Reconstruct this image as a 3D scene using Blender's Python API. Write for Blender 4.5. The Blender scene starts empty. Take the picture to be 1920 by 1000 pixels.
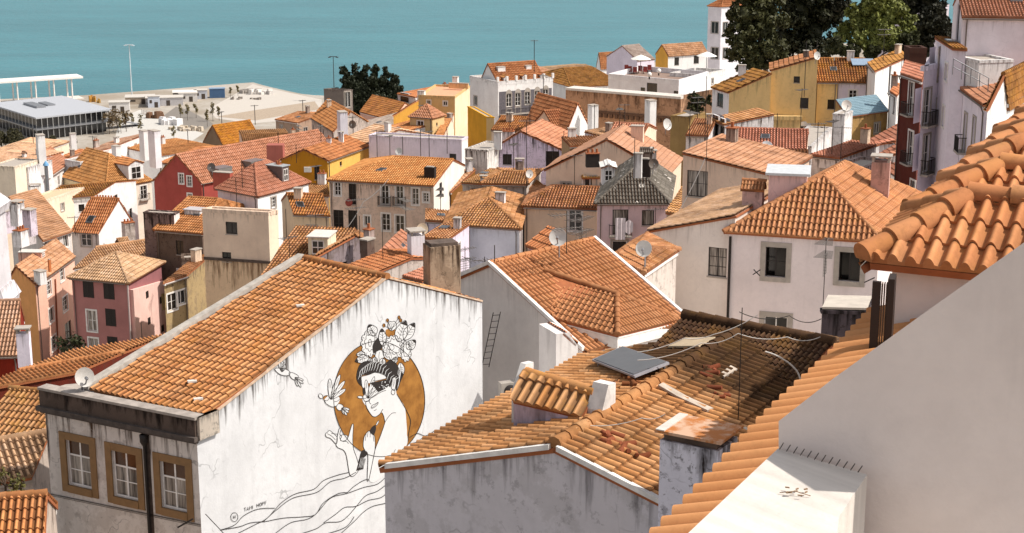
import bpy, math, random
import numpy as np
from mathutils import Vector
from mathutils.geometry import tessellate_polygon
R = math.radians
SC = bpy.context.scene
COL = SC.collection
rnd = random.Random(7)
RN = np.random.default_rng(11)

# ---------------------------------------------------------------- camera
F = 3000.0                     # focal length in pixels of a 1920 px wide frame
TH = math.atan(.25)            # looking down 14 degrees from the viewpoint
CT, ST = math.cos(TH), math.sin(TH)
CZ = 92.0                      # metres above the river
cd = bpy.data.cameras.new('camera')
cd.sensor_width = 36
cd.lens = F / 1920 * 36
cd.clip_start = .5
cd.clip_end = 60000
cam = bpy.data.objects.new('camera', cd)
COL.objects.link(cam)
cam.location = (0, 0, CZ)
cam.rotation_euler = (R(90) - TH, 0, 0)
SC.camera = cam

# ---------------------------------------------------------------- sky, sun, exposure
SUN_EL = R(50)
SUN_AZ = math.atan2(.99, -.10)          # clockwise from +Y: the sun stands to the right
W = bpy.data.worlds.new('World')
SC.world = W
W.use_nodes = True
wn = W.node_tree.nodes
sky = wn.new('ShaderNodeTexSky')
sky.sky_type = 'NISHITA'
sky.sun_disc = False
sky.sun_elevation = SUN_EL
sky.sun_rotation = SUN_AZ
sky.dust_density = 2.5
hsv = wn.new('ShaderNodeHueSaturation')
hsv.inputs['Saturation'].default_value = .28
W.node_tree.links.new(sky.outputs[0], hsv.inputs['Color'])
W.node_tree.links.new(hsv.outputs[0], wn['Background'].inputs[0])
wn['Background'].inputs[1].default_value = .135
sl = bpy.data.lights.new('sun', 'SUN')
sl.energy = 4.25
sl.angle = R(.5)
sl.color = (1, .94, .85)
sun = bpy.data.objects.new('sun', sl)
COL.objects.link(sun)
sv = Vector((math.sin(SUN_AZ) * math.cos(SUN_EL), math.cos(SUN_AZ) * math.cos(SUN_EL), math.sin(SUN_EL)))
sun.rotation_euler = sv.to_track_quat('Z', 'Y').to_euler()
sun.location = (60, 0, 160)
SC.view_settings.view_transform = 'Standard'
SC.view_settings.look = 'None'
SC.view_settings.exposure = .2
SC.view_settings.gamma = 1

# ---------------------------------------------------------------- points
def V3(*a): return np.array(a, float)
def unit(v):
    v = np.asarray(v, float)
    return v / max(np.linalg.norm(v), 1e-9)
CAM = V3(0, 0, CZ)
UP = V3(0, 0, 1)
def ray(u, v):
    a = (u - 960) / F
    b = (500 - v) / F
    y = CT + b * ST
    return V3(a / y, 1, (-ST + b * CT) / y)
def P(u, v, D): return CAM + ray(u, v) * D
def Pz(u, v, z):
    r = ray(u, v)
    return CAM + r * ((z - CZ) / r[2])
def Pp(u, v, p0, n):
    r = ray(u, v)
    return CAM + r * (np.dot(np.asarray(p0) - CAM, n) / np.dot(r, n))
def vz(p, v): return CZ + p[1] * ray(960, v)[2]      # height at which plan point p shows in row v
def fr(x0, y0, k): return lambda x, y: (x0 + x / k, y0 + y / k)
Z1 = fr(0, 100, 3.125); Z2 = fr(440, 80, 3.125); Z3 = fr(880, 80, 3.125); Z4 = fr(1320, 0, 2.5)
Y1 = fr(0, 340, 2.9417); Y2 = fr(440, 260, 3.125); Y3 = fr(880, 260, 3.125); Y4 = fr(1240, 240, 2.38)
X1 = fr(0, 640, 2.777); X2 = fr(400, 560, 2.272); X3 = fr(860, 430, 2.702); X4 = fr(700, 640, 2.778)
X5 = fr(1200, 540, 2.174); X6 = fr(1440, 160, 2.083)

# ---------------------------------------------------------------- mesh builder
class MB:
    def __init__(s): s.V = []; s.n = 0; s.F = []
    def add(s, V, Fc, uv=None, mat=0, smooth=False):
        V = np.asarray(V, float).reshape(-1, 3)
        Fc = np.asarray(Fc, int)
        if Fc.ndim == 1: Fc = Fc[None]
        if uv is None:          # metres along and metres below the top, for rain streaks
            q = V[Fc]; uv = np.stack([q[..., 0] + .83 * q[..., 1], V[:, 2].max() - q[..., 2]], -1)
        s.V.append(V); s.F.append((Fc + s.n, np.asarray(uv, float), mat, smooth)); s.n += len(V)
    def poly(s, pts, mat=0, uv=None):
        s.add(pts, list(range(len(pts))), None if uv is None else [uv], mat)
    def hexa(s, v8, mat=0):
        s.add(v8, [[0, 1, 2, 3], [7, 6, 5, 4], [0, 4, 5, 1], [1, 5, 6, 2], [2, 6, 7, 3], [3, 7, 4, 0]], None, mat)
    def obox(s, o, ax, ay, az, mat=0):          # box from corner o with three edge vectors
        o, ax, ay, az = (np.asarray(q, float) for q in (o, ax, ay, az))
        b = [o, o + ax, o + ax + ay, o + ay]
        s.hexa(b + [q + az for q in b], mat)
    def cbox(s, c, dx, dy, w, d, z0, z1, mat=0):      # upright box: centre, plan axes, sizes
        c = np.array([c[0], c[1], 0.])
        dx = unit([dx[0], dx[1], 0]) * w; dy = unit([dy[0], dy[1], 0]) * d
        s.obox(c - dx / 2 - dy / 2 + UP * z0, dx, dy, UP * (z1 - z0), mat)
    def prism(s, pts, vec, mat=0, mat2=None):
        pts = [np.asarray(p, float) for p in pts]; n = len(pts)
        q = [p + vec for p in pts]
        s.poly(pts, mat); s.poly(q[::-1], mat)
        for i in range(n):
            j = (i + 1) % n
            s.poly([pts[i], pts[j], q[j], q[i]], mat if mat2 is None else mat2)
    def tube(s, pts, r, n=6, mat=0, r1=None, smooth=True):
        pts = [np.asarray(p, float) for p in pts]; m = len(pts)
        vs = []
        for i, p in enumerate(pts):
            t = unit(pts[min(i + 1, m - 1)] - pts[max(i - 1, 0)])
            e = unit(np.cross(t, UP if abs(t[2]) < .9 else V3(1, 0, 0))); f = np.cross(t, e)
            rr = r if r1 is None else r + (r1 - r) * i / (m - 1)
            for k in range(n):
                a = 2 * math.pi * k / n
                vs.append(p + rr * (math.cos(a) * e + math.sin(a) * f))
        fs = [[i * n + k, i * n + (k + 1) % n, (i + 1) * n + (k + 1) % n, (i + 1) * n + k] for i in range(m - 1) for k in range(n)]
        s.add(vs, fs, None, mat, smooth)
        s.poly(vs[:n][::-1], mat); s.poly(vs[-n:], mat)
    def lathe(s, c, prof, n=12, mat=0, smooth=True, axis=None):
        c = np.asarray(c, float)
        az = UP if axis is None else unit(axis)
        ex = unit(np.cross(az, V3(.3, 1, .1))); ey = np.cross(az, ex)
        vs = [c + az * z + r * (math.cos(2 * math.pi * k / n) * ex + math.sin(2 * math.pi * k / n) * ey) for r, z in prof for k in range(n)]
        fs = [[i * n + k, i * n + (k + 1) % n, (i + 1) * n + (k + 1) % n, (i + 1) * n + k] for i in range(len(prof) - 1) for k in range(n)]
        s.add(vs, fs, None, mat, smooth)
    def build(s, name, mats, parent=None, loc=None):
        loc = np.asarray(parent_loc(parent) if loc is None else loc, float)
        me = bpy.data.meshes.new(name)
        V = np.concatenate(s.V) - loc
        me.vertices.add(len(V)); me.vertices.foreach_set('co', V.ravel())
        li = np.concatenate([f.ravel() for f, *_ in s.F])
        tot = np.concatenate([np.full(f.shape[0], f.shape[1]) for f, *_ in s.F])
        st = np.concatenate([[0], np.cumsum(tot)[:-1]])
        me.loops.add(len(li)); me.loops.foreach_set('vertex_index', li.astype(np.int32))
        me.polygons.add(len(tot)); me.polygons.foreach_set('loop_start', st.astype(np.int32))
        me.polygons.foreach_set('material_index', np.concatenate([np.full(f.shape[0], m) for f, _, m, _ in s.F]).astype(np.int32))
        me.polygons.foreach_set('use_smooth', np.concatenate([np.full(f.shape[0], sm) for f, _, _, sm in s.F]).astype(bool))
        ul = me.uv_layers.new(name='UVMap')
        ul.data.foreach_set('uv', np.concatenate([u.reshape(-1, 2) for _, u, _, _ in s.F]).ravel())
        for m in (mats if isinstance(mats, (list, tuple)) else [mats]): me.materials.append(m)
        me.update(calc_edges=True)
        o = bpy.data.objects.new(name, me); COL.objects.link(o)
        if parent is not None: o.parent = parent
        else: o.location = loc
        return o
def parent_loc(p):
    if p is None: return V3(0, 0, 0)
    l = V3(0, 0, 0)
    while p is not None:
        l = l + np.array(p.location); p = p.parent
    return l
def tag(o, label, cat, group=None, kind=None):
    if label: o['label'] = label
    if cat: o['category'] = cat
    if group: o['group'] = group
    if kind: o['kind'] = kind
    return o
def thing(name, label, cat, loc, group=None):
    o = bpy.data.objects.new(name, None); COL.objects.link(o)
    o.location = [float(q) for q in loc]; o.empty_display_size = .3
    return tag(o, label, cat, group)
def struct(o):
    o['kind'] = 'structure'; return o

# ---------------------------------------------------------------- materials
def lin(h):
    h = h.lstrip('#')
    c = [int(h[i:i + 2], 16) / 255 for i in (0, 2, 4)]
    return tuple((q / 12.92 if q < .04045 else ((q + .055) / 1.055) ** 2.4) for q in c)
MATS = {}
class NT:
    def __init__(s, name):
        s.m = bpy.data.materials.new(name); s.m.use_nodes = True
        s.t = s.m.node_tree; s.b = s.t.nodes['Principled BSDF']
    def n(s, typ, **kw):
        nd = s.t.nodes.new('ShaderNode' + typ)
        for k, v in kw.items(): setattr(nd, k, v)
        return nd
    def l(s, a, b): s.t.links.new(a, b)
    def set(s, sock, v):
        if hasattr(v, 'is_linked') or hasattr(v, 'links'): s.l(v, sock)
        else: sock.default_value = v
    def math(s, op, a, b=None, clamp=False):
        nd = s.n('Math', operation=op, use_clamp=clamp)
        s.set(nd.inputs[0], a)
        if b is not None: s.set(nd.inputs[1], b)
        return nd.outputs[0]
    def mapr(s, v, a, b, c=0., d=1.):
        nd = s.n('MapRange'); s.set(nd.inputs[0], v)
        for i, q in enumerate((a, b, c, d)): nd.inputs[i + 1].default_value = q
        return nd.outputs[0]
    def mix(s, f, a, b, bt='MIX'):
        nd = s.n('MixRGB', blend_type=bt)
        s.set(nd.inputs[0], f)
        for i, q in ((1, a), (2, b)):
            s.set(nd.inputs[i], q if hasattr(q, 'links') else (*q[:3], 1))
        return nd.outputs[0]
    def noise(s, vec, scale, detail=4., rough=.55):
        nd = s.n('TexNoise'); s.l(vec, nd.inputs['Vector'])
        nd.inputs['Scale'].default_value = scale; nd.inputs['Detail'].default_value = detail
        nd.inputs['Roughness'].default_value = rough
        return nd.outputs[0]
    def scale(s, vec, v3):
        nd = s.n('Mapping'); s.l(vec, nd.inputs[0]); nd.inputs['Scale'].default_value = v3
        return nd.outputs[0]
    def coord(s, w='Object'): return s.n('TexCoord').outputs[w]
    def bump(s, h, strength=.3, dist=.02):
        nd = s.n('Bump'); nd.inputs['Strength'].default_value = strength; nd.inputs['Distance'].default_value = dist
        s.l(h, nd.inputs['Height']); s.l(nd.outputs[0], s.b.inputs['Normal'])
    def fin(s, col, rough=.85, spec=.3):
        s.set(s.b.inputs['Base Color'], col if hasattr(col, 'links') else (*col[:3], 1))
        s.set(s.b.inputs['Roughness'], rough)
        s.b.inputs['Specular IOR Level'].default_value = spec
        return s.m
def plain(name, hexc, rough=.7, metal=0., spec=.4, var=.12):
    key = ('p', name)
    if key in MATS: return MATS[key]
    t = NT(name); c = lin(hexc)
    nz = t.noise(t.coord(), 3.5, 5)
    col = t.mix(t.mapr(nz, .3, .7), [q * (1 - var) for q in c], [min(q * (1 + var), .9) for q in c])
    t.b.inputs['Metallic'].default_value = metal
    MATS[key] = t.fin(col, rough, spec)
    return MATS[key]
def plaster(hexc, stain=.25, peel=.0, length=1.6, scol='4a3a30', pcol='6d5f55', k=1., gain=1.42):
    key = ('w', hexc, stain, peel, length, scol, pcol, k, gain)
    if key in MATS: return MATS[key]
    t = NT('plaster'); c = lin(hexc); c = [q * min(gain, .87 / max(c)) for q in c]
    ob = t.coord(); uv = t.coord('UV')
    inf = t.n('ObjectInfo')
    ofs = t.n('VectorMath', operation='ADD'); t.l(ob, ofs.inputs[0])
    ov = t.n('CombineXYZ'); t.l(t.math('MULTIPLY', inf.outputs['Random'], 40.), ov.inputs[0]); t.l(ov.outputs[0], ofs.inputs[1])
    ob = ofs.outputs[0]
    n1 = t.noise(ob, .45 * k, 5, .6)
    n2 = t.noise(ob, 5. * k, 4)
    base = t.mix(t.mapr(n1, .3, .72), [q * .84 for q in c], [min(q * 1.06, .9) for q in c])
    base = t.mix(t.math('MULTIPLY', t.mapr(n2, .45, .75), .18), base, [q * .7 for q in c])
    # rain streaks hanging from the top edge of the wall (uv.y = metres below it)
    st = t.noise(t.scale(uv, (4.2 * k, .3 * k, 1)), 1., 5, .62)
    sep = t.n('SeparateXYZ'); t.l(uv, sep.inputs[0])
    fall = t.mapr(sep.outputs[1], 0., length, 1., 0.)
    m = t.math('MULTIPLY', t.mapr(t.math('ADD', st, t.math('MULTIPLY', fall, .26)), .68, .88), t.mapr(fall, 0., .4))
    base = t.mix(t.math('MULTIPLY', m, stain * 1.5, True), base, lin(scol))
    # long faint streaks over the whole face
    st2 = t.noise(t.scale(uv, (1.4, .09, 1)), 1., 4, .6)
    base = t.mix(t.math('MULTIPLY', t.mapr(st2, .52, .75), .22 + .3 * stain, True), base, [q * .62 for q in c])
    if peel > 0:
        pn = t.noise(ob, .9 * k, 6, .7)
        base = t.mix(t.math('MULTIPLY', t.mapr(pn, .51, .58), peel, True), base, lin(pcol))
        pn2 = t.noise(ob, 3.1 * k, 6, .75)
        base = t.mix(t.math('MULTIPLY', t.mapr(pn2, .565, .61), peel, True), base, lin('2b2420'))
    # hairline cracks and grey blotches
    vo = t.n('TexVoronoi', feature='DISTANCE_TO_EDGE'); vo.inputs['Scale'].default_value = .55 * k
    wv = t.n('VectorMath', operation='ADD'); t.l(ob, wv.inputs[0]); nn_ = t.n('TexNoise'); nn_.inputs['Scale'].default_value = 1.6; t.l(ob, nn_.inputs['Vector']); t.l(nn_.outputs[1], wv.inputs[1]); t.l(wv.outputs[0], vo.inputs['Vector'])
    ck = t.math('MULTIPLY', t.mapr(vo.outputs['Distance'], .004, .012, 1., 0.), t.mapr(t.noise(ob, .7, 3), .52, .6))
    base = t.mix(t.math('MULTIPLY', ck, min(.7, .8 * stain) if stain > .15 else 0., True), base, [q * .4 for q in c])
    base = t.mix(t.math('MULTIPLY', t.mapr(t.noise(ob, 1.7 * k, 6, .7), .52, .66), .1 + .25 * min(stain, .8), True), base, [q * .68 for q in c])
    t.bump(t.math('ADD', t.noise(ob, 14., 5), t.math('MULTIPLY', t.noise(ob, 1.3, 3), 2.5)), .3, .02)
    MATS[key] = t.fin(base, .92, .15)
    return MATS[key]
def tilemat(key, c1, c2, c3, dirt=.35, lichen=0., dcol='4a3020', lcol='c08a28', white=0., grime=1., spot=None):
    k = ('t', key)
    if k in MATS: return MATS[k]
    t = NT('roof_tile'); uv = t.coord('UV'); ob = t.coord()
    fl = t.n('VectorMath', operation='FLOOR'); t.l(uv, fl.inputs[0])
    inf = t.n('ObjectInfo')
    wn_ = t.n('TexWhiteNoise', noise_dimensions='4D'); t.l(fl.outputs[0], wn_.inputs['Vector']); t.l(inf.outputs['Random'], wn_.inputs['W'])
    rp = t.n('ValToRGB'); t.l(wn_.outputs['Value'], rp.inputs[0])
    el = rp.color_ramp.elements
    m_ = lin(c2); el[0].color = (*[q * .65 + w * .35 for q, w in zip(lin(c1), m_)], 1); el[1].color = (*[q * .65 + w * .35 for q, w in zip(lin(c3), m_)], 1)
    e = el.new(.5); e.color = (*lin(c2), 1)
    n1 = t.noise(ob, .55, 6, .65)
    col = t.mix(t.math('MULTIPLY', t.mapr(n1, .44, .68), dirt, True), rp.outputs[0], lin(dcol))
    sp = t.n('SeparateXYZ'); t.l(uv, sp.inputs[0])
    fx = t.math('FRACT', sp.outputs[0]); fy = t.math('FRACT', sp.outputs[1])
    # pan dirt, plus gap and lap shade painted into the tile colour
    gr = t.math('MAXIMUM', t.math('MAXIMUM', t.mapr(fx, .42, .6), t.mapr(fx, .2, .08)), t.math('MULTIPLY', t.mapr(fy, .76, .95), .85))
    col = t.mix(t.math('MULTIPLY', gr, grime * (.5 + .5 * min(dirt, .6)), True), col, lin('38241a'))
    n2 = t.noise(ob, 7., 5, .7)
    col = t.mix(t.math('MULTIPLY', t.mapr(n2, .5, .72), .45 * dirt + .1, True), col, lin(dcol))
    if spot:               # an old sooty patch round one place of the roof
        gp = t.n('NewGeometry'); ds_ = t.n('VectorMath', operation='DISTANCE'); t.l(gp.outputs['Position'], ds_.inputs[0]); ds_.inputs[1].default_value = spot[:3]
        f_ = t.math('ADD', ds_.outputs['Value'], t.math('MULTIPLY', t.noise(gp.outputs['Position'], .9, 6, .7), 3.2))
        col = t.mix(t.mapr(f_, spot[3] + 1.2, spot[3] + 2.6, .88, 0.), col, lin('2e2119'))
    if lichen > 0:
        n3 = t.noise(ob, 1.3, 6, .7)
        col = t.mix(t.math('MULTIPLY', t.mapr(n3, .5, .62), lichen, True), col, lin(lcol))
    if white > 0:
        n4 = t.noise(ob, 1.1, 3, .5)
        col = t.mix(t.math('MULTIPLY', t.mapr(n4, .64, .67), white, True), col, lin('d8d0c8'))
    t.bump(t.noise(ob, 30., 4), .2, .01)
    hv = t.n('HueSaturation'); t.l(col, hv.inputs['Color'])
    t.l(t.mapr(inf.outputs['Random'], 0, 1, .84, 1.1), hv.inputs['Value']); t.l(t.mapr(t.math('FRACT', t.math('MULTIPLY', inf.outputs['Random'], 7.3)), 0, 1, .492, .508), hv.inputs['Hue'])
    MATS[k] = t.fin(hv.outputs[0], .92, .08)
    return MATS[k]
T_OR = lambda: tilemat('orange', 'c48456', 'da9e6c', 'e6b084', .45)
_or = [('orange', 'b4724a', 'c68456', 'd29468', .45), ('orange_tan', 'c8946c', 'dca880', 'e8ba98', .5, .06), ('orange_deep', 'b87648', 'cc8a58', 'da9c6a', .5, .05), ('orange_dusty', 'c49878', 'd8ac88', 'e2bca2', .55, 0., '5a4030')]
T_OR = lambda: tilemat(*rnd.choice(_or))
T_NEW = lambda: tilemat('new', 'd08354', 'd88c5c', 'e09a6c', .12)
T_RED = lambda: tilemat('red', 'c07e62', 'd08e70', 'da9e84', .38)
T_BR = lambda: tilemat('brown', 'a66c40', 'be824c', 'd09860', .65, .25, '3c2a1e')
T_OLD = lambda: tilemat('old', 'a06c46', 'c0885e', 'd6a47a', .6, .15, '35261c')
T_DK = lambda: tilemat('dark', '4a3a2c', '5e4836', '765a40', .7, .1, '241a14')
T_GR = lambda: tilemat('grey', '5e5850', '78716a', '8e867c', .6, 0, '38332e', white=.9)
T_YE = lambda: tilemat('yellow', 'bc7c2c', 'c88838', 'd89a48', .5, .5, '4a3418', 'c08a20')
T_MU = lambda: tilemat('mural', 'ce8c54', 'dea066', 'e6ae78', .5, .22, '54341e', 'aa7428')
G = dict(
    stone=lambda: plain('stone_trim', 'a39a90'), white=lambda: plain('white_paint', 'e6e2de', .5),
    dark=lambda: plain('dark_paint', '2a221e', .6), glass=None)
def glass():
    if 'glass' in MATS: return MATS['glass']
    t = NT('window_glass')
    n = t.noise(t.coord(), .8, 2)
    MATS['glass'] = t.fin(t.mix(n, lin('14120f'), lin('3a3633')), .08, .5)
    return MATS['glass']
def curtain_glass():
    if 'cg' in MATS: return MATS['cg']
    t = NT('curtained_glass')
    n = t.noise(t.scale(t.coord(), (9, 9, .6)), 1., 3)
    MATS['cg'] = t.fin(t.mix(t.mapr(n, .35, .65), lin('4a423c'), lin('b0a69c')), .12, .5)
    return MATS['cg']
STONE = plain('stone_trim', 'a89e94'); WHITE = plain('white_paint', 'e4dfda', .5); DARK = plain('dark_paint', '2b2320', .6)
GLASS = glass(); CURT = curtain_glass(); METAL = plain('grey_metal', '8f9094', .4, .6); IRON = plain('dark_iron', '241d1a', .5, .2)
CEMENT = plain('cement', 'a79d93', .9); LIGHTC = plain('pale_cement', 'cdc5bd', .9); TERRA = plain('terracotta_edge', '9c5c38', .85)
SOOT = plain('sooty_render', '5a4c44', .95, var=.4)

# ---------------------------------------------------------------- tiled roof planes
def tile_plane(mb, poly, tw=.22, tl=.38, amp=.055, step=.035, ns=5, lift=.03, mat=0, jit=1., slab=.1, smat=1, cov=.66):
    poly = [np.asarray(p, float) for p in poly]
    o = poly[0]; ex = unit(poly[1] - poly[0])
    n = unit(np.cross(ex, poly[2] - poly[0]))
    if n[2] < 0: n = -n
    ey = np.cross(n, ex)
    if ey[2] < 0: ey = -ey
    p2 = np.array([[np.dot(p - o, ex), np.dot(p - o, ey)] for p in poly])
    if slab: mb.prism([p - n * .012 for p in poly], -n * slab, smat)
    smin, smax = p2[:, 0].min(), p2[:, 0].max()
    tmin, tmax = p2[:, 1].min(), p2[:, 1].max()
    nt = max(1, int(math.ceil((smax - smin) / tw)))
    S = smin + (smax - smin) * np.linspace(0, 1, nt * ns + 1)
    S[0] += 1e-5; S[-1] -= 1e-5
    t0 = np.full(len(S), 1e9); t1 = np.full(len(S), -1e9)
    for i in range(len(p2)):
        a, b = p2[i], p2[(i + 1) % len(p2)]
        if abs(a[0] - b[0]) < 1e-6: continue
        lo, hi = min(a[0], b[0]), max(a[0], b[0])
        k = (S >= lo - 1e-6) & (S <= hi + 1e-6)
        t = a[1] + (S - a[0]) / (b[0] - a[0]) * (b[1] - a[1])
        t0[k] = np.minimum(t0[k], t[k]); t1[k] = np.maximum(t1[k], t[k])
    K = max(1, int(math.ceil((tmax - tmin) / tl)))
    col = np.minimum(np.arange(len(S)) // ns, nt - 1)
    x = (np.arange(len(S)) % ns) / ns
    prof = np.where(x < cov, amp * np.sin(np.pi * np.clip(x / cov, 0, 1)) ** .75, -amp * .12 * np.sin(np.pi * np.clip((x - cov) / (1 - cov), 0, 1)))
    tk = tmin + np.arange(K)[:, None] * tl
    jd = (RN.random((K, nt))[:, col] - .5) * .012 * jit
    jz = (RN.random((K, nt))[:, col] - .5) * .007 * jit
    jd[0] *= .6
    lo = np.clip(tk + jd, t0[None], t1[None]); hi = np.clip(tk + tl + .01, t0[None], t1[None])
    flo = np.clip((lo - tk) / tl, 0, 1); fhi = np.clip((hi - tk) / tl, 0, 1)
    hl = lift + prof[None] + step * (1 - flo) + jz
    hh = lift + prof[None] + step * (1 - fhi) + jz - .004
    def w(t, h): return o + S[None, :, None] * ex + t[:, :, None] * ey + h[:, :, None] * n
    ph = rnd.uniform(0, 6); sg = lambda t: .022 * np.sin(1.1 * S[None] + ph) * np.sin(.8 * t + 2 * ph) * (slab > 0)
    hl = hl + sg(lo); hh = hh + sg(hi)
    Vl, Vh = w(lo, hl), w(hi, hh)
    N = len(S)
    idx = np.arange(K * N).reshape(K, N)
    ok = ((hi - lo)[:, :-1] > 1e-4) | ((hi - lo)[:, 1:] > 1e-4)
    a, b = idx[:, :-1][ok], idx[:, 1:][ok]
    nv = K * N
    Fq = np.stack([a, b, b + nv, a + nv], 1)
    kk = np.repeat(np.arange(K)[:, None], N - 1, 1)[ok]
    ii = np.repeat(np.arange(N - 1)[None], K, 0)[ok]
    uu0 = ii // ns + .05 + (ii % ns) / ns * .9; uu1 = uu0 + .9 / ns
    of = rnd.randrange(500)
    uv = np.stack([np.stack([uu0 + of, kk + .05], 1), np.stack([uu1 + of, kk + .05], 1), np.stack([uu1 + of, kk + .95], 1), np.stack([uu0 + of, kk + .95], 1)], 1)
    mb.add(np.concatenate([Vl.reshape(-1, 3), Vh.reshape(-1, 3)]), Fq, uv, mat, True)
    # the open lower ends of the tiles
    Vb = w(lo, np.where(np.arange(K)[:, None] == 0, 0., lift + prof[None] - .006) + 0 * lo)
    ok2 = ok & ((tk + tl * .9 > t0[None])[:, :-1]) & ((tk < t1[None])[:, :-1])
    a, b = idx[:, :-1][ok2], idx[:, 1:][ok2]
    kk = np.repeat(np.arange(K)[:, None], N - 1, 1)[ok2]; ii = np.repeat(np.arange(N - 1)[None], K, 0)[ok2]
    uv = np.repeat(np.stack([ii // ns + .5 + of, kk + .5], 1)[:, None], 4, 1)
    mb.add(np.concatenate([Vl.reshape(-1, 3), Vb.reshape(-1, 3)]), np.stack([a + nv, b + nv, b, a], 1), uv, mat, False)
    return n
def caps(mb, p, q, r=.13, seg=.42, n=7, mat=0, lift=.05, sub=True, fl=.12):
    p = np.asarray(p, float) + UP * lift; q = np.asarray(q, float) + UP * lift
    L = np.linalg.norm(q - p); t = (q - p) / L
    m = max(1, int(round(L / seg))) if sub else 1
    e = unit(np.cross(t, UP)); f = np.cross(e, t)
    if f[2] < 0: f = -f
    an = np.linspace(-.15 * math.pi, 1.15 * math.pi, n)
    up = t[2] < 0          # always lay the wide end down-slope
    for i in range(m):
        a, b = p + t * (L * i / m), p + t * (L * (i + 1) / m + .05)
        ra, rb = (r * (1 + fl), r * (1 - fl * .9)) if not up else (r * (1 - fl * .9), r * (1 + fl))
        jz = UP * rnd.uniform(-.008, .008)
        vs = [c + jz + rr * (math.cos(w) * e + math.sin(w) * f) for c, rr in ((a, ra), (b, rb)) for w in an]
        fs = [[k, k + 1, n + k + 1, n + k] for k in range(n - 1)]
        u0 = rnd.randrange(900) + .5
        mb.add(vs, fs, np.full((n - 1, 4, 2), u0), mat, True)
        for c0 in (0, n):
            mb.add([vs[c0 + k] for k in range(n)], list(range(n)), np.full((1, n, 2), u0), mat)
# ---------------------------------------------------------------- terrain height
def ground(x, y):
    h = np.interp(y, [-40, 8, 50, 200, 330, 460, 520], [14, 16, 34, 62, 77, 88.6, 89])
    return CZ - h
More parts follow.
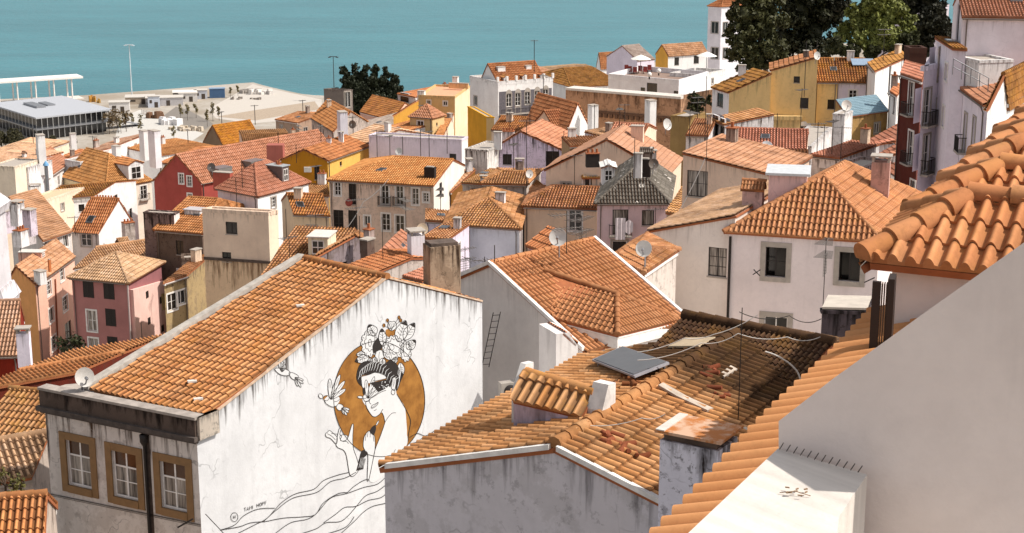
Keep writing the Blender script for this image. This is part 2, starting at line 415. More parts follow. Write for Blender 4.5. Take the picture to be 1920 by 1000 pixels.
# ---------------------------------------------------------------- a house
HOUSES = []
class House:
    def __init__(s, label, A, D, B, C, roof='gAB', rv=None, rh=None, wall=None, wall2=None, tile=None, wins=(), f=.5,
                 i0=.3, i1=.3, o=.22, name='house', cat='house', group='houses of the hillside town', cornice='white', trim=None, par=.35, tw=None, rake=None, capr=.13, base=None, ws=(1., 1.)):
        s.D = D; s.label = label; HOUSES.append(s)
        A = np.asarray(A, float)
        s.A = P(*A, D) if len(A) == 2 else A
        z = s.A[2]
        def res(c, ref=None):
            if isinstance(c, (int, float)):
                d = s.B - s.A; nrm = V3(-d[1], d[0], 0)
                if nrm[1] < 0: nrm = -nrm
                return s.A + unit(nrm) * c
            if c[0] == 'd': return s.A + unit([c[1], c[2], 0]) * c[3]
            if c[0] == 'u':
                dx, dy = unit([c[1], c[2]]); k = ray(c[3], A[1] if len(A) == 2 else 500)[0]
                L = (k * s.A[1] - s.A[0]) / (dx - k * dy)
                return s.A + V3(dx, dy, 0) * L
            if len(c) == 2: return Pz(*c, z)
            return np.asarray(c, float)
        s.B = res(B); s.C = res(C); s.E = s.B + s.C - s.A
        s.p, s.q = s.B - s.A, s.C - s.A
        s.lp, s.lq = np.linalg.norm(s.p), np.linalg.norm(s.q)
        nAB = unit(V3(s.p[1], -s.p[0], 0)); nAB = -nAB if np.dot(nAB, s.q) > 0 else nAB
        nAC = unit(V3(s.q[1], -s.q[0], 0)); nAC = -nAC if np.dot(nAC, s.p) > 0 else nAC
        s.nrm = dict(AB=nAB, AC=nAC, BE=-nAC, CE=-nAB)
        s.seg = dict(AB=(s.A, s.B), AC=(s.A, s.C), BE=(s.B, s.E), CE=(s.C, s.E))
        cen = (s.A + s.E) / 2
        zb = min(ground(q[0], q[1]) for q in (s.A, s.B, s.C, s.E)) - .5
        if base is not None: zb = base
        s.zb = zb
        s.root = thing(name, label, cat, (cen[0], cen[1], zb), group)
        # roof height
        at = {'gAB': (0, f), 'gAC': (f, 0), 'hAB': (i0, f), 'hAC': (f, i0), 'sAB': (0, 1), 'sAC': (1, 0), 'flat': (0, 0), 'sCE': (0, 0), 'sBE': (0, 0)}[roof]
        pt = s.A + s.p * at[0] + s.q * at[1]
        if rh is None: rh = (vz(pt, rv) - z) if rv is not None else .3 * min(s.lp, s.lq)
        s.rh = rh = max(rh, .05) if roof != 'flat' else 0
        H = lambda a, b, h: s.A + s.p * a + s.q * b + UP * h
        ep, eq = o / s.lp, o / s.lq
        gp = (.06 if rake is None else rake) / s.lp; gq = (.06 if rake is None else rake) / s.lq
        s.polys = []; ridges = []
        if roof == 'gAB':
            k0, k1 = rh / f, rh / (1 - f)
            s.polys = [[H(-gp, -eq, -k0 * eq), H(1 + gp, -eq, -k0 * eq), H(1 + gp, f, rh), H(-gp, f, rh)],
                       [H(-gp, 1 + eq, -k1 * eq), H(1 + gp, 1 + eq, -k1 * eq), H(1 + gp, f, rh), H(-gp, f, rh)]]
            ridges = [(H(-gp, f, rh), H(1 + gp, f, rh))]
        elif roof == 'gAC':
            k0, k1 = rh / f, rh / (1 - f)
            s.polys = [[H(-ep, -gq, -k0 * ep), H(-ep, 1 + gq, -k0 * ep), H(f, 1 + gq, rh), H(f, -gq, rh)],
                       [H(1 + ep, -gq, -k1 * ep), H(1 + ep, 1 + gq, -k1 * ep), H(f, 1 + gq, rh), H(f, -gq, rh)]]
            ridges = [(H(f, -gq, rh), H(f, 1 + gq, rh))]
        elif roof in ('hAB', 'hAC'):
            if roof == 'hAB':
                HH = H; e0, e1 = ep, eq
            else:
                HH = lambda a, b, h: H(b, a, h); e0, e1 = eq, ep
            # ridge runs along the first axis from i0 to 1-i1 at second = f
            dz = -rh / f * e1
            x0 = -e0 if i0 > 0 else -.06 / s.lp; x1 = 1 + e0 if i1 > 0 else 1 + .06 / s.lp
            r0, r1 = (i0, 1 - i1)
            a0 = HH(x0, -e1, dz); a1 = HH(x1, -e1, dz); b0 = HH(x0, 1 + e1, dz); b1 = HH(x1, 1 + e1, dz)
            q0 = HH(r0 if i0 > 0 else x0, f, rh); q1 = HH(r1 if i1 > 0 else x1, f, rh)
            if r1 - r0 < .02:
                q1 = q0
                s.polys = [[a0, a1, q0], [b0, b1, q0]]
            else:
                s.polys = [[a0, a1, q1, q0], [b0, b1, q1, q0]]
                ridges.append((q0, q1))
            if i0 > 0: s.polys.append([a0, b0, q0]); ridges += [(a0, q0), (b0, q0)]
            if i1 > 0: s.polys.append([a1, b1, q1]); ridges += [(a1, q1), (b1, q1)]
        elif roof == 'sAB': s.polys = [[H(-gp, -eq, -rh * eq), H(1 + gp, -eq, -rh * eq), H(1 + gp, 1 + gq, rh), H(-gp, 1 + gq, rh)]]
        elif roof == 'sAC': s.polys = [[H(-ep, -gq, -rh * ep), H(-ep, 1 + gq, -rh * ep), H(1 + gp, 1 + gq, rh), H(1 + gp, -gq, rh)]]
        elif roof == 'sCE': s.polys = [[H(-gp, 1 + eq, -rh * eq), H(1 + gp, 1 + eq, -rh * eq), H(1 + gp, -gq, rh), H(-gp, -gq, rh)]]
        elif roof == 'sBE': s.polys = [[H(1 + ep, -gq, -rh * ep), H(1 + ep, 1 + gq, -rh * ep), H(-gp, 1 + gq, rh), H(-gp, -gq, rh)]]
        if roof.startswith('h'):
            # keep hip planes planar with the overhang: fit the eave height of each
            pass
        s.z = z; s.roof = roof; s.f = f
        # wall tops along each face: list of (fraction, extra height)
        top = {k: [(0, 0), (1, 0)] for k in s.seg}
        if roof == 'gAB': top['AC'] = top['BE'] = [(0, 0), (f, rh), (1, 0)]
        if roof == 'gAC': top['AB'] = top['CE'] = [(0, 0), (f, rh), (1, 0)]
        if roof == 'hAB' and i0 == 0: top['AC'] = [(0, 0), (f, rh), (1, 0)]
        if roof == 'hAB' and i1 == 0: top['BE'] = [(0, 0), (f, rh), (1, 0)]
        if roof == 'hAC' and i0 == 0: top['AB'] = [(0, 0), (f, rh), (1, 0)]
        if roof == 'hAC' and i1 == 0: top['CE'] = [(0, 0), (f, rh), (1, 0)]
        if roof == 'sAB': top['AC'] = top['BE'] = [(0, 0), (1, rh)]; top['CE'] = [(0, rh), (1, rh)]
        if roof == 'sAC': top['AB'] = top['CE'] = [(0, 0), (1, rh)]; top['BE'] = [(0, rh), (1, rh)]
        if roof == 'sCE': top['AC'] = top['BE'] = [(0, rh), (1, 0)]; top['AB'] = [(0, rh), (1, rh)]
        if roof == 'sBE': top['AB'] = top['CE'] = [(0, rh), (1, 0)]; top['AC'] = [(0, rh), (1, rh)]
        s.top = top
        # windows -> holes
        holes = {k: [] for k in s.seg}; wl = []
        wins = list(wins); auto = []
        if not wins and 85 < D < 330 and (roof != 'flat' or par > .08):
            for fc in ('AB', 'AC'):
                p0, p1 = s.seg[fc]; L = np.linalg.norm(p1 - p0)
                if np.dot(s.nrm[fc], CAM - p0) <= 0 or top[fc][0][1] > .01 or L < 2.6: continue
                n = max(1, int(L / 3.1))
                for row in (1.75, 4.75):
                    for i in range(n):
                        if rnd.random() < .25: continue
                        auto.append((fc, L * (i + .5) / n, z - zb - row, rnd.choice((.75, .85, .95)), rnd.choice((1.1, 1.35, 1.5)), rnd.choice(('stone', 'white panes', 'dk', 'stone cur', 'white'))))
        for fc, cs, ctt, w, h, st in auto:
            holes[fc].append((cs - w / 2, cs + w / 2, ctt - h / 2, ctt + h / 2)); wl.append((fc, cs, ctt, w, h, st))
        for wdef in wins:
            fc, px, w, h, st = wdef[:5]; w *= ws[0]; h *= ws[1]
            p0, p1 = s.seg[fc]; d = unit(p1 - p0); L = np.linalg.norm(p1 - p0)
            hit = Pp(px[0], px[1], p0, s.nrm[fc])
            cs, ctt = np.dot(hit - p0, d), hit[2] - zb
            cs = min(max(cs, w / 2 + .05), L - w / 2 - .05)
            holes[fc].append((cs - w / 2, cs + w / 2, ctt - h / 2, ctt + h / 2))
            wl.append((fc, cs, ctt, w, h, st))
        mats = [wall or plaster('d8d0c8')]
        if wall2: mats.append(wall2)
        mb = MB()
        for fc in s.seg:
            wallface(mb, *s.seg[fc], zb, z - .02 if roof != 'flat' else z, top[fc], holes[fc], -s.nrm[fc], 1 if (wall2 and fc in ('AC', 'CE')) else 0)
        mb.build('wall', mats, s.root)
        # roof
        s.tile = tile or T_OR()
        if tw is None: tw = .23 if D < 110 else (.28 if D < 190 else .36)
        s.tw = tw
        if s.polys:
            mb = MB()
            for pl in s.polys:
                pl = [np.asarray(q) for q in pl]
                n = unit(np.cross(pl[1] - pl[0], pl[2] - pl[0])); n = n if n[2] > 0 else -n
                away = np.dot(n, CAM - pl[0]) < 0
                ns = 3 if away else (6 if D < 90 else 5 if D < 150 else 4)
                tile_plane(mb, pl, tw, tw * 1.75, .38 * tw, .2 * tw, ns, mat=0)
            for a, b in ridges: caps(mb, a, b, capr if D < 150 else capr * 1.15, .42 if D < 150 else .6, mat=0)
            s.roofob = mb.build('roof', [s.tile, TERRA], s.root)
            cm = {'white': WHITE, 'stone': STONE, 'cement': CEMENT, 'none': None, 'yellow': plain('yellow_trim', 'c8a050')}[cornice]
            if cm:
                mb = MB()
                for fc in s.seg:
                    if all(abs(t[1]) < 1e-6 for t in top[fc]):
                        p0, p1 = s.seg[fc]; d = unit(p1 - p0); n = s.nrm[fc]
                        mb.obox(p0 - d * .02 - n * .05 + UP * -.3, (p1 - p0) + d * .04, n * .15, UP * .2)
                if mb.n: mb.build('cornice', cm, s.root)
        else:
            mb = MB()
            mb.poly([H(0, 0, -par), H(1, 0, -par), H(1, 1, -par), H(0, 1, -par)])
            mb.build('roof_terrace', trim or CEMENT, s.root)
            mb = MB(); i = 0
            for fc in s.seg:
                p0, p1 = s.seg[fc]; d = unit(p1 - p0); n = s.nrm[fc]
                e = .03 if fc in ('AB', 'CE') else -.262
                mb.obox(p0 - d * e - n * .26 + UP * (-par - .05), (p1 - p0) + 2 * d * e, n * .29, UP * (par + .05 + .09))
            mb.build('parapet', mats[0], s.root)
        for w in wl: s.window(*w)
        # gutter along the eave and a downpipe at one corner
        if s.polys and cornice != 'none' and 80 < D < 300 and 'chimney' not in name:
            for fc in ('AB', 'AC'):
                p0, p1 = s.seg[fc]; n = s.nrm[fc]
                if any(abs(q[1]) > 1e-6 for q in top[fc]) or np.dot(n, CAM - p0) <= 0: continue
                mb = MB(); g = n * (o + .05) - UP * (.1 + .0) - UP * (o * .35); r_ = max(.055, D * .00034)
                mb.tube([p0 + g, p1 + g], r_, 6); mb.build('gutter', plain('zinc_gutter', '6e625a', .6), s.root)
                d_ = unit(p1 - p0); x = p1 - d_ * .25 if rnd.random() < .5 else p0 + d_ * .3
                mb = MB(); mb.tube([x + g, x + n * .09 - UP * .55, V3(*(x + n * .09)[:2], zb)], r_ * .85, 6); mb.build('downpipe', plain(rnd.choice(('zinc_gutter', 'pipe_dark')), rnd.choice(('6e625a', '4a4038')), .6), s.root)
                break
    # -- frame helpers
    def fp(s, fc, a, t, d):        # along the face, metres above base, metres outwards
        p0, p1 = s.seg[fc]
        q = p0 + unit(p1 - p0) * a + s.nrm[fc] * d
        return V3(q[0], q[1], s.zb + t)
    def fbox(s, mb, fc, a0, a1, t0, t1, d0, d1, mat=0):
        p0, p1 = s.seg[fc]; dd = unit(p1 - p0)
        mb.obox(s.fp(fc, a0, t0, d0), dd * (a1 - a0), s.nrm[fc] * (d1 - d0), UP * (t1 - t0), mat)
    def window(s, fc, cs, ct, w, h, st):
        a0, a1, t0, t1 = cs - w / 2, cs + w / 2, ct - h / 2, ct + h / 2
        B = lambda m, *k, mat=0: s.fbox(m, fc, *k, mat)
        door = 'door' in st; far = s.D > 185
        tr = STONE if 'stone' in st else (plain('tan_surround', '846440') if 'tan' in st else (WHITE if 'white' in st else None))
        cas = DARK if 'dk' in st else WHITE
        gl = CURT if 'cur' in st else GLASS
        sw = .26 if 'wide' in st else .15
        mb = MB()
        if 'shut' in st:
            k = 14 if not far else 5
            for i in (0, 1):
                x0 = a0 + i * w / 2 + .01; x1 = x0 + w / 2 - .02
                B(mb, x0, x1, t0, t1, -.05, .015)
                B(mb, x0, x0 + .06, t0, t1, .0151, .05); B(mb, x1 - .06, x1, t0, t1, .0151, .05)
                for j in range(k):
                    y = t0 + h * (j + .2) / k
                    B(mb, x0 + .06, x1 - .06, y, y + h / k * .55, .0152, .04)
            o = mb.build('window_shutter', DARK if 'green' not in st else plain('green_shutter', '2c3328'), s.root)
            return o
        e = .002
        if tr:
            B(mb, a0 - sw, a0, t0 - sw, t1 + sw, -.02, .045); B(mb, a1, a1 + sw, t0 - sw, t1 + sw, -.02, .045)
            B(mb, a0, a1, t1, t1 + sw, -.02, .04)
            B(mb, a0, a1, t0 - sw, t0, -.02, .07)
        else:
            B(mb, a0 - .05, a1 + .05, t0 - .07, t0 - e, -.1, .05)
        o = mb.build('balcony_door' if door else 'window', tr or STONE, s.root)
        b = .05 if s.D < 110 else .075
        mb = MB(); d0, d1 = -.16, -.1
        B(mb, a0 + e, a0 + b, t0 + e, t1 - e, d0, d1); B(mb, a1 - b, a1 - e, t0 + e, t1 - e, d0, d1)
        B(mb, a0 + b, a1 - b, t1 - b, t1 - e, d0, d1 - e); B(mb, a0 + b, a1 - b, t0 + e, t0 + b, d0, d1 - e)
        if 'single' not in st: B(mb, cs - b * .6, cs + b * .6, t0 + b, t1 - b, d0, d1 - .004)
        if 'trans' in st: B(mb, a0 + b, a1 - b, t0 + h * .64, t0 + h * .64 + b, d0, d1 - .006)
        if 'panes' in st or (h > 1.5 and 'single' not in st and not far):
            for q in ((.33, .66) if 'panes' in st else (.5,)):
                B(mb, a0 + b, a1 - b, t0 + h * q, t0 + h * q + b * .6, d0, d1 - .008)
        mb.build('window_frame', cas, o)
        mb = MB()
        if 'open' in st:
            B(mb, a0 + e, cs, t0 + e, t1 - e, -.6, -.58); B(mb, cs, a1 - e, t0 + e, t1 - e, d0 - .02, d0 + .03)
        else: B(mb, a0 + e, a1 - e, t0 + e, t1 - e, d0 + .01, d0 + .035)
        mb.build('window_pane', gl, o)
        if 'bal' in st:
            mb = MB(); y = t0 - .06
            B(mb, a0 - .3, a1 + .3, y - .14, y, .0, .55)
            bo = mb.build('balcony', STONE, s.root)
            mb = MB()
            n = 9 if far else 14
            for i in range(n):
                x = a0 - .28 + (w + .56) * i / (n - 1)
                B(mb, x - .012, x + .012, y, y + .95, .5, .525)
            for x in (a0 - .28, a1 + .28):
                for d in (.1, .3): B(mb, x - .012, x + .012, y, y + .95, d, d + .024)
                B(mb, x - .02, x + .02, y + .95, y + 1., .0, .53)
            B(mb, a0 - .28, a1 + .28, y + .95, y + 1., .495, .532)
            mb.build('railing', IRON, bo)
        return o
    def onroof(s, u, v, tol=.02):
        r = ray(u, v); best = None
        for pl in s.polys:
            pl = [np.asarray(q) for q in pl]
            n = unit(np.cross(pl[1] - pl[0], pl[2] - pl[0]))
            den = np.dot(r, n)
            if abs(den) < 1e-6: continue
            t = np.dot(pl[0] - CAM, n) / den
            h = CAM + r * t
            sg = [np.dot(np.cross(pl[(i + 1) % len(pl)] - pl[i], h - pl[i]), n) for i in range(len(pl))]
            if all(q >= -.3 for q in sg) or all(q <= .3 for q in sg):
                if best is None or t < best[0]: best = (t, h)
        if best is None:
            return P(u, v, s.D + s.lq * .4)
        return best[1]
    def chimney(s, u, v, w, d, h, mat=None, cap='slab', label=None, ax=None, base=None, sink=1.2):
        if s.D > 100: sink = min(sink, .6)
        if s.D > 100: w, d, h = w * .40, d * .5, h * .43
        b = s.onroof(u, v) if base is None else base
        dx = unit(s.p if ax is None else V3(ax[0], ax[1], 0)); dy = V3(-dx[1], dx[0], 0)
        if dy[1] < 0: dy = -dy
        c = b + dy * d * .5
        mat = mat or plaster('d8d2cc', .5)
        mb = MB(); mb.cbox(c, dx, dy, w, d, b[2] - sink, b[2] + h)
        o = mb.build('chimney', mat, s.root)
        if label: o['label'] = label
        z = b[2] + h; mb = MB(); m2 = CEMENT
        if cap == 'slab':
            mb.cbox(c, dx, dy, w + .12, d + .12, z, z + .09)
        elif cap == 'vent':
            for i in (-1, 1):
                for j in (-1, 1): mb.cbox(c + dx * i * (w / 2 - .07) + dy * j * (d / 2 - .07), dx, dy, .12, .12, z, z + .28)
            mb.cbox(c, dx, dy, w + .16, d + .16, z + .28, z + .36)
        elif cap == 'pots':
            mb.cbox(c, dx, dy, w + .1, d + .1, z, z + .07)
            k = max(1, int(w / .35))
            for i in range(k):
                x = c + dx * ((i + .5) / k - .5) * w
                mb.tube([V3(x[0], x[1], z + .07), V3(x[0], x[1], z + .42)], .11, 8)
            m2 = TERRA
        elif cap == 'tile':
            m2 = s.tile
            q = [c + dx * i * (w / 2 + .1) + dy * j * (d / 2 + .1) for i, j in ((-1, -1), (1, -1), (1, 1), (-1, 1))]
            q = [V3(a[0], a[1], z) for a in q]
            ap = [V3(*(c + dx * i * (w / 2 + .1))[:2], z + .35 * d + .12) for i in (-1, 1)]
            tile_plane(mb, [q[0], q[1], ap[1], ap[0]], .2, .35, .05, .03, 5, smat=0)
            tile_plane(mb, [q[3], q[2], ap[1], ap[0]], .2, .35, .05, .03, 4, smat=0)
            caps(mb, ap[0], ap[1], .11, .4)
        else:
            mb.cbox(c, dx, dy, w * .7, d * .7, z, z + .1)
        mb.build('chimney_cap', m2, o)
        return o
    def dormer(s, u, v, w, h, dep, fc='AB', roof='flat', wall=None, win=True, rm=None, st=WHITE, tip=.5):
        if s.D > 100: w, h, dep, tip = w * .45, h * .45, dep * .5, tip * .45
        b = s.onroof(u, v); n = s.nrm[fc]; p0, p1 = s.seg[fc]; dx = unit(p1 - p0)
        a = b - dx * w / 2; z0 = b[2] - .4; z = b[2] + h
        mb = MB()
        base = [V3(*a[:2], z0), V3(*(a + dx * w)[:2], z0), V3(*(a + dx * w - n * dep)[:2], z0), V3(*(a - n * dep)[:2], z0)]
        mb.prism(base, UP * (z - z0))
        T = [q + UP * (z - z0) for q in base]
        if roof == 'gable':
            m = (T[0] + T[1]) / 2 + UP * tip
            mb.prism([T[0], T[1], m], -n * dep)
        o = mb.build('dormer', wall or plaster('dcd6d0', .3), s.root)
        mb = MB(); e = .12
        if roof == 'flat':
            mb.prism([T[0] - dx * e + n * e + UP * .005, T[1] + dx * e + n * e + UP * .005, T[2] + dx * e + UP * .005, T[3] - dx * e + UP * .005], UP * .09)
            mb.build('dormer_roof', rm or METAL, o)
        elif roof == 'shed':
            q = [T[0] - dx * e + n * .2 - UP * .03, T[1] + dx * e + n * .2 - UP * .03, T[2] + dx * e + UP * (tip), T[3] - dx * e + UP * (tip)]
            tile_plane(mb, q, s.tw, s.tw * 1.75, .33 * s.tw, .22 * s.tw, 5)
            mb.build('dormer_roof', [rm or s.tile, TERRA], o)
        else:
            m0 = (T[0] + T[1]) / 2 + UP * (tip + .03) + n * .15; m1 = m0 - n * (dep + .1)
            for q0, q1, sg in ((T[0], T[3], -1), (T[1], T[2], 1)):
                ev0 = q0 + dx * sg * .15 + n * .15 - UP * (.15 * tip / (w / 2)) + UP * .03
                ev1 = q1 + dx * sg * .15 - UP * (.15 * tip / (w / 2)) + UP * .03
                tile_plane(mb, [ev0, ev1, m1, m0], s.tw, s.tw * 1.75, .33 * s.tw, .22 * s.tw, 5, slab=.05)
            caps(mb, m0, m1, .12)
            mb.build('dormer_roof', [rm or s.tile, TERRA], o)
        if win:
            mb = MB(); ww, wh = w * .62, h * .74
            c = (T[0] + T[1]) / 2; zc = b[2] + h * .48
            def bx(x0, x1, y0, y1, d0, d1, m): mb.obox(V3(*(c + dx * x0 + n * d0)[:2], zc + y0), dx * (x1 - x0), n * (d1 - d0), UP * (y1 - y0), m)
            bx(-ww / 2, ww / 2, -wh / 2, wh / 2, .0, .012, 1)
            f = .07
            for k in (-ww / 2, ww / 2 - f, -f / 2): bx(k, k + f, -wh / 2, wh / 2, .013, .045, 0)
            for k in (-wh / 2, wh / 2 - f, -f / 2): bx(-ww / 2, ww / 2, k, k + f, .013, .043, 0)
            mb.build('dormer_window', [st, GLASS], o)
        return o
def wallface(mb, p0, p1, zb, zt, top, holes, inn, mat, depth=.2):
    L = np.linalg.norm(p1 - p0); d = unit(p1 - p0)
    tf = [t[0] * L for t in top]; th = [zt + t[1] - zb for t in top]
    hmax = max(th)
    T = lambda a: float(np.interp(a, tf, th))
    sc = sorted(set([round(q, 4) for q in [0, L] + tf + [x for h in holes for x in h[:2]] if 0 <= q <= L + 1e-3]))
    tc = sorted(set([0., hmax] + [round(x, 4) for h in holes for x in h[2:] if x < hmax]))
    W_ = lambda a, t: V3(p0[0] + d[0] * a, p0[1] + d[1] * a, zb + t)
    for i in range(len(sc) - 1):
        a0, a1 = sc[i], sc[i + 1]
        if a1 - a0 < 1e-3: continue
        T0, T1 = T(a0), T(a1)
        for j in range(len(tc) - 1):
            b0, b1 = tc[j], tc[j + 1]
            cx, cy = (a0 + a1) / 2, (b0 + b1) / 2
            if any(h[0] < cx < h[1] and h[2] < cy < h[3] for h in holes): continue
            pts = [(a0, min(b0, T0)), (a1, min(b0, T1)), (a1, min(b1, T1)), (a0, min(b1, T0))]
            q = []
            for k in pts:
                if not q or abs(k[0] - q[-1][0]) + abs(k[1] - q[-1][1]) > 1e-4: q.append(k)
            if len(q) > 2 and abs(q[0][0] - q[-1][0]) + abs(q[0][1] - q[-1][1]) < 1e-4: q.pop()
            if len(q) < 3: continue
            mb.poly([W_(*k) for k in q], mat, [(k[0], T(k[0]) - k[1]) for k in q])
    for h in holes:
        c = [(h[0], h[2]), (h[1], h[2]), (h[1], h[3]), (h[0], h[3])]
        for k in range(4):
            a, b = c[k], c[(k + 1) % 4]
            mb.poly([W_(*a), W_(*b), W_(*b) + inn * depth, W_(*a) + inn * depth], mat, [(0, 3.)] * 4)
        mb.poly([W_(*k) + inn * (depth + (.5 if depth < .5 else 0)) for k in c], mat, [(0, 3.)] * 4)

# ---------------------------------------------------------------- small rooftop things
def antenna(label, u, v, D, h, kind='yagi', yaw=.4, r=.028, pt=None):
    if D > 40: h, r = h * .45, .02
    b = P(u, v, D) if pt is None else np.asarray(pt)
    o = thing('tv_antenna', label, 'antenna', b, 'television antennas on the roofs')
    r = max(r, D * .00023)
    mb = MB(); mb.tube([b - UP * .4, b + UP * h], r, 5); mb.build('mast', IRON, o)
    e = V3(math.cos(yaw), math.sin(yaw), 0); g = V3(-e[1], e[0], 0)
    r2 = max(.012, D * .00014)
    if kind == 'pole': return o
    mb = MB()
    for k in ((h - .15,) if kind == 'yagi' else (h - .15, h - .75)):
        c = b + UP * k
        mb.tube([c - e * .75, c + e * .75], r2 * 1.1, 4)
        for i in range(9):
            x = c + e * (-.7 + 1.4 * i / 8); l = .42 - .025 * i
            mb.tube([x - g * l, x + g * l], r2, 4)
    if kind == 'grid':
        c = b + UP * (h - 1.2)
        for i in range(8): mb.tube([c - e * .38 + UP * (i * .14 - .5), c + e * .38 + UP * (i * .14 - .5)], r2, 4)
        for i in (-.38, -.13, .13, .38): mb.tube([c + e * i - UP * .5, c + e * i + UP * .5], r2, 4)
    mb.build('aerial', plain('dull_aluminium', '6f6a66', .5, .3), o)
    return o
def dish(label, u, v, D, r, face=(-.3, -1, .35), col='c9c5c0', h=.8):
    c = P(u, v, D)
    if D > 50: r, h = r * .45, h * .6
    o = thing('satellite_dish', label, 'satellite dish', c - UP * (r + h), 'satellite dishes on the roofs')
    a = unit(face)
    mb = MB(); mb.lathe(c, [(0.001, -.18 * r), (.35 * r, -.16 * r), (.7 * r, -.08 * r), (r, .04 * r), (r * 1.02, .05 * r), (r * 1.01, .02 * r), (.7 * r, -.12 * r), (0.001, -.22 * r)], 20, axis=a)
    mb.build('reflector', plain('dish_' + col, col, .5), o)
    mb = MB(); k = c + a * r * .75; e = unit(np.cross(a, UP))
    mb.tube([c - np.cross(e, a) * -.0 - UP * r * .9, k - UP * r * .2], .02 + r * .02, 5); mb.tube([k - UP * r * .25, k - UP * r * .1 - a * .1], .05 + r * .03, 6)
    mb.build('feed_arm', METAL, o)
    mb = MB(); mb.tube([c - a * .2 * r, c - a * .3 - UP * .1, c - a * .3 - UP * (r + h)], .035, 6); mb.build('dish_mast', METAL, o)
    return o
def cable(label, pts, D, r, mat, sag=.2, cat='cable', name='cable', group='cables strung over the roofs'):
    q = [np.asarray(p, float) if len(p) == 3 else P(p[0], p[1], D) for p in pts]
    out = []
    for a, b in zip(q[:-1], q[1:]):
        for i in range(10):
            t = i / 10; out.append(a + (b - a) * t - UP * sag * 4 * t * (1 - t))
    out.append(q[-1])
    mb = MB(); mb.tube(out, r, 5)
    o = mb.build(name, mat, None, out[0]); return tag(o, label, cat, group)
# ---------------------------------------------------------------- trees: tapered limbs and thousands of leaf faces
def leafmat(key, dark, light):
    if key in MATS: return MATS[key]
    t = NT('foliage'); n = t.noise(t.coord(), .9, 5, .7); n2 = t.noise(t.coord(), 7., 2)
    c = t.mix(t.mapr(t.math('ADD', n, t.math('MULTIPLY', n2, .4)), .45, .95), lin(dark), lin(light))
    MATS[key] = t.fin(c, .6, .25); return MATS[key]
def tree(label, name, base, blobs, nleaf, size, mat, group='trees by the river', trunk=.35, seed=1, upright=0., core=0.):
    rg = np.random.default_rng(seed)
    base = np.asarray(base, float)
    o = thing(name, label, 'tree', base, group)
    bl = np.array(blobs, float); wts = bl[:, 3] ** 2.2; wts /= wts.sum()
    # every blob is broken into small clumps so that the outline is ragged and gaps stay open
    cl = []
    for b in bl:
        k = int(16 + 10 * b[3])
        d = rg.normal(size=(k, 3)); d /= np.linalg.norm(d, axis=1)[:, None]
        rr = b[3] * (rg.random(k) ** .35) * rg.uniform(.75, 1.12, k)
        c = b[:3] + d * rr[:, None]
        cl.append(np.concatenate([c, (b[3] * rg.uniform(.16, .34, k))[:, None]], 1))
    cl = np.concatenate(cl)
    pw = cl[:, 3] ** 2; ci = rg.choice(len(cl), nleaf, p=pw / pw.sum())
    d = rg.normal(size=(nleaf, 3)); d /= np.linalg.norm(d, axis=1)[:, None]
    d[:, 2] *= (1 + upright)
    c = base + cl[ci, :3] + d * (cl[ci, 3] * (rg.random(nleaf) ** .4))[:, None]
    nr = rg.normal(size=(nleaf, 3)) * .7 + d; nr /= np.linalg.norm(nr, axis=1)[:, None]
    e = np.cross(nr, rg.normal(size=(nleaf, 3))); e /= np.linalg.norm(e, axis=1)[:, None]
    f = np.cross(nr, e); sz = (size * rg.uniform(.6, 1.3, nleaf))[:, None]
    v = np.stack([c - e * sz, c - f * sz * .55, c + e * sz, c + f * sz * .55], 1).reshape(-1, 3)
    mb = MB(); mb.add(v, np.arange(nleaf * 4).reshape(-1, 4))
    if core:
        for q in bl:
            pr = [(max(.001, q[3] * core * math.sin(t) * rg.uniform(.8, 1.15)), -q[3] * core * math.cos(t)) for t in np.linspace(.05, 3.09, 7)]
            mb.lathe(base + q[:3], pr, 9, smooth=False)
    mb.build('crown', mat, o)
    mb = MB(); top = bl[:, :3].mean(0)
    mb.tube([base - UP * .5, base + top * [.2, .2, .45], base + top], trunk, 8, r1=trunk * .35)
    for b in bl[:9]:
        mb.tube([base + top * [.2, .2, .4], base + (top * .4 + b[:3] * .6) * [1, 1, .9], base + b[:3]], trunk * .4, 5, r1=.04)
    mb.build('trunk', plain('bark', '4a3c30', .9), o)
    return o
# ================================================================ SETTING
def water_mat():
    t = NT('river_water'); ob = t.coord()
    a = t.noise(t.scale(ob, (.010, .035, 1)), 1., 5, .6)
    b = t.noise(t.scale(ob, (.003, .012, 1)), 1., 3, .5)
    c = t.mix(t.mapr(t.math('ADD', a, b), .8, 1.2), lin('32707a'), lin('3b7c86'))
    h = t.math('ADD', t.math('MULTIPLY', t.noise(t.scale(ob, (.22, .4, 1)), 1., 5, .65), 1.), t.noise(t.scale(ob, (.05, .12, 1)), 1., 3, .5))
    t.bump(h, .55, 1.2)
    return t.fin(c, .28, .35)
mb = MB()
mb.poly([V3(-9000, 100, 0), V3(9000, 100, 0), V3(30000, 40000, 0), V3(-30000, 40000, 0)])
struct(mb.build('river', water_mat()))
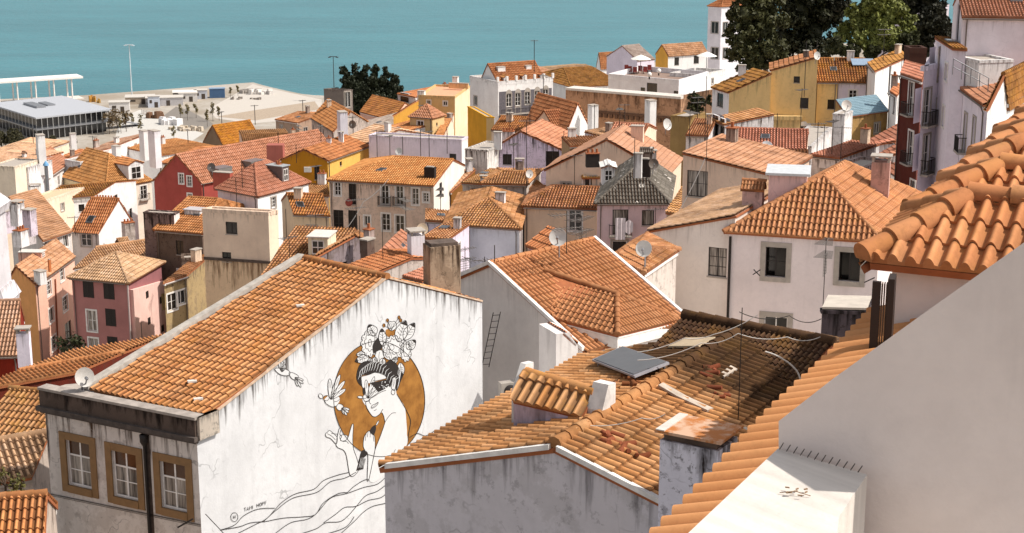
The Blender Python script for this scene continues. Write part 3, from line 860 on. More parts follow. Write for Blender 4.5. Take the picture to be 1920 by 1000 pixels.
# ground: a hillside falling to a flat quay, cut by the shoreline
shore_px = [(-700, 196), (-80, 190), (157, 179), (330, 166), (474, 154.5), (500, 162), (563, 176), (600, 180), (780, 172), (1010, 150), (1330, 100), (2300, 30)]
sh = np.array([Pz(u, v, 3)[:2] for u, v in shore_px])
def shore(x): return float(np.interp(x, sh[:, 0], sh[:, 1]))
xs = np.linspace(-260, 300, 113); ts = np.concatenate([np.linspace(0, .75, 40), np.linspace(.78, 1, 26)])
vs, uvs = [], []
for x in xs:
    ys = shore(x)
    for t in ts:
        y = -30 + (ys + 30) * t
        vs.append((x, y, max(ground(x, y), 3.0)))
nT = len(ts); fs = []
for i in range(len(xs) - 1):
    for j in range(nT - 1): fs.append((i * nT + j, (i + 1) * nT + j, (i + 1) * nT + j + 1, i * nT + j + 1))
mb = MB(); mb.add(vs, fs)
ed = [vs[i * nT + nT - 1] for i in range(len(xs))]
for a, b in zip(ed[:-1], ed[1:]): mb.poly([a, b, (b[0], b[1], -2), (a[0], a[1], -2)])
t = NT('quay_ground'); ob = t.coord()
n1 = t.noise(ob, .035, 6, .6); n2 = t.noise(ob, .6, 5, .7)
c = t.mix(t.mapr(n1, .4, .62), lin('aca59c'), lin('94897b'))
c = t.mix(t.math('MULTIPLY', t.mapr(n2, .45, .7), .5), c, lin('8a7c6e'))
struct(mb.build('ground', t.fin(c, .95, .1)))
def patch(name, px, z, col, var=.12):
    mb = MB(); mb.poly([Pz(u, v, z) for u, v in px])
    return struct(mb.build(name, plain(name, col, .95, var=var)))
patch('quay_pavement', [(390, 205), (474, 158), (500, 165), (603, 187), (604, 220), (470, 232), (405, 222)], 3.02, 'b9b1a8', .1)
patch('asphalt_path', [(300, 222), (330, 200), (352, 206), (400, 232), (385, 243), (345, 236)], 3.03, '7c756e')
patch('promenade', [(215, 262), (225, 222), (262, 206), (300, 215), (345, 240), (382, 250), (330, 285)], 3.024, 'bcb8b2', .1)
patch('sand_patch', [(405, 219), (470, 208), (590, 190), (600, 205), (480, 226)], 3.035, 'a39280', .3)
# ---------------------------------------------------------------- waterfront
zq = 3.
def flatbox(mb, px, z0, z1, mat=0):
    q = [Pz(u, v, z1) for u, v in px]
    mb.prism([V3(a[0], a[1], z0) for a in q], UP * (z1 - z0), mat)
# glass terminal pavilion
D0 = 528; zr = P(67, 221, D0)[2]
rA, rB, rC = P(67, 221, D0), Pz(210, 204.5, zr), Pz(-22, 194, zr)
ax, ay = rB - rA, rC - rA
pav = thing('glass_pavilion', 'low glass pavilion with flat white roof and dark glazed storeys', 'pavilion', V3(*((rA + rB + rC) / 3)[:2], zq))
mb = MB(); mb.prism([rA, rB, rB + ay, rC], -UP * .5); mb.build('roof', plain('white_roof_sheet', 'a8aab0', .7), pav)
mb = MB(); q = rA + ax * .3 + ay * .45 + UP * .01; mb.obox(q, ax * .12, ay * .28, UP * .7); mb.obox(q + ax * .18 + ay * .05, ax * .1, ay * .2, UP * .5); mb.build('roof_plant', METAL, pav)
mb = MB(); i0 = rA + ax * .04 + ay * .04
mb.prism([V3(*(rA + ax * a + ay * b)[:2], zq) for a, b in ((.05, .06), (.95, .06), (.95, .94), (.05, .94))], UP * (zr - .52 - zq))
t = NT('dark_glazing'); t.b.inputs['Metallic'].default_value = 0
gm = t.fin(lin('2a2a2c'), .12, .6); mb.build('glazing', gm, pav)
mb = MB(); zm = zq + (zr - zq) * .46
mb.prism([V3(*(rA + ax * a + ay * b)[:2], zm) for a, b in ((-.01, -.01), (1.0, -.01), (1.0, 1.0), (-.01, 1.0))], UP * .4); mb.build('floor_slab', METAL, pav)
mb = MB()
for i in range(15):
    q = rA + ax * i / 14; mb.tube([V3(*q[:2], zq), V3(*q[:2], zr - .4)], .09, 4)
    q = rA + ay * i / 14; mb.tube([V3(*q[:2], zq), V3(*q[:2], zr - .4)], .09, 4)
mb.build('mullions', plain('pale_mullions', 'b8b6b4', .5), pav)
mb = MB(); mb.prism([V3(*(rA + ax * 1.02 + ay * .1)[:2], zm), V3(*(rA + ax * 1.02 + ay * .22)[:2], zm), V3(*(rA + ax * 1.5 + ay * .22)[:2], zq), V3(*(rA + ax * 1.5 + ay * .1)[:2], zq)], UP * .3); mb.build('ramp', METAL, pav)
# white canopy on columns behind it
zc = P(155, 147, 610)[2]
g = thing('waterfront_canopy', 'long white open canopy on slender columns at the water edge', 'canopy', V3(*P(60, 175, 600)[:2], zq))
e1, e0 = Pz(156, 147, zc), Pz(-60, 161, zc); d = unit(e1 - e0); nn = V3(-d[1], d[0], 0)
mb = MB(); mb.prism([e0, e1, e1 + nn * 9, e0 + nn * 9], UP * .7); mb.build('roof', WHITE, g)
L = np.linalg.norm(e1 - e0)
for k in np.linspace(.1, .9, 6):
    for b in (1, 8): mb = MB(); mb.tube([V3(*(e0 + d * L * k + nn * b)[:2], zq), V3(*(e0 + d * L * k + nn * b)[:2], zc)], .3, 6); mb.build('column', WHITE, g)
mb = MB(); mb.prism([V3(*(e0 + d * a * L + nn * b)[:2], zq) for a, b in ((0, 0.5), (.9, .5), (.9, 8.5), (0, 8.5))], UP * 2.6); mb.build('base_wall', plain('pinkish_base', 'b0a098', .9), g)
mb = MB(); mb.prism([V3(*(e0 + d * a * L + nn * b)[:2], zq + 2.6) for a, b in ((0, .4), (1.0, .4), (1.0, 8.6), (0, 8.6))], UP * .3); mb.build('deck', LIGHTC, g)
# huts and containers: px of the near bottom corner, width, depth, height
def hut(label, u, v, w, d, h, col, name='site_hut', cat='hut', roofc='bdb6ae', yaw=.2, group='huts and containers on the quay', slope=0., door=True):
    b = Pz(u, v, zq); o = thing(name, label, cat, b, group)
    dx = V3(math.cos(yaw), math.sin(yaw), 0); dy = V3(-dx[1], dx[0], 0)
    mb = MB(); mb.obox(b + dy * .01, dx * w, dy * d, UP * h)
    if name == 'shipping_container':
        for i in range(int(w / .5)): mb.obox(b + dx * (i * .5 + .1) - dy * .06 + UP * .2, dx * .25, dy * .065, UP * (h - .4))
    mb.build('wall', plain('hut_' + col, col, .7), o)
    mb = MB(); q = b - dx * .2 - dy * .2 + UP * (h + .005); mb.obox(q, dx * (w + .4), dy * (d + .4), UP * .22); mb.build('roof', plain('hutroof_' + roofc, roofc, .8), o)
    if door:
        mb = MB(); mb.obox(b + dx * w * .55 - dy * .03, dx * min(1.4, w * .3), dy * .035, UP * min(2.1, h * .8)); mb.build('door', plain('hut_dark', '4a4038'), o); mb = MB(); mb.obox(b + dx * w * .15 - dy * .03 + UP * h * .4, dx * w * .2, dy * .035, UP * h * .3); mb.build('window', plain('hut_dark', '4a4038'), o)
hut('long low beige quay shed with a dark doorway', *Z1(735, 302), 11, 8, 2.6, 'b5a592')
hut('long grey corrugated quay shed beside the beige one', *Z1(855, 312), 14, 7, 3.0, 'b4b0b0')
hut('small white booth in front of the grey shed', *Z1(868, 320), 4.4, 3, 4.2, 'c5cad4', name='booth', cat='booth')
hut('open brown shed with pale flat roof near the blue container', *Z1(1015, 285), 9, 7, 3.4, '6b5a4c', roofc='d6d0ca')
hut('white cabin standing in front of the brown shed', *Z1(1050, 287), 7, 5, 3.2, 'cfcac5', name='cabin', cat='cabin')
hut('grey-white site cabin right of the brown shed', *Z1(1140, 270), 5, 4, 3.4, 'b9bcc4', name='cabin', cat='cabin')
hut('blue steel container standing alone on the pale quay', *Z1(1229, 264), 6, 3, 3.6, '4a688c', name='shipping_container', cat='container', roofc='7d93ac', door=False)
hut('white rendered kiosk beside the glass pavilion', *Z1(640, 348), 7.5, 5, 3.6, 'd8d3cf', name='kiosk', cat='kiosk')
# mast lamps
def mast(label, u, v0, v1, r, col, arms=1, name='lamp_post'):
    b = Pz(u, v0, zq); h = vz(b, v1) - b[2]
    o = thing(name, label, 'lamp post', b, 'tall lamp posts on the quay'); m = plain('post_' + col, col, .5)
    mb = MB(); mb.tube([b, b + UP * h], r, 8, r1=r * .6); mb.build('post', m, o)
    mb = MB(); mb.obox(b + V3(-1.5, -.3, h), V3(3, 0, 0), V3(0, .6, 0), UP * .22)
    for k in (-1.5, 1.5): mb.obox(b + V3(k - .5, -.5, h - .25), V3(1, 0, 0), V3(0, 1, 0), UP * .24)
    mb.build('lamp_head', m, o)
mast('tall pale lamp mast rising in front of the water', 248, 190, 85, .24, 'c9cfd2')
mast('dark lamp post rising beside the dark cypress clump', 627, 190, 107, .2, '3c3c3c')
# saplings
for i, (zx, zy, zt) in enumerate([(1060, 400, 300), (1100, 395, 300), (1150, 380, 295), (1248, 400, 290), (1285, 395, 310), (822, 500, 360), (775, 440, 350), (710, 470, 380), (1020, 520, 430), (1215, 430, 330), (1395, 250, 190), (1350, 260, 200)]):
    u, v = Z1(zx, zy); b = Pz(u, v, zq); h = vz(b, Z1(0, zt)[1]) - 3
    rg = random.Random(i)
    tree('thin young tree planted on the pale promenade', 'sapling', b, [(rg.uniform(-.4, .4), 0, h * q, h * .11) for q in (.5, .65, .8, .92)], 260, .28, leafmat('sap', '5a5236', '8a7c56'), 'young trees on the promenade', .09, i)
# bushes in front of the pavilion and behind it
for i, (u, v, h, w) in enumerate([(6, 292, 8, 4), (24, 290, 8.5, 4), (42, 294, 7, 4), (62, 290, 4.6, 2.6), (100, 285, 5, 2.6), (140, 282, 4.5, 2.4), (205, 252, 7, 3), (222, 250, 8, 3.4), (237, 247, 7, 3)]):
    b = Pz(u, v, zq)
    lab = ['dark bushy tree at the left frame edge below the pavilion', 'dark tree second from the left below the pavilion', 'dark tree below the left corner of the pavilion roof', 'small thin tree by the pavilion corner', 'small thin tree below the middle of the pavilion front', 'small thin tree near the pavilion ramp', 'sparse brown tree left in the clump right of the pavilion', 'tall sparse brown tree in the clump right of the pavilion', 'sparse brown tree right in the clump beside the pavilion'][i]
    rg = random.Random(i + 40)
    tree(lab, 'promenade_tree', b, [(rg.uniform(-w, w) * .5, rg.uniform(-w, w) * .5, h * rg.uniform(.45, .95), w * .42) for _ in range(6)], 1500 if i < 3 else 500, .32, leafmat('prom', '2c2a1a', '4e4a30') if i < 6 else leafmat('prom2', '4a3a26', '7a6648'), 'trees around the pavilion', .14, i + 60)
# piles, bags, barriers on the quay
for i, (zx, zy, w, h, col, lab) in enumerate([(960, 412, 7, 2.4, 'd5d2d2', 'heap of white sacks left of the stacked slabs'), (1010, 418, 6, 2.6, 'dad7d6', 'heap of white sacks on the promenade right of the first heap'), (905, 380, 5, 2.6, '7a5a44', 'rusty brown skip on the promenade'),
        (1070, 448, 9, 1.5, 'b8a892', 'low pile of beige paving slabs'), (1120, 455, 8, 1.7, 'c4b6a4', 'pile of pale paving slabs nearest the shore roofs'), (545, 285, 2, 2.6, 'b08038', 'yellow digger behind the pavilion roof'), (578, 292, 1.4, 2, 'b08a48', 'small yellow loader behind the pavilion roof'),
        (1490, 235, 9, 2.6, 'a8a098', 'grey heap of rubble on the quay tip'), (1530, 240, 8, 2.2, 'd2ccc6', 'white bundle heap on the quay tip'), (1430, 270, 16, 1.2, '8a8078', 'long low row of stacked kerbs on the quay')]):
    b = Pz(*Z1(zx, zy), zq); o = thing('material_pile' if 'digger' not in lab and 'loader' not in lab else 'digger', lab, 'digger' if 'yellow' in lab else 'pile', b, 'materials left on the quay')
    mb = MB(); rg = random.Random(i)
    for k in range(9):
        s_ = rg.uniform(.5, 1) * min(w / 3, h)
        x = b + V3(rg.uniform(-.5, .5) * w, rg.uniform(-1, 1), 0); a = rg.uniform(0, 3)
        mb.cbox(x, (math.cos(a), math.sin(a)), (-math.sin(a), math.cos(a)), s_ * 1.5, s_, 3., 3 + h * rg.uniform(.4, 1))
    mb.build('heap', plain('heap_' + col, col, .8), o)
# stacked-fence posts line
for i in range(14):
    b = Pz(*Z1(830 + i * 9, 355 + i * 2.2), zq); mb = MB(); mb.obox(b, V3(.35, 0, 0), V3(0, .35, 0), UP * 1.7)
    mb.obox(b - V3(.1, .1, 0), V3(.55, 0, 0), V3(0, .55, 0), UP * .25)
    tag(mb.build('bollard', LIGHTC, None, b), 'short pale bollard in the row crossing the promenade', 'bollard', 'bollards across the promenade')
# the dark clump of cypresses
cy = leafmat('cypress', '14180d', '343a26')
rg = random.Random(5)
for i, (u, w, vt, lab) in enumerate([(650, 24, 121, 'dark dense cypress at the left end of the clump by the river'), (668, 26, 117, 'tallest dark cypress, second from the left of the clump'), (686, 26, 119, 'dark cypress in the middle of the riverside clump'), (706, 26, 120, 'dark cypress right of the middle of the riverside clump'), (724, 24, 124, 'dark cypress second from the right of the clump'), (741, 20, 139, 'smallest dark cypress at the right end of the clump')]):
    b = Pz(u, 214, 3); h = vz(b, vt) - 3; k = b[1] / F
    bl = []
    for j in range(9):
        q = j / 8; bl.append((rg.uniform(-.5, .5) * w * k * (1 - q * .7), rg.uniform(-1.5, 1.5), h * (.12 + .78 * q), max(w * k * .85 * (1 - q) ** .5, 1.5)))
    tree(lab, 'cypress', b, bl, 16000, .5, cy, 'cypress clump by the river', .3, 80 + i, .2, .62)
# old kiosk tower
b0 = P(605, 168, 520); 
kz = Pz(612, 206, 3)
ko = House('dark stone kiosk tower with arched openings beside the cypresses', (645, 170), 512, (607, 167), (661, 168.5), 'flat', wall=plaster('6e645e', .6), name='kiosk_tower', cat='kiosk', group=None, par=.3, base=3,
           wins=[('AC', Z2(635, 335), 2.2, 5, 'stone'), ('AC', Z2(665, 335), 2.0, 5, 'stone')])
# ================================================================ NEAR RIGHT: barrel tiled roofs and white wall
AX = unit(V3(.435, .90, 0)); AC_ = V3(AX[1], -AX[0], 0)     # street axis and the axis across it
PW = plaster('dccfc8', .05, 0, gain=1.2)
cornr = P(1638, 475, 19.6)
hr = thing('white_house', 'near white house under bright new barrel tiles in stepped hipped ridges', 'house', cornr - UP * 9)
mb = MB(); ze = cornr[2]
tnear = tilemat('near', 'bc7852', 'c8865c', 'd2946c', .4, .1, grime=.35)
for i in range(6):
    e = cornr + AX * 2.46 * i
    ln, hh, ins = 9., .54, .96
    a0, a1 = e - AX * (.18 if i == 0 else 0), e + AC_ * ln - AX * (.18 if i == 0 else 0)
    z0 = -.08 if i == 0 else 0.
    a0 = a0 + UP * z0; a1 = a1 + UP * z0
    b0, b1 = e + AX * 2.46, e + AX * 2.46 + AC_ * ln
    r0, r1 = e + AX * 1.23 + AC_ * ins + UP * hh, e + AX * 1.23 + AC_ * ln + UP * hh
    tile_plane(mb, [a0, a1, r1, r0], .222, .48, .095, .036, 14, .03, jit=.5, cov=.64)
    tile_plane(mb, [b0, b1, r1, r0], .222, .48, .095, .036, 6, .03, jit=.5, cov=.64)
    tile_plane(mb, [b0 - AC_ * .12 - UP * .06, a0 - AC_ * .12 - UP * .06, r0], .222, .48, .095, .036, 12, .03, jit=.5, cov=.64)
    caps(mb, r0 - AC_ * .05, r1, .132, .55, 14, lift=.09, fl=.16); caps(mb, a0 - AC_ * .1, r0, .138, .48, 14, lift=.085, fl=.18); caps(mb, b0 - AC_ * .1, r0, .12, .5, 10, lift=.08, fl=.16)
mb.build('roof', [tnear, TERRA], hr)
mb = MB(); w0 = cornr + AC_ * .22 + AX * .12 - UP * .07
mb.prism([w0, w0 + AC_ * 9, w0 + AC_ * 9 + AX * 12, w0 + AX * 12], -UP * 9); mb.build('wall', PW, hr)
# lower eave of the same building: one row of barrels looking out past the wall
lo = thing('lower_roof', 'lower tiled roof whose orange eave runs down past the white wall', 'roof', V3(1.4, 13.6, CZ - 9), None)
N_, Fr_ = P(1238, 1012, 13.4), P(1637, 597, 20.9)
N_ = N_ - unit(Fr_ - N_) * 3.2
ex = unit(Fr_ - N_); Lx = np.linalg.norm(Fr_ - N_); up = unit(V3(ex[1], -ex[0], 0))
mb = MB(); n_t = int(Lx / .30)
tile_plane(mb, [N_, Fr_, Fr_ + up * 1.7 + UP * .55, N_ + up * 1.7 + UP * .55], Lx / n_t, .85, .13, .03, 16, .02, jit=.6, cov=.86)
mb.build('tiles', [tilemat('strip', 'd4925c', 'dc9c66', 'e2a672', .08, grime=.4), TERRA], lo)
mb = MB(); mb.prism([N_ + up * .25 - UP * .1, Fr_ + up * .25 - UP * .1, Fr_ + up * 1.7 + UP * .40, N_ + up * 1.7 + UP * .40], -UP * 6); mb.build('wall', PW, lo)
# louvred metal screen
so = thing('louvre_screen', 'dark metal louvred screen standing at the end of the orange eave', 'screen', P(1640, 665, 18.5))
q = P(1641, 662, 18.5); hh = vz(q, 530) - q[2]; mb = MB()
sx = unit(V3(.95, -.3, 0)); sy = V3(.3, .95, 0)
mb.obox(q - sx * .08 + sy * .02, sx * .10, sy * .06, UP * hh); mb.obox(q + sx * .10, sx * .08, sy * .3, UP * (hh + .05)); mb.build('frame', DARK, so)
mb = MB()
for k in range(3): mb.obox(q + sx * (.026 + .027 * k) + sy * .04, sx * .012, sy * .12, UP * hh * .97)
mb.build('louvres', plain('louvre', '6a5a4c', .5), so)
# big white parapet wall with a slanting top
W0 = P(1460, 842, 10.); wn_ = -AX
wf = thing('parapet_wall', 'large shaded white parapet wall with slanting top edge at lower right', 'wall', W0 - UP * 4)
pts = [Pp(u, v, W0, wn_) for u, v in [(1460, 846), (1460, 790), (1561, 711), (1740, 582), (1920, 455), (2150, 292), (2150, 1300), (1460, 1300)]]
mb = MB(); n_ = len(pts); back = [p + AX * .35 - UP * (.24 if 1 <= i <= 5 else 0) for i, p in enumerate(pts)]
mb.poly(pts); mb.poly(back[::-1])
for i in range(n_): mb.poly([pts[i], pts[(i + 1) % n_], back[(i + 1) % n_], back[i]])
mb.build('wall', plaster('dccdc6', .10, 0, 3., '9a9088', gain=1.4), wf)
zl = W0[2]
lt = [Pz(u, v, zl) for u, v in [(1459, 841), (1626, 890), (1573, 969), (1562, 1060), (1205, 1080)]]
lg = thing('ledge_block', 'sunlit white rendered ledge projecting from the slanting parapet wall', 'ledge', V3(*lt[2][:2], zl - 2))
mb = MB(); mb.prism(lt, -UP * 2.2); mb.build('block', plaster('d8d0c8', .12, .04, gain=1.1), lg)
sp = thing('bird_spikes', 'row of short dark spikes along the foot of the slanting wall', 'spikes', lt[0])
mb = MB()
for k in range(12):
    p = lt[0] + (lt[1] - lt[0]) * (k + .4) / 12.5 - AX * .03 + UP * .01
    mb.tube([p, p + UP * .055 + AC_ * .03 - AX * .02], .004, 4)
mb.build('pins', plain('spike', '5a524c'), sp)
tw_ = thing('dry_twig', 'dry brown twig with withered leaves lying on the white ledge', 'twig', Pz(1495, 925, zl))
mb = MB(); t0, t1 = Pz(1462, 924, zl + .012), Pz(1520, 930, zl + .012)
mb.tube([t0, (t0 + t1) / 2 + UP * .02, t1], .003, 4)
for k in range(9):
    p = t0 + (t1 - t0) * rnd.uniform(.15, 1) + V3(rnd.uniform(-.05, .05), rnd.uniform(-.05, .09), .015); mb.cbox(p, (1, rnd.uniform(-1, 1)), (rnd.uniform(-1, 1), 1), .025, .012, p[2] - .004, p[2] + .002)
mb.build('twig', plain('twig', '8a7056'), tw_)

# ================================================================ FRONT ROOF WITH CHIMNEY AND DORMER
a_ = unit(V3(.51, .86, 0)); c_ = V3(a_[1], -a_[0], 0)
ap = P(1040, 838, 27); zev = ap[2] - 1.12
LW = 3.74; RW = 4.0
LA = V3(*(ap - c_ * LW)[:2], zev); LB = V3(*(ap + c_ * RW)[:2], zev)
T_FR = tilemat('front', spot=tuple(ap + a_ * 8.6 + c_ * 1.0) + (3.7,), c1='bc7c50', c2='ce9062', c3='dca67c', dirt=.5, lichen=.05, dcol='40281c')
HF = House('near house with shaded grey gable, weathered roof holes and a rusty-capped chimney', LA, 27, LB, ('d', a_[0], a_[1], 8.2), 'gAC', rh=1.12, f=LW / (LW + RW), tile=T_FR,
           wall=plaster('b4b0b5', .5, .25, 1.2, '3a3436', '86827f'), o=.12, cornice='none', tw=.22, rake=.02, capr=.13)
mb = MB()
for i, (e, r_) in enumerate(((LA, ap), (LB, ap))):
    d = r_ - e; mb.obox(e + d * .02 - a_ * .10 + UP * -.02, d * .96, a_ * .13, UP * .10)
mb.build('verge', plain('white_verge', 'dedad6', .8, var=.2), HF.root)
cb = P(1306, 965, 25.4); ctop = vz(cb, 822)
co = MB(); co.cbox(cb, c_, a_, 1.06, .8, cb[2] - 1.2, ctop)
cho = co.build('chimney', plaster('cccbd8', .8, .6, 1.1, '2c2626', '6c6870', 1.3), HF.root); cho['label'] = 'stained grey chimney with a rusty metal sheet on top'
mb = MB(); mb.cbox(cb, c_, a_, .96, .7, ctop, ctop + .14); mb.build('chimney_neck', SOOT, cho)
mb = MB(); mb.cbox(cb, c_, a_, 1.2, .95, ctop + .14, ctop + .19)
t = NT('rusty_sheet'); n = t.noise(t.coord(), 2.2, 6, .7)
mb.build('chimney_cap', t.fin(t.mix(t.mapr(n, .48, .6), lin('b4703a'), lin('c8a48a')), .75, .3), cho)
mb = MB(); mb.cbox(cb - c_ * .5, c_, a_, .16, .95, ctop + .191, ctop + .21); mb.build('cap_edge', LIGHTC, cho)
# dormer on its left slope
z1, z2 = ap[2] + .0, ap[2] + .33
E0, E1 = Pz(963, 755, z1), Pz(1094, 785, z1); F0, F1 = Pz(986, 710, z2), Pz(1112, 744, z2)
mb = MB(); dn = UP * -1.6
mb.prism([E0, E1, F1, F0], dn)
do = mb.build('dormer', plaster('b5a6b4', .5, .2), HF.root)
mb = MB(); ed = unit(E1 - E0); sd = (E0 - F0)
tile_plane(mb, [E0 + sd * .08 + UP * .05, E1 + sd * .08 + UP * .05, F1 + UP * .05, F0 + UP * .05], .23, .5, .075, .04, 10, .03, jit=1.5)
caps(mb, F0 + UP * .05, F1 + UP * .05, .12, .6, 9)
mb.build('dormer_roof', [tilemat('dormer', 'c88a50', 'd8a06a', 'dcae80', .35, .4, '5a4028', 'c89030', 0.), TERRA], do)
mb = MB(); back_n = unit(F0 - E0) * [1, 1, 0]; back_n = unit(back_n)
for e, f_, s_ in ((E0, F0, -1), (E1, F1, 1)):
    t_ = ed * s_
    mb = MB(); mb.prism([e + t_ * .0 - back_n * -.15 - UP * .5, e + back_n * .15 + UP * .16, f_ + UP * .30, f_ + back_n * .35 + UP * .24, f_ + back_n * .35 - UP * .9, e - UP * .9], t_ * (.13 if s_ < 0 else .34)); mb.build('dormer_cheek', plain('worn_white', 'd6d2ce', .9, var=.25), do)
# skylight hatch on the left slope
n_l = unit(np.cross(HF.polys[0][1] - HF.polys[0][0], HF.polys[0][2] - HF.polys[0][0])); n_l = n_l if n_l[2] > 0 else -n_l
p0 = np.asarray(HF.polys[0][0]) + n_l * .26
sk = [Pp(*X3(x, y), p0, n_l) for x, y in ((675, 660), (830, 592), (1066, 674), (890, 743))]
mb = MB(); mb.prism(sk, -n_l * .045); so = mb.build('skylight', plain('pale_frame', '98959a', .5), HF.root)
mb = MB(); cc = sum(sk) / 4; mb.prism([q + (cc - q) * .07 + n_l * .004 for q in sk], n_l * .012); mb.build('skylight_sheet', plain('grey_sheet', '5e5a5c', .35), so)
for q in sk: mb = MB(); mb.tube([q + (cc - q) * .15 - n_l * .05, q + (cc - q) * .15 - n_l * .3], .03, 5); mb.build('skylight_leg', METAL, so)
# broken tiles lying in the holes
def shards(px, k, seed, col='7a4428'):
    rg = random.Random(seed); mb = MB()
    for i in range(k):
        b = HF.onroof(px[0] + rg.uniform(-20, 20), px[1] + rg.uniform(-11, 11)) + UP * rg.uniform(.05, .13)
        a = rg.uniform(0, 3.1); d = V3(math.cos(a), math.sin(a), rg.uniform(-.3, .3)) * rg.uniform(.06, .15)
        caps(mb, b - d, b + d, rg.uniform(.04, .075), .9, 6, lift=0, sub=False)
    mb.build('broken_tiles', [tilemat('shard' + col, col, '96583a', 'b06c48', .3)], HF.root)
shards(X4(1260, 530), 9, 1); shards(X4(1345, 590), 5, 2); shards(X3(850, 790), 10, 3)
shards(X5(290, 360), 8, 4, '3a2c24'); shards(X5(330, 445), 5, 5, '3a2c24')
# white mortar flashing strips on the right slope
pr = np.asarray(HF.polys[1][0]); n_r = unit(np.cross(HF.polys[1][1] - HF.polys[1][0], HF.polys[1][2] - HF.polys[1][0])); n_r = n_r if n_r[2] > 0 else -n_r
mb = MB()
for q in ([(75, 395), (95, 385), (190, 440), (300, 490), (275, 498), (150, 440)], [(325, 350), (370, 315), (398, 330), (345, 362)], [(420, 570), (430, 565), (480, 600), (470, 612)]):
    mb = MB(); mb.prism([Pp(*X5(x, y), pr + n_r * .125, n_r) for x, y in q], -n_r * .05); mb.build('mortar_patch', plain('mortar', 'b4a698', .95, var=.4), HF.root)
# older dark cross roof behind
rz = ap[2] + .05
R0, R1 = Pz(1300, 598, rz), Pz(1556, 645, rz)
k_ = unit(R1 - R0); kn = V3(-k_[1], k_[0], 0)
if kn[1] > 0: kn = -kn
A2 = R0 - k_ * .2 + kn * 4.5 - UP * 1.35; B2 = A2 + k_ * (np.linalg.norm(R1 - R0) + .2)
HD = House('old low house under dark blackened tiles behind the near front roof', A2, 31, B2, A2 - kn * 9.0, 'gAB', rh=1.35, tile=T_DK(), wall=plaster('b0a498', .5), cornice='none', tw=.125)
L0 = R0 - k_ * .1
pl = HF.onroof(*X3(1180, 580))
mb = MB(); q0 = p0 - n_l * .08
mb.prism([Pp(*X3(x, y), q0, n_l) for x, y in ((1060, 592), (1150, 548), (1300, 545), (1215, 590))], -n_l * .04)
mb.build('roof_sheet', plain('beige_sheet', 'b8a488', .8), HF.root)
# chimney block in front of the pale house (black box with pale top)
bb = P(1587, 655, 40); zt = vz(bb, 566)
bx = House('black-stained box chimney with pale concrete lid beside the louvred screen', (1541, 588), 41, (1625, 590), ('d', .3, .95, 1.3), 'flat', wall=plaster('4a4246', .9, .5, 2., '1a1614', '2a2422'), trim=plain('dark_rim', '2a2220'), name='chimney_stack', cat='chimney', group=None, par=-.05)
mb = MB(); h_ = UP * .1; mb.prism([bx.A + h_ + UP * .02, bx.B + h_ + UP * .02, bx.E + h_ + UP * .02, bx.C + h_ + UP * .02], UP * .06); mb.build('lid', plain('lid', 'b8aea2', .9), bx.root)

# ================================================================ THE MURAL HOUSE
D = 48
zt = P(367, 783, D)[2]
mA, mB, mC = P(367, 783, D), Pz(81, 727, zt), Pz(904, 568, zt)
# place the ridge over the mural gable
tq = None
for t in np.linspace(.3, .9, 601):
    p = mA + (mC - mA) * t
    if tq is None and 960 + F * p[0] / p[1] * (CT + (500 - 525) / F * ST) > 725: tq = t
apx = mA + (mC - mA) * tq; apx = V3(apx[0], apx[1], vz(apx, 524))
mE = mB + mC - mA
mroot = thing('mural_house', 'white house with a woman-and-flowers mural on its sunlit gable wall', 'house', V3(*((mA + mE) / 2)[:2], ground(0, 50) - 1), 'houses of the hillside town')
zb = ground(0, 50) - 1
nAB = unit(V3((mB - mA)[1], -(mB - mA)[0], 0)); nAB = nAB if nAB[1] < 0 else -nAB
nAC = unit(V3((mC - mA)[1], -(mC - mA)[0], 0)); nAC = nAC if nAC[0] > 0 else -nAC
Lf, Lm = np.linalg.norm(mB - mA), np.linalg.norm(mC - mA)
class MH: pass
mh = House.__new__(House); mh.root = mroot; mh.zb = zb; mh.D = D
mh.seg = dict(AB=(mA, mB), AC=(mA, mC)); mh.nrm = dict(AB=nAB, AC=nAC); mh.p = mB - mA; mh.q = mC - mA; mh.lq = Lm; mh.tile = T_MU()
wins = []; holes = []
for zx, zy in ((412, 642), (652, 700), (905, 757)):
    hit = Pp(*X1(zx, zy), mA, nAB); cs = np.dot(hit - mA, unit(mB - mA)); ct = hit[2] - zb
    w_, h_ = 1.06, 1.62
    holes.append((cs - w_ / 2, cs + w_ / 2, ct - h_ / 2, ct + h_ / 2)); wins.append((cs, ct, w_, h_))
FACADE = plaster('b8b0aa', 1., .25, 4.2, '3a281c', '7a6656')
mb = MB()
wallface(mb, mA, mB, zb, zt, [(0, 0), (1, 0)], holes, -nAB, 0, .24)
dA = np.dot((apx - mA)[:2], (mC - mA)[:2]) / Lm ** 2
wallface(mb, mA, mC, zb, zt, [(0, 0), (.055, 0), (.056, -.12), (dA, apx[2] - zt), (1, 0)], [], -nAC, 1)
MUR = plaster('cfcfd1', .75, 0, 1.3, '352b24', gain=1.)
mb.build('wall', [FACADE, MUR], mroot)
for i, w in enumerate(wins):
    cs, ct, w_, h_ = w
    mh.window('AB', cs, ct, w_, h_, 'tan cur wide trans panes')
    mb = MB(); mh.fbox(mb, 'AB', cs - w_ / 2 + .05, cs + w_ / 2 - .05, ct + h_ * .17, ct + h_ / 2 - .05, -.118, -.112); mb.build('transom_pane', plain('brown_glass', '4a3020', .1), mroot)
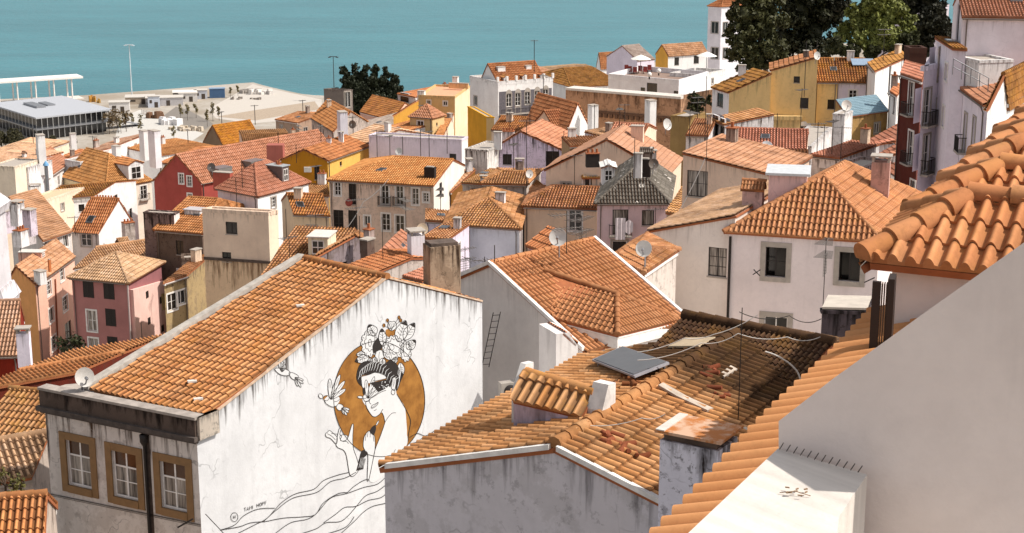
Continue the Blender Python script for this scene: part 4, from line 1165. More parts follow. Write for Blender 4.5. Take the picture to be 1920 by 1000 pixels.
# parapet, cornice, drain pipe
mb = MB(); dAB = unit(mB - mA)
dk = plaster('5e5048', 1., .3, .9, '1a120e', '2e241e', gain=1.)
FB = lambda m, a0, a1, t0, t1, d0, d1, mat=0: mh.fbox(m, 'AB', a0, a1, t0, t1, d0, d1, mat)
H_ = zt - zb
FB(mb, -.03, Lf + .12, H_ - .62, H_ - .06, -.28, .10)
mb.build('parapet', dk, mroot)
mb = MB(); FB(mb, -.08, Lf + .2, H_ - .78, H_ - .62, -.02, .22); FB(mb, -.05, Lf + .12, H_ - .86, H_ - .78, -.02, .12)
mb.build('cornice', plain('dark_cornice', '4f4641', .9, var=.35), mroot)
mb = MB(); FB(mb, -.06, Lf + .14, H_ - .06, H_ + .03, -.32, .13); mb.build('parapet_cap', plain('grey_cap', '9a9088', .9, var=.25), mroot)
mb = MB(); hit = Pp(*X1(765, 600), mA, nAB); pa = np.dot(hit - mA, dAB)
mb.tube([mh.fp('AB', pa, 0, .09), mh.fp('AB', pa, H_ - 1.15, .09)], .055, 8); mb.lathe(mh.fp('AB', pa, H_ - 1.2, .1), [(.05, -.1), (.13, .05), (.14, .3), (.1, .32)], 10)
mb.build('drainpipe', IRON, mroot)
mb = MB(); FB(mb, pa - .14, pa + .12, 0, H_ - .86, .004, .008); mb.build('damp_stain', plain('damp', '4a3c34', .95, var=.5), mroot)
mb = MB()
for k in (.35, .6, 1.05): mb.tube([mh.fp('AB', .0, H_ - 3.6 - k * .1, .03), mh.fp('AB', Lf, H_ - 3.75 - k * .1, .03)], .008, 4)
mb.build('facade_wires', IRON, mroot)
# roof
el, er = Pz(168, 733, zt - .10), Pz(366, 775, zt - .10)
er = V3(*(mA + unit(mC - mA) * .42 - nAC * .02)[:2], zt - .10)
apr = V3(apx[0], apx[1], apx[2] + .02)
nr = unit(np.cross(el - er, apr - er)); nr = nr if nr[2] > 0 else -nr
rl = Pp(571, 487, er, nr)
mb = MB()
tile_plane(mb, [el, er, apr, rl], .255, .41, .078, .04, 10, .02, jit=1.4)
ce = V3(mC[0], mC[1], mC[2] + .02)
bl = rl + (ce - apr)
tile_plane(mb, [ce, bl, rl, apr], .255, .41, .078, .04, 4, .02)
caps(mb, rl, apr, .14, .44, 8, lift=.07)
mb.build('roof', [mh.tile, TERRA], mroot)
mb = MB(); s1 = unit(mC - mA)
st_ = mA + s1 * .9; st_ = V3(st_[0], st_[1], zt - .12)
mb.obox(st_ - nAC * .12 + UP * .02, (apr - st_) - UP * .0, nAC * .16, UP * .07)
mb.obox(apr - nAC * .12 + UP * .02, (ce - apr), nAC * .16, UP * .07)
mb.build('rake_coping', plain('rake_coping', 'b9a08a', .9, var=.3), mroot)
mb = MB()
lx = unit(el - er)
mb.prism([el + lx * .05 + UP * .02, el + lx * .38 + UP * .02, rl + lx * .30 + UP * .05, rl + lx * .02 + UP * .05], UP * .16); mb.build('gutter_coping', plain('pale_coping', 'aba39a', .9, var=.25), mroot)
mb = MB()
for a, b in ((el, rl), (rl, bl)): mb.prism([V3(*(a + lx * .1)[:2], zb), V3(*(b + lx * .1)[:2], zb), b + lx * .1, a + lx * .1], nAC * .3)
mb.build('rear_wall', MUR, mroot)
mb = MB(); 
qf = el + (rl - el) * .16; mb.prism([mB + UP * -.12, V3(*(mB + (qf - el) * .55)[:2], zt - .12), V3(*qf[:2], zt - .12), V3(*el[:2], zt - .12)], -UP * 8); mb.build('flat_roof', CEMENT, mroot)
mb = MB()
for k in (-.35, -.1): mb.cbox(mA + s1 * .45, s1, nAC, .9, .3, zt - .75, zt + .02)
mb.build('corner_block', plaster('cfc4b8', .8, .4, 1.), mroot)
# little white patches on tiles
mb = MB()
for u, v in (X1(1000, 208), X1(1032, 300), (563, 573)):
    mb = MB(); b = Pp(u, v, er + nr * .1, nr); mb.cbox(b, (1, .4), (-.4, 1), .3, .16, b[2] - .03, b[2] + .03); mb.build('mortar_spot', LIGHTC, mroot)
# big chimney behind the ridge
cbp = P(829, 548, 61); ztp = vz(cbp, 458)
mb = MB(); cdx = unit(V3(.93, .36, 0)); cdy = V3(-cdx[1], cdx[0], 0)
mb.cbox(cbp, cdx, cdy, 1.25, .9, cbp[2] - 2, ztp)
cho = mb.build('chimney', plaster('b09a84', .9, .45, 2.4, '3a2a20', '6a5644', 1.2, gain=.95), mroot); cho['label'] = 'big square chimney streaked brown and black'
mb = MB(); mb.cbox(cbp, cdx, cdy, 1.1, .75, ztp, ztp + .12); mb.build('chimney_cap', SOOT, cho)
# ---------------------------------------------------------------- the painting itself
mur = MB()
OFF = {'o': .006, 'w': .012, 'k': .018}
MI = {'o': 0, 'w': 1, 'k': 2}
ms = unit(mC - mA)
def mp(pt, lay):
    u, v = X2(*pt); return Pp(u, v, mA + nAC * OFF[lay], nAC)
def smooth(pts, closed=False, k=6):
    pts = np.array(pts, float); n = len(pts)
    if n < 3: return pts
    out = []
    for i in range(n if closed else n - 1):
        p = [pts[(i + j) % n] if closed else pts[min(max(i + j, 0), n - 1)] for j in (-1, 0, 1, 2)]
        for t in np.linspace(0, 1, k, endpoint=False):
            out.append(.5 * (2 * p[1] + (p[2] - p[0]) * t + (2 * p[0] - 5 * p[1] + 4 * p[2] - p[3]) * t * t + (3 * p[1] - p[0] - 3 * p[2] + p[3]) * t ** 3))
    if not closed: out.append(pts[-1])
    return np.array(out)
lk = [0]
def fill(pts, lay='w', sm=True):
    q = smooth(pts, True) if sm else np.array(pts, float)
    lk[0] += 1; e = nAC * (lk[0] % 40) * .00007
    P3 = [mp(p, lay) + e for p in q]
    tr = tessellate_polygon([[Vector((p[0], p[1], 0)) for p in q]])
    mur.add(P3, [list(t) for t in tr], None, MI[lay])
def line(pts, w=2.4, sm=True, lay='k', taper=False):
    q = smooth(pts) if sm else np.array(pts, float)
    lk[0] += 1; e = nAC * (lk[0] % 40) * .00007
    d = np.gradient(q, axis=0); d /= np.maximum(np.linalg.norm(d, axis=1), 1e-6)[:, None]
    nr_ = np.stack([-d[:, 1], d[:, 0]], 1)
    ww = np.full(len(q), w / 2)
    if taper: ww = w / 2 * np.sin(np.pi * np.clip(np.linspace(.03, .97, len(q)), 0, 1)) ** .6
    a = [mp(p, lay) + e for p in q + nr_ * ww[:, None]]; b = [mp(p, lay) + e for p in q - nr_ * ww[:, None]]
    n = len(q)
    mur.add(a + b, [[i, i + 1, n + i + 1, n + i] for i in range(n - 1)], None, MI[lay])
def shape(pts, lay='w', w=2.2):
    fill(pts, lay); q = list(pts) + [pts[0]]; line(smooth(pts, True).tolist() + [list(pts[0])], w, False)
def ell(c, a, b, rot=0, n=26): return [(c[0] + a * math.cos(t) * math.cos(rot) - b * math.sin(t) * math.sin(rot), c[1] + a * math.cos(t) * math.sin(rot) + b * math.sin(t) * math.cos(rot)) for t in np.linspace(0, 2 * math.pi, n, endpoint=False)]
def petal(c, ang, L, w_, lay='w', lw=2.):
    d = (math.cos(ang), math.sin(ang)); n = (-d[1], d[0])
    Q = lambda a, b: (c[0] + d[0] * L * a + n[0] * w_ * b, c[1] + d[1] * L * a + n[1] * w_ * b)
    shape([Q(0, 0), Q(.35, .8), Q(.8, .75), Q(1, 0), Q(.8, -.75), Q(.35, -.8)], lay, lw)
def rosette(c, r, n, rot=0, core=True):
    for ring, (k, s_) in enumerate(((n - 1, 1.), (n - 3, .66))):
        for i in range(k): petal(c, rot + ring * .4 + 2 * math.pi * i / k, r * s_, r * s_ * .55, 'w', 1.7)
    if core: shape(ell(c, r * .2, r * .24), 'o', 1.6)
def leaf(a, b, w_, tip=True):
    d = np.array(b, float) - a; L = np.linalg.norm(d); d /= L; n = np.array([-d[1], d[0]])
    Q = lambda x, y: tuple(np.array(a) + d * L * x + n * w_ * y)
    shape([Q(0, 0), Q(.3, 1), Q(.65, .9), Q(1, 0), Q(.65, -.9), Q(.3, -1)])
    line([a, b], 1.4)
    for k in (.3, .45, .6): line([Q(k, 0), Q(k + .12, .7)], 1.1, False); line([Q(k, 0), Q(k + .12, -.7)], 1.1, False)
    if tip: fill([Q(.8, .62), Q(1, 0), Q(.8, -.62)], 'k', False)
# disc
shape(ell((707, 428), 194, 246, -.06, 40), 'o', 2.6)
def n1(*pts): return [((600 + x / 5.883 - 400) * 2.272, (590 + y / 5.883 - 560) * 2.272) for x, y in pts]
def n2(*pts): return [((560 + x / 5 - 400) * 2.272, (700 + y / 5 - 560) * 2.272) for x, y in pts]
def scallop(c, rx, ry, n, amp=.16, rot=0): return [(c[0] + rx * (1 - amp + amp * abs(math.sin(n * t / 2))) * math.cos(t + rot), c[1] + ry * (1 - amp + amp * abs(math.sin(n * t / 2))) * math.sin(t + rot)) for t in np.linspace(0, 2 * math.pi, n * 5, endpoint=False)]
def white_on_black(pts, w, lift=.004):
    line(pts, w, taper=True); f_ = mur.F[-1]; mur.F[-1] = (f_[0], f_[1], 1, False); mur.V[-1] = mur.V[-1] + nAC * lift
# body: neck, shoulder and back in the wall's white, outlined
fill(n2((600, 235), (640, 320), (672, 375), (692, 402), (722, 410), (765, 378), (785, 372), (808, 445), (810, 470), (760, 600), (716, 720), (660, 990), (760, 990), (1000, 700), (1015, 560), (1010, 460), (995, 320), (950, 245), (920, 200), (880, 80), (700, 120)), 'w')
line(n2((920, 195), (960, 262), (1000, 330), (1035, 400), (1050, 455), (1040, 520), (1028, 590), (1026, 640)), 2.8)
line(n2((808, 468), (770, 580), (718, 715), (690, 850), (660, 995)), 2.3)
line(n2((628, 268), (632, 300), (648, 345), (672, 378), (692, 402), (718, 409), (742, 398), (765, 378), (782, 350), (790, 338)), 2.4)
line(n2((782, 370), (797, 400), (806, 440), (810, 462)), 2.2); line(n2((810, 458), (845, 405), (880, 374), (912, 372)), 1.9); line(n2((888, 790), (893, 745), (908, 715)), 1.8)
shape(n2((680, 324), (690, 300), (715, 290), (745, 272), (738, 296), (712, 318), (690, 328)), 'w', 1.9); line(n2((686, 322), (712, 306), (742, 276)), 1.4); line(n2((706, 350), (718, 348), (730, 336)), 1.7)
line(n2((672, 238), (664, 258), (668, 280), (680, 290)), 1.8); line(n2((630, 262), (660, 262), (664, 244), (700, 222), (770, 178), (820, 160)), 2.0)
# hair: dark mass swept back in waves
fill(n1((402, 690), (414, 610), (450, 540), (520, 512), (620, 530), (700, 548), (770, 505), (838, 535), (880, 610), (918, 660), (890, 740), (852, 836), (835, 820), (845, 740), (830, 700), (800, 705), (790, 760), (770, 800), (745, 745), (735, 700), (690, 655), (600, 638), (540, 660), (468, 672), (458, 720), (465, 790), (430, 765), (412, 735)), 'k')
for k in range(15):
    t = k / 14; x0 = 425 + 400 * t; y0 = 690 - 120 * math.sin(math.pi * min(t * 1.15, 1)) + 60 * t
    white_on_black(n1((x0 - 6, y0 + 24), (x0 + 12, y0 - 20 - 10 * t), (x0 + 18, y0 - 62 + 20 * t), (x0 + 52, y0 - 105 + 42 * t)), 2.1)
for k in range(6): white_on_black(n1((850 + 6 * k, 820 - 26 * k), (868 + 4 * k, 760 - 24 * k), (872 + 4 * k, 690 - 16 * k), (850 + 4 * k, 640 - 12 * k)), 1.8)
fill(n1((466, 682), (545, 662), (600, 640), (660, 648), (715, 672), (736, 702), (610, 736), (560, 752), (510, 770), (480, 812), (464, 790), (456, 730)), 'w')
line(n1((466, 682), (545, 662), (600, 640), (660, 648), (715, 672), (736, 702)), 1.8); line(n1((458, 720), (464, 790), (482, 815)), 2)
fill(n1((470, 815), (500, 810), (500, 870), (490, 890), (474, 870)), 'k', False)
fill(n1((560, 756), (640, 738), (742, 716), (772, 740), (752, 792), (690, 834), (640, 850), (600, 800)), 'k'); line(n1((590, 730), (660, 722), (742, 700)), 1.4)
rg = random.Random(3)
for k in range(18):
    c = n1((rg.uniform(655, 752), rg.uniform(738, 815)))[0]; fill(ell(c, 1.9, 1.9, 0, 6), 'k', False); f_ = mur.F[-1]; mur.F[-1] = (f_[0], f_[1], 1, False); mur.V[-1] = mur.V[-1] + nAC * .004
shape(n1((798, 712), (815, 694), (836, 700), (842, 735), (832, 800), (822, 836), (800, 830), (786, 800), (796, 760)), 'w', 2.); line(n1((818, 715), (815, 760), (806, 800)), 1.4); shape(n1((792, 836), (808, 824), (826, 838), (822, 874), (804, 886), (786, 866)), 'w', 2.)
# crown of flowers
def leaf1(a, b, w_, tip=True): leaf(n1(a)[0], n1(b)[0], w_ * .386, tip)
for a, b, w_ in (((610, 230), (540, 112), 52), ((700, 350), (682, 155), 42), ((860, 300), (945, 66), 62), ((930, 280), (1042, 92), 52), ((960, 380), (1052, 282), 46), ((540, 470), (388, 515), 42), ((885, 530), (906, 685), 36)): leaf1(a, b, w_)
for a, b, w_ in (((500, 440), (402, 440), 34), ((690, 480), (690, 572), 32), ((830, 470), (822, 545), 28), ((590, 470), (630, 548), 26), ((560, 480), (545, 535), 22)): leaf1(a, b, w_, False)
fill(n1((600, 300), (640, 258), (662, 300), (682, 372), (620, 412), (590, 430), (580, 350)), 'k')
fill(n1((728, 168), (832, 168), (812, 232), (745, 242)), 'o')
for p in ((745, 65), (705, 120), (872, 33), (890, 65)): c = n1(p)[0]; line([c, n1((785, 160))[0]], 1.5, False); shape(ell(c, 6, 8, 0, 10), 'o', 1.4)
shape(n1((752, 105), (772, 76), (795, 82), (818, 74), (842, 102), (836, 150), (792, 178), (756, 150)), 'w', 2)
for x in (775, 795, 815): line(n1((792, 172), (x - 4, 130), (x, 92)), 1.1)
def flower(c, rx, ry, n, cup, core):
    shape(scallop(n1(c)[0], rx * .386, ry * .386, n), 'w', 2.)
    shape(scallop(n1((c[0] + 6, c[1] - 14))[0], rx * .25, ry * .25, n - 3, .2, .5), 'w', 1.7)
    for k in range(n): t = 2 * math.pi * (k + .5) / n; p = n1((c[0] + rx * .92 * math.cos(t), c[1] + ry * .92 * math.sin(t)), (c[0] + rx * .7 * math.cos(t), c[1] + ry * .7 * math.sin(t))); line(p, 1.2, False)
    if core: shape(ell(n1(core[:2])[0], core[2] * .386, core[3] * .386), 'o', 1.5)
    if cup:
        shape(n1(*cup), 'w', 2.1)
        for k in range(5): t = (k + .5) / 5; line(n1((cup[0][0] + 30 + 90 * t, cup[0][1] + 20 + 70 * t), (cup[0][0] + 40 + 60 * t, cup[0][1] + 105 + 20 * t)), 1.1, False)
flower((548, 322), 98, 152, 11, None, (552, 312, 16, 40)); flower((948, 408), 62, 118, 9, None, None)
shape(n1((608, 440), (640, 392), (692, 402), (706, 470), (662, 532), (622, 500)), 'w', 1.9); line(n1((655, 510), (650, 455), (660, 410)), 1.1)
flower((812, 365), 116, 138, 12, [(692, 335), (716, 308), (752, 345), (790, 395), (846, 432), (842, 474), (776, 502), (712, 470), (690, 400)], (792, 364, 26, 30))
# birds whose wings are hands
def feathers(root, tips, w_=22):
    for tp in tips:
        r_, t_ = np.array(n2(root)[0]), np.array(n2(tp)[0]); d_ = t_ - r_; L_ = np.linalg.norm(d_); petal(tuple(r_), math.atan2(d_[1], d_[0]), L_, w_ * .454, 'w', 1.9)
        line([tuple(r_ + d_ * .55), tuple(r_ + d_ * .85)], 1.2, False)
feathers((300, 245), ((292, 52), (440, 148), (432, 72), (388, 12)))
fill(n2((240, 250), (262, 285), (320, 316), (356, 302), (385, 240), (330, 180), (285, 205)), 'w'); line(n2((240, 250), (262, 290), (318, 316), (362, 302)), 2.2); line(n2((330, 268), (362, 262), (385, 242)), 1.7)
shape(ell(n2((207, 215))[0], 8, 11, -.6), 'w', 1.8); shape(ell(n2((258, 233))[0], 13, 11, -.3), 'o', 1.8)
shape(n2((352, 318), (372, 288), (402, 292), (420, 314), (404, 340), (376, 348)), 'w', 1.8)
for tp in ((478, 340), (470, 366), (452, 394), (428, 384)): r_ = n2((404, 326))[0]; t_ = n2(tp)[0]; petal(r_, math.atan2(t_[1] - r_[1], t_[0] - r_[0]), math.hypot(t_[0] - r_[0], t_[1] - r_[1]), 6, 'w', 1.6)
feathers((648, 235), ((632, 62), (772, 140), (748, 88), (710, 32)), 20)
fill(n2((600, 235), (640, 205), (720, 150), (735, 190), (690, 240), (640, 268), (610, 262)), 'w'); line(n2((602, 236), (628, 268), (662, 250)), 2.)
shape(n2((552, 220), (575, 212), (604, 222), (590, 236), (565, 234)), 'w', 1.8); shape(ell(n2((620, 220))[0], 9, 8), 'o', 1.6)
B0 = n2((0, 0))[0]
for (ox, oy) in ((-560 + 258 * 1.0, 0),): pass
for k, tp in enumerate(((262, 300), (275, 268), (300, 255), (325, 250))): r_ = (292, 312); petal(r_, math.atan2(tp[1] - 40 - r_[1], tp[0] + 18 - r_[0]), 52 - 6 * k, 8, 'w', 1.8)
shape([(262, 300), (280, 296), (306, 300), (326, 312), (322, 326), (300, 328), (276, 318)], 'w', 2.); shape([(322, 318), (338, 316), (362, 330), (352, 346), (334, 340)], 'w', 1.8)
for tp in ((384, 348), (384, 362), (374, 378), (360, 374)): r_ = (348, 336); petal(r_, math.atan2(tp[1] - r_[1], tp[0] - r_[0]), math.hypot(tp[0] - r_[0], tp[1] - r_[1]), 5, 'w', 1.6)
# open hands
shape(n2((362, 600), (352, 655), (364, 694), (440, 748), (486, 962), (565, 905), (548, 805), (514, 705), (508, 600), (514, 490), (502, 478), (482, 540), (462, 606), (430, 634), (392, 628), (402, 590), (386, 572), (398, 522), (382, 520)), 'w', 2.1)
shape(n2((252, 570), (272, 552), (288, 536), (312, 552), (362, 604), (352, 662), (300, 612), (262, 598)), 'w', 2.); line(n2((268, 566), (310, 590), (345, 625)), 1.5); line(n2((305, 565), (362, 570)), 1.5)
shape(n2((388, 590), (420, 576), (458, 588), (452, 620), (424, 640), (394, 626)), 'w', 1.8); line(n2((424, 640), (450, 640), (468, 660)), 1.5)
shape(n2((606, 680), (614, 602), (640, 556), (662, 542), (692, 562), (714, 602), (716, 712), (690, 850), (660, 992), (644, 990), (650, 772), (622, 724)), 'w', 2.1)
for a, b in (((634, 560), (624, 635)), ((652, 546), (644, 600)), ((672, 546), (670, 600)), ((700, 590), (706, 640))): line(n2(a, b), 1.5, False)
# dark bird held between the hands
shape(n2((668, 548), (690, 505), (718, 490), (722, 530), (704, 580), (690, 572)), 'k', 1.5); shape(ell(n2((706, 522))[0], 5, 7), 'w', 1.2); shape(n2((724, 488), (735, 460), (752, 442), (748, 466), (734, 486)), 'w', 1.6)
fill(n2((580, 760), (600, 722), (626, 728), (640, 764), (600, 800), (570, 830)), 'k')
for k in range(5): line(n2((575 + 12 * k, 800), (560 + 12 * k, 860), (545 + 14 * k, 915 - 4 * k)), 5, True)
for k in range(4): white_on_black(n2((585 + 12 * k, 790), (572 + 12 * k, 850), (560 + 13 * k, 890)), 1.6)
# waves
for pts in ([(30, 986), (90, 965), (130, 925), (190, 897), (262, 893)], [(30, 986), (110, 972), (160, 955), (222, 950)], [(105, 1000), (180, 962), (230, 935), (290, 870), (350, 832), (428, 812), (470, 775), (530, 752), (580, 740)],
            [(212, 952), (270, 900), (340, 850), (440, 826), (500, 780), (560, 765), (608, 740)], [(222, 950), (300, 935), (380, 930), (435, 920), (470, 870), (530, 832), (570, 826)], [(570, 828), (600, 800), (640, 775), (662, 770)],
            [(265, 1000), (330, 955), (400, 940), (440, 915), (500, 850), (570, 830), (640, 805), (700, 790), (740, 755)], [(470, 955), (520, 920), (560, 890), (608, 885), (660, 860), (720, 845), (762, 800)],
            [(380, 1000), (440, 980), (480, 955), (540, 950), (575, 925), (610, 885), (650, 840), (700, 820), (755, 778)], [(545, 1000), (600, 950), (640, 910), (680, 885), (740, 870), (765, 850)], [(490, 1000), (540, 985), (575, 965), (600, 930)],
            [(838, 618), (870, 610), (900, 590), (930, 600)], [(836, 592), (870, 575), (905, 585), (945, 562)], [(838, 632), (880, 620), (930, 598)]):
    line(pts, 2.6)
# signature
def letters(strokes, x, y, k, lean):
    for s_ in strokes: line([(x + (a + lean[0] * b) * k, y + (b + lean[1] * a) * k) for a, b in s_], 2., False)
GL = dict(T=[[(0, 0), (8, 0)], [(4, 0), (4, 14)]], A=[[(0, 14), (4, 0), (8, 14)], [(1.5, 9), (6.5, 9)]], M=[[(0, 14), (1, 0), (5, 8), (9, 0), (10, 14)]], I=[[(2, 0), (2, 14)]],
          H=[[(0, 0), (0, 14)], [(8, 0), (8, 14)], [(0, 7), (8, 7)]], O=[[(4, 0), (8, 4), (8, 10), (4, 14), (0, 10), (0, 4), (4, 0)]], P=[[(0, 14), (0, 0), (6, 1), (7, 5), (0, 7)]], F=[[(0, 14), (0, 0), (7, 0)], [(0, 7), (5, 7)]])
x = 131; y = 893
for ch_ in 'TAMI HOPF':
    if ch_ != ' ': letters(GL[ch_], x, y, 1.0, (.06, -.32))
    x += 11.4 if ch_ != 'I' else 9; y -= 3.6
line(smooth(ell((90, 931), 15, 19), True).tolist() + [ell((90, 931), 15, 19)[0]], 2., False); letters(GL['H'], 86, 925, .95, (.0, -.2))
t = NT('ochre_paint'); n = t.noise(t.coord(), 1.6, 6, .65)
och = t.fin(t.mix(t.mapr(n, .35, .65), lin('7c5228'), lin('a07038')), .9, .1)
mo = mur.build('mural', [och, plain('mural_white', 'cbcbcc', .9, var=.04), plain('mural_black', '231d1b', .9)], mroot)
mo['label'] = 'line-drawn woman with flowers in her hair before an ochre disc'

# ================================================================ HOUSE WITH WHITE-EDGED ROOF (centre)
zr_ = P(920, 495, 66)[2]
R0, R1 = P(920, 495, 66), Pz(1112, 450, zr_)
dr = unit(R1 - R0); ds = V3(dr[1], -dr[0], 0)
dh = 2.64; dl = 5.5
A3, B3 = R0 + ds * dl - UP * dh, R1 + ds * dl - UP * dh
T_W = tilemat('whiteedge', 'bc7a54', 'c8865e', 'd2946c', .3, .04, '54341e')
WE = House('white house under a clean orange roof edged in white, with a hipped dormer', A3, 64, B3, A3 - ds * 2 * dl, 'gAB', rh=dh, tile=T_W, wall=plaster('dcd3ce', .15), cornice='none', tw=.235, o=.15)
mb = MB()
for a, b, s_ in ((A3, R0, -1), (B3, R1, 1)):
    mb.obox(a + dr * s_ * .02 + UP * .0, b - a, dr * s_ * .16, UP * .17)
    mb.obox(a - ds * 2 * dl + dr * s_ * .02, b - (a - ds * 2 * dl), dr * s_ * .16, UP * .17)
mb.build('verge', WHITE, WE.root)
pm = np.asarray(WE.polys[0]); nm = unit(np.cross(pm[1] - pm[0], pm[2] - pm[0])); nm = nm if nm[2] > 0 else -nm
q0 = pm[0]
S_ = Pp(1021, 509, q0 + nm * .03, nm); Q_ = Pp(1036, 598, q0 + nm * .03, nm); K_ = Pz(1158, 630, A3[2] + .45); T_ = Pp(1157, 553, q0 + nm * .55, nm); N2 = Pp(1277, 601, q0 + nm * .05, nm)
mb = MB()
tile_plane(mb, [Q_, K_, T_, S_], .215, .40, .06, .035, 8, .02)
tile_plane(mb, [K_, N2, T_], .215, .40, .06, .035, 7, .02)
caps(mb, S_, T_, .12, .42, 8); caps(mb, K_, T_, .13, .42, 8); caps(mb, N2 + (T_ - N2) * .05, T_, .11, .42, 8)
hd = mb.build('hipped_dormer', [T_W, TERRA], WE.root)
mb = MB()
for a, b in ((Q_, K_), (K_, N2)):
    mb.obox(a - UP * .55, b - a, nm * [.0, .0, 0] - ds * .12, UP * .42)
    mb.obox(a - UP * .16, b - a, -ds * .05 + UP * 0, UP * .08)
mb.build('dormer_fascia', WHITE, hd)
# little stepped end wall with tile coping
bw = P(1068, 700, 60)
mb = MB(); zz = vz(bw, 628); ex2 = unit(V3(.9, .4, 0)); ey2 = V3(-.4, .9, 0)
mb.obox(bw - ex2 * .6 - UP * 3, ex2 * .6, ey2 * 1.6, UP * (zz - bw[2] + 3.1)); mb.prism([bw - UP * 3, bw + UP * (zz - bw[2]) - ex2 * .0, bw + ex2 * .35 + UP * (zz - bw[2] - .5), bw + ex2 * .35 - UP * 3], ey2 * .35)
bo = mb.build('side_wall', plaster('d2cbc8', .15), WE.root)
mb = MB(); z8 = UP * (zz - bw[2] + .12)
tile_plane(mb, [bw + ex2 * .32 + UP * (zz - bw[2] - .42), bw + ex2 * .32 + ey2 * 1.6 + UP * (zz - bw[2] - .42), bw - ex2 * .25 + ey2 * 1.6 + z8, bw - ex2 * .25 + z8], .215, .4, .06, .035, 7)
mb.build('wall_tiles', [T_W, TERRA], bo)
# air conditioner and ladder in the gap
acb = P(955, 742, 60)
ao = thing('air_conditioner', 'grey air conditioner unit hanging in the dark gap beside the mural wall', 'air conditioner', acb)
mb = MB(); mb.cbox(acb, (.9, .35), (-.35, .9), .8, .35, acb[2] - .05, acb[2] + .58); mb.build('casing', plain('ac_grey', 'a09890', .5), ao)
mb = MB(); mb.lathe(V3(acb[0] + .03, acb[1] - .19, acb[2] + .27) , [(.24, 0), (.22, .02), (.04, .015), (.001, .02)], 18, axis=(.35, -.9, 0)); mb.build('fan_grille', DARK, ao)
l0, l1 = P(903, 690, 63.5), P(925, 586, 64.2)
lo_ = thing('ladder', 'thin dark metal ladder leaning in the gap right of the mural', 'ladder', l0)
mb = MB(); w_ = V3(.30, .1, 0)
mb.tube([l0, l1], .02, 5); mb.tube([l0 + w_, l1 + w_], .02, 5); mb.build('rails', IRON, lo_)
mb = MB()
for k in range(9): c = l0 + (l1 - l0) * (k + .5) / 9; mb.tube([c, c + w_], .014, 4)
mb.build('rungs', IRON, lo_)
# ================================================================ THE TOWN
WH = plaster('dad6d4', .45, .06, 2.); WH2 = plaster('cfcaca', .8, .22, 2.4); CRM = plaster('e0c9b2', .3); BEI = plaster('d4b8a2', .35, .1)
LIL = plaster('c9bfcc', .35, .1); PNK = plaster('dcae9a', .3); OCH = plaster('c08a3a', .25, gain=1.05); MUS = plaster('d6a04a', .2, gain=1.05)
GRYW = plaster('b5aaa2', .5, .3); OLDW = plaster('a89c94', .95, .5, 2.2, '3a302a', '7a6c62')
def px(f, *a): return f(*a)
# ---- far band by the river
House('small white house with bright orange gable at the far river edge', Z3(770, 150), 470, Z3(900, 140), Z3(745, 140), 'gAB', Z3(0, 62)[1], wall=WH, tile=T_OR())
House('long low orange roof by the river, left of the brown hipped roof', Z3(445, 255), 440, Z3(640, 225), 16, 'sAB', Z3(0, 160)[1], wall=WH, tile=T_OR())
House('plain orange roof in the far row touching the water', Z3(480, 172), 500, Z3(745, 150), 12, 'gAB', Z3(0, 150)[1], wall=WH, tile=T_OR())
h = House('wide brownish roof behind the white roof terrace', Z3(600, 262), 375, Z3(900, 245), 24, 'hAB', Z3(0, 150)[1], i0=.25, i1=.2, wall=WH, tile=T_BR())
h = House('far orange-roofed house with ochre and white walls by the parasols', Z3(1165, 78), 400, Z3(1398, 62), Z3(1092, 66), 'gAB', Z3(0, 14)[1], wall=WH, wall2=MUS, tile=T_OR(),
          wins=[('AB', Z3(1215, 110), 1.4, 2, 'dk'), ('AB', Z3(1330, 100), 1.6, 2, 'dk')])
House('pale grey gabled church-like house at the far river edge', Z3(985, 105), 420, Z3(1085, 95), 12, 'gAB', Z3(0, 20)[1], wall=LIL, tile=tilemat('pale', 'a8988e', 'b8a89c', 'c4b4a8'))
h = House('tall white house at the top edge left of the dark trees', Z4(82, 30), 420, Z4(210, 22), Z4(20, 26), 'hAB', Z4(0, -10)[1], wall=plaster('d4d0d6', .2), tile=T_OR(),
          wins=[('AB', Z4(100, 130), 1.6, 2.8, 'stone'), ('AC', Z4(50, 130), 2.2, 3, 'stone'), ('AC', Z4(50, 250), 2.2, 3, 'stone'), ('AB', Z4(100, 250), 1.6, 2.8, 'stone')])
# palace
pal = House('white palace with grey tiled facade, arched windows and roof balustrade', Z3(168, 232), 335, Z3(490, 208), Z3(2, 196), 'flat', wall=WH, par=.6,
            wins=[('AB', Z3(x, y), 1.25, 2.7, 'stone door panes') for x, y in ((232, 338), (285, 333), (341, 326), (398, 320), (447, 312))] + [('AB', Z3(x, y), 1.25, 2.5, 'stone door') for x, y in ((232, 425), (285, 415))] + [('AC', Z3(36, 340), 1.5, 2, 'stone')])
mb = MB(); d = unit(pal.p)
for k in range(1):
    zt_ = vz(pal.A, Z3(0, 290)[1]); 
    hs = [(x, y) for x, y in ((232, 338), (285, 333), (341, 326), (398, 320), (447, 312))]
    cs = [np.dot(Pp(*Z3(x, y), pal.A, pal.nrm['AB']) - pal.A, d) for x, y in hs]
    ed = [.25] + [q for c in cs for q in (c - .64, c + .64)] + [pal.lp - .3]
    zt0 = zt_ - pal.zb
    for i in range(0, len(ed), 2): pal.fbox(mb, 'AB', ed[i], ed[i + 1], zt0 - 16, zt0, .005, .03)
    for c, (x, y) in zip(cs, hs):
        ct = Pp(*Z3(x, y), pal.A, pal.nrm['AB'])[2] - pal.zb
        pal.fbox(mb, 'AB', c - .64, c + .64, ct + 1.4, zt0, .005, .03); pal.fbox(mb, 'AB', c - .64, c + .64, ct - 4.2, ct - 1.4, .005, .03)
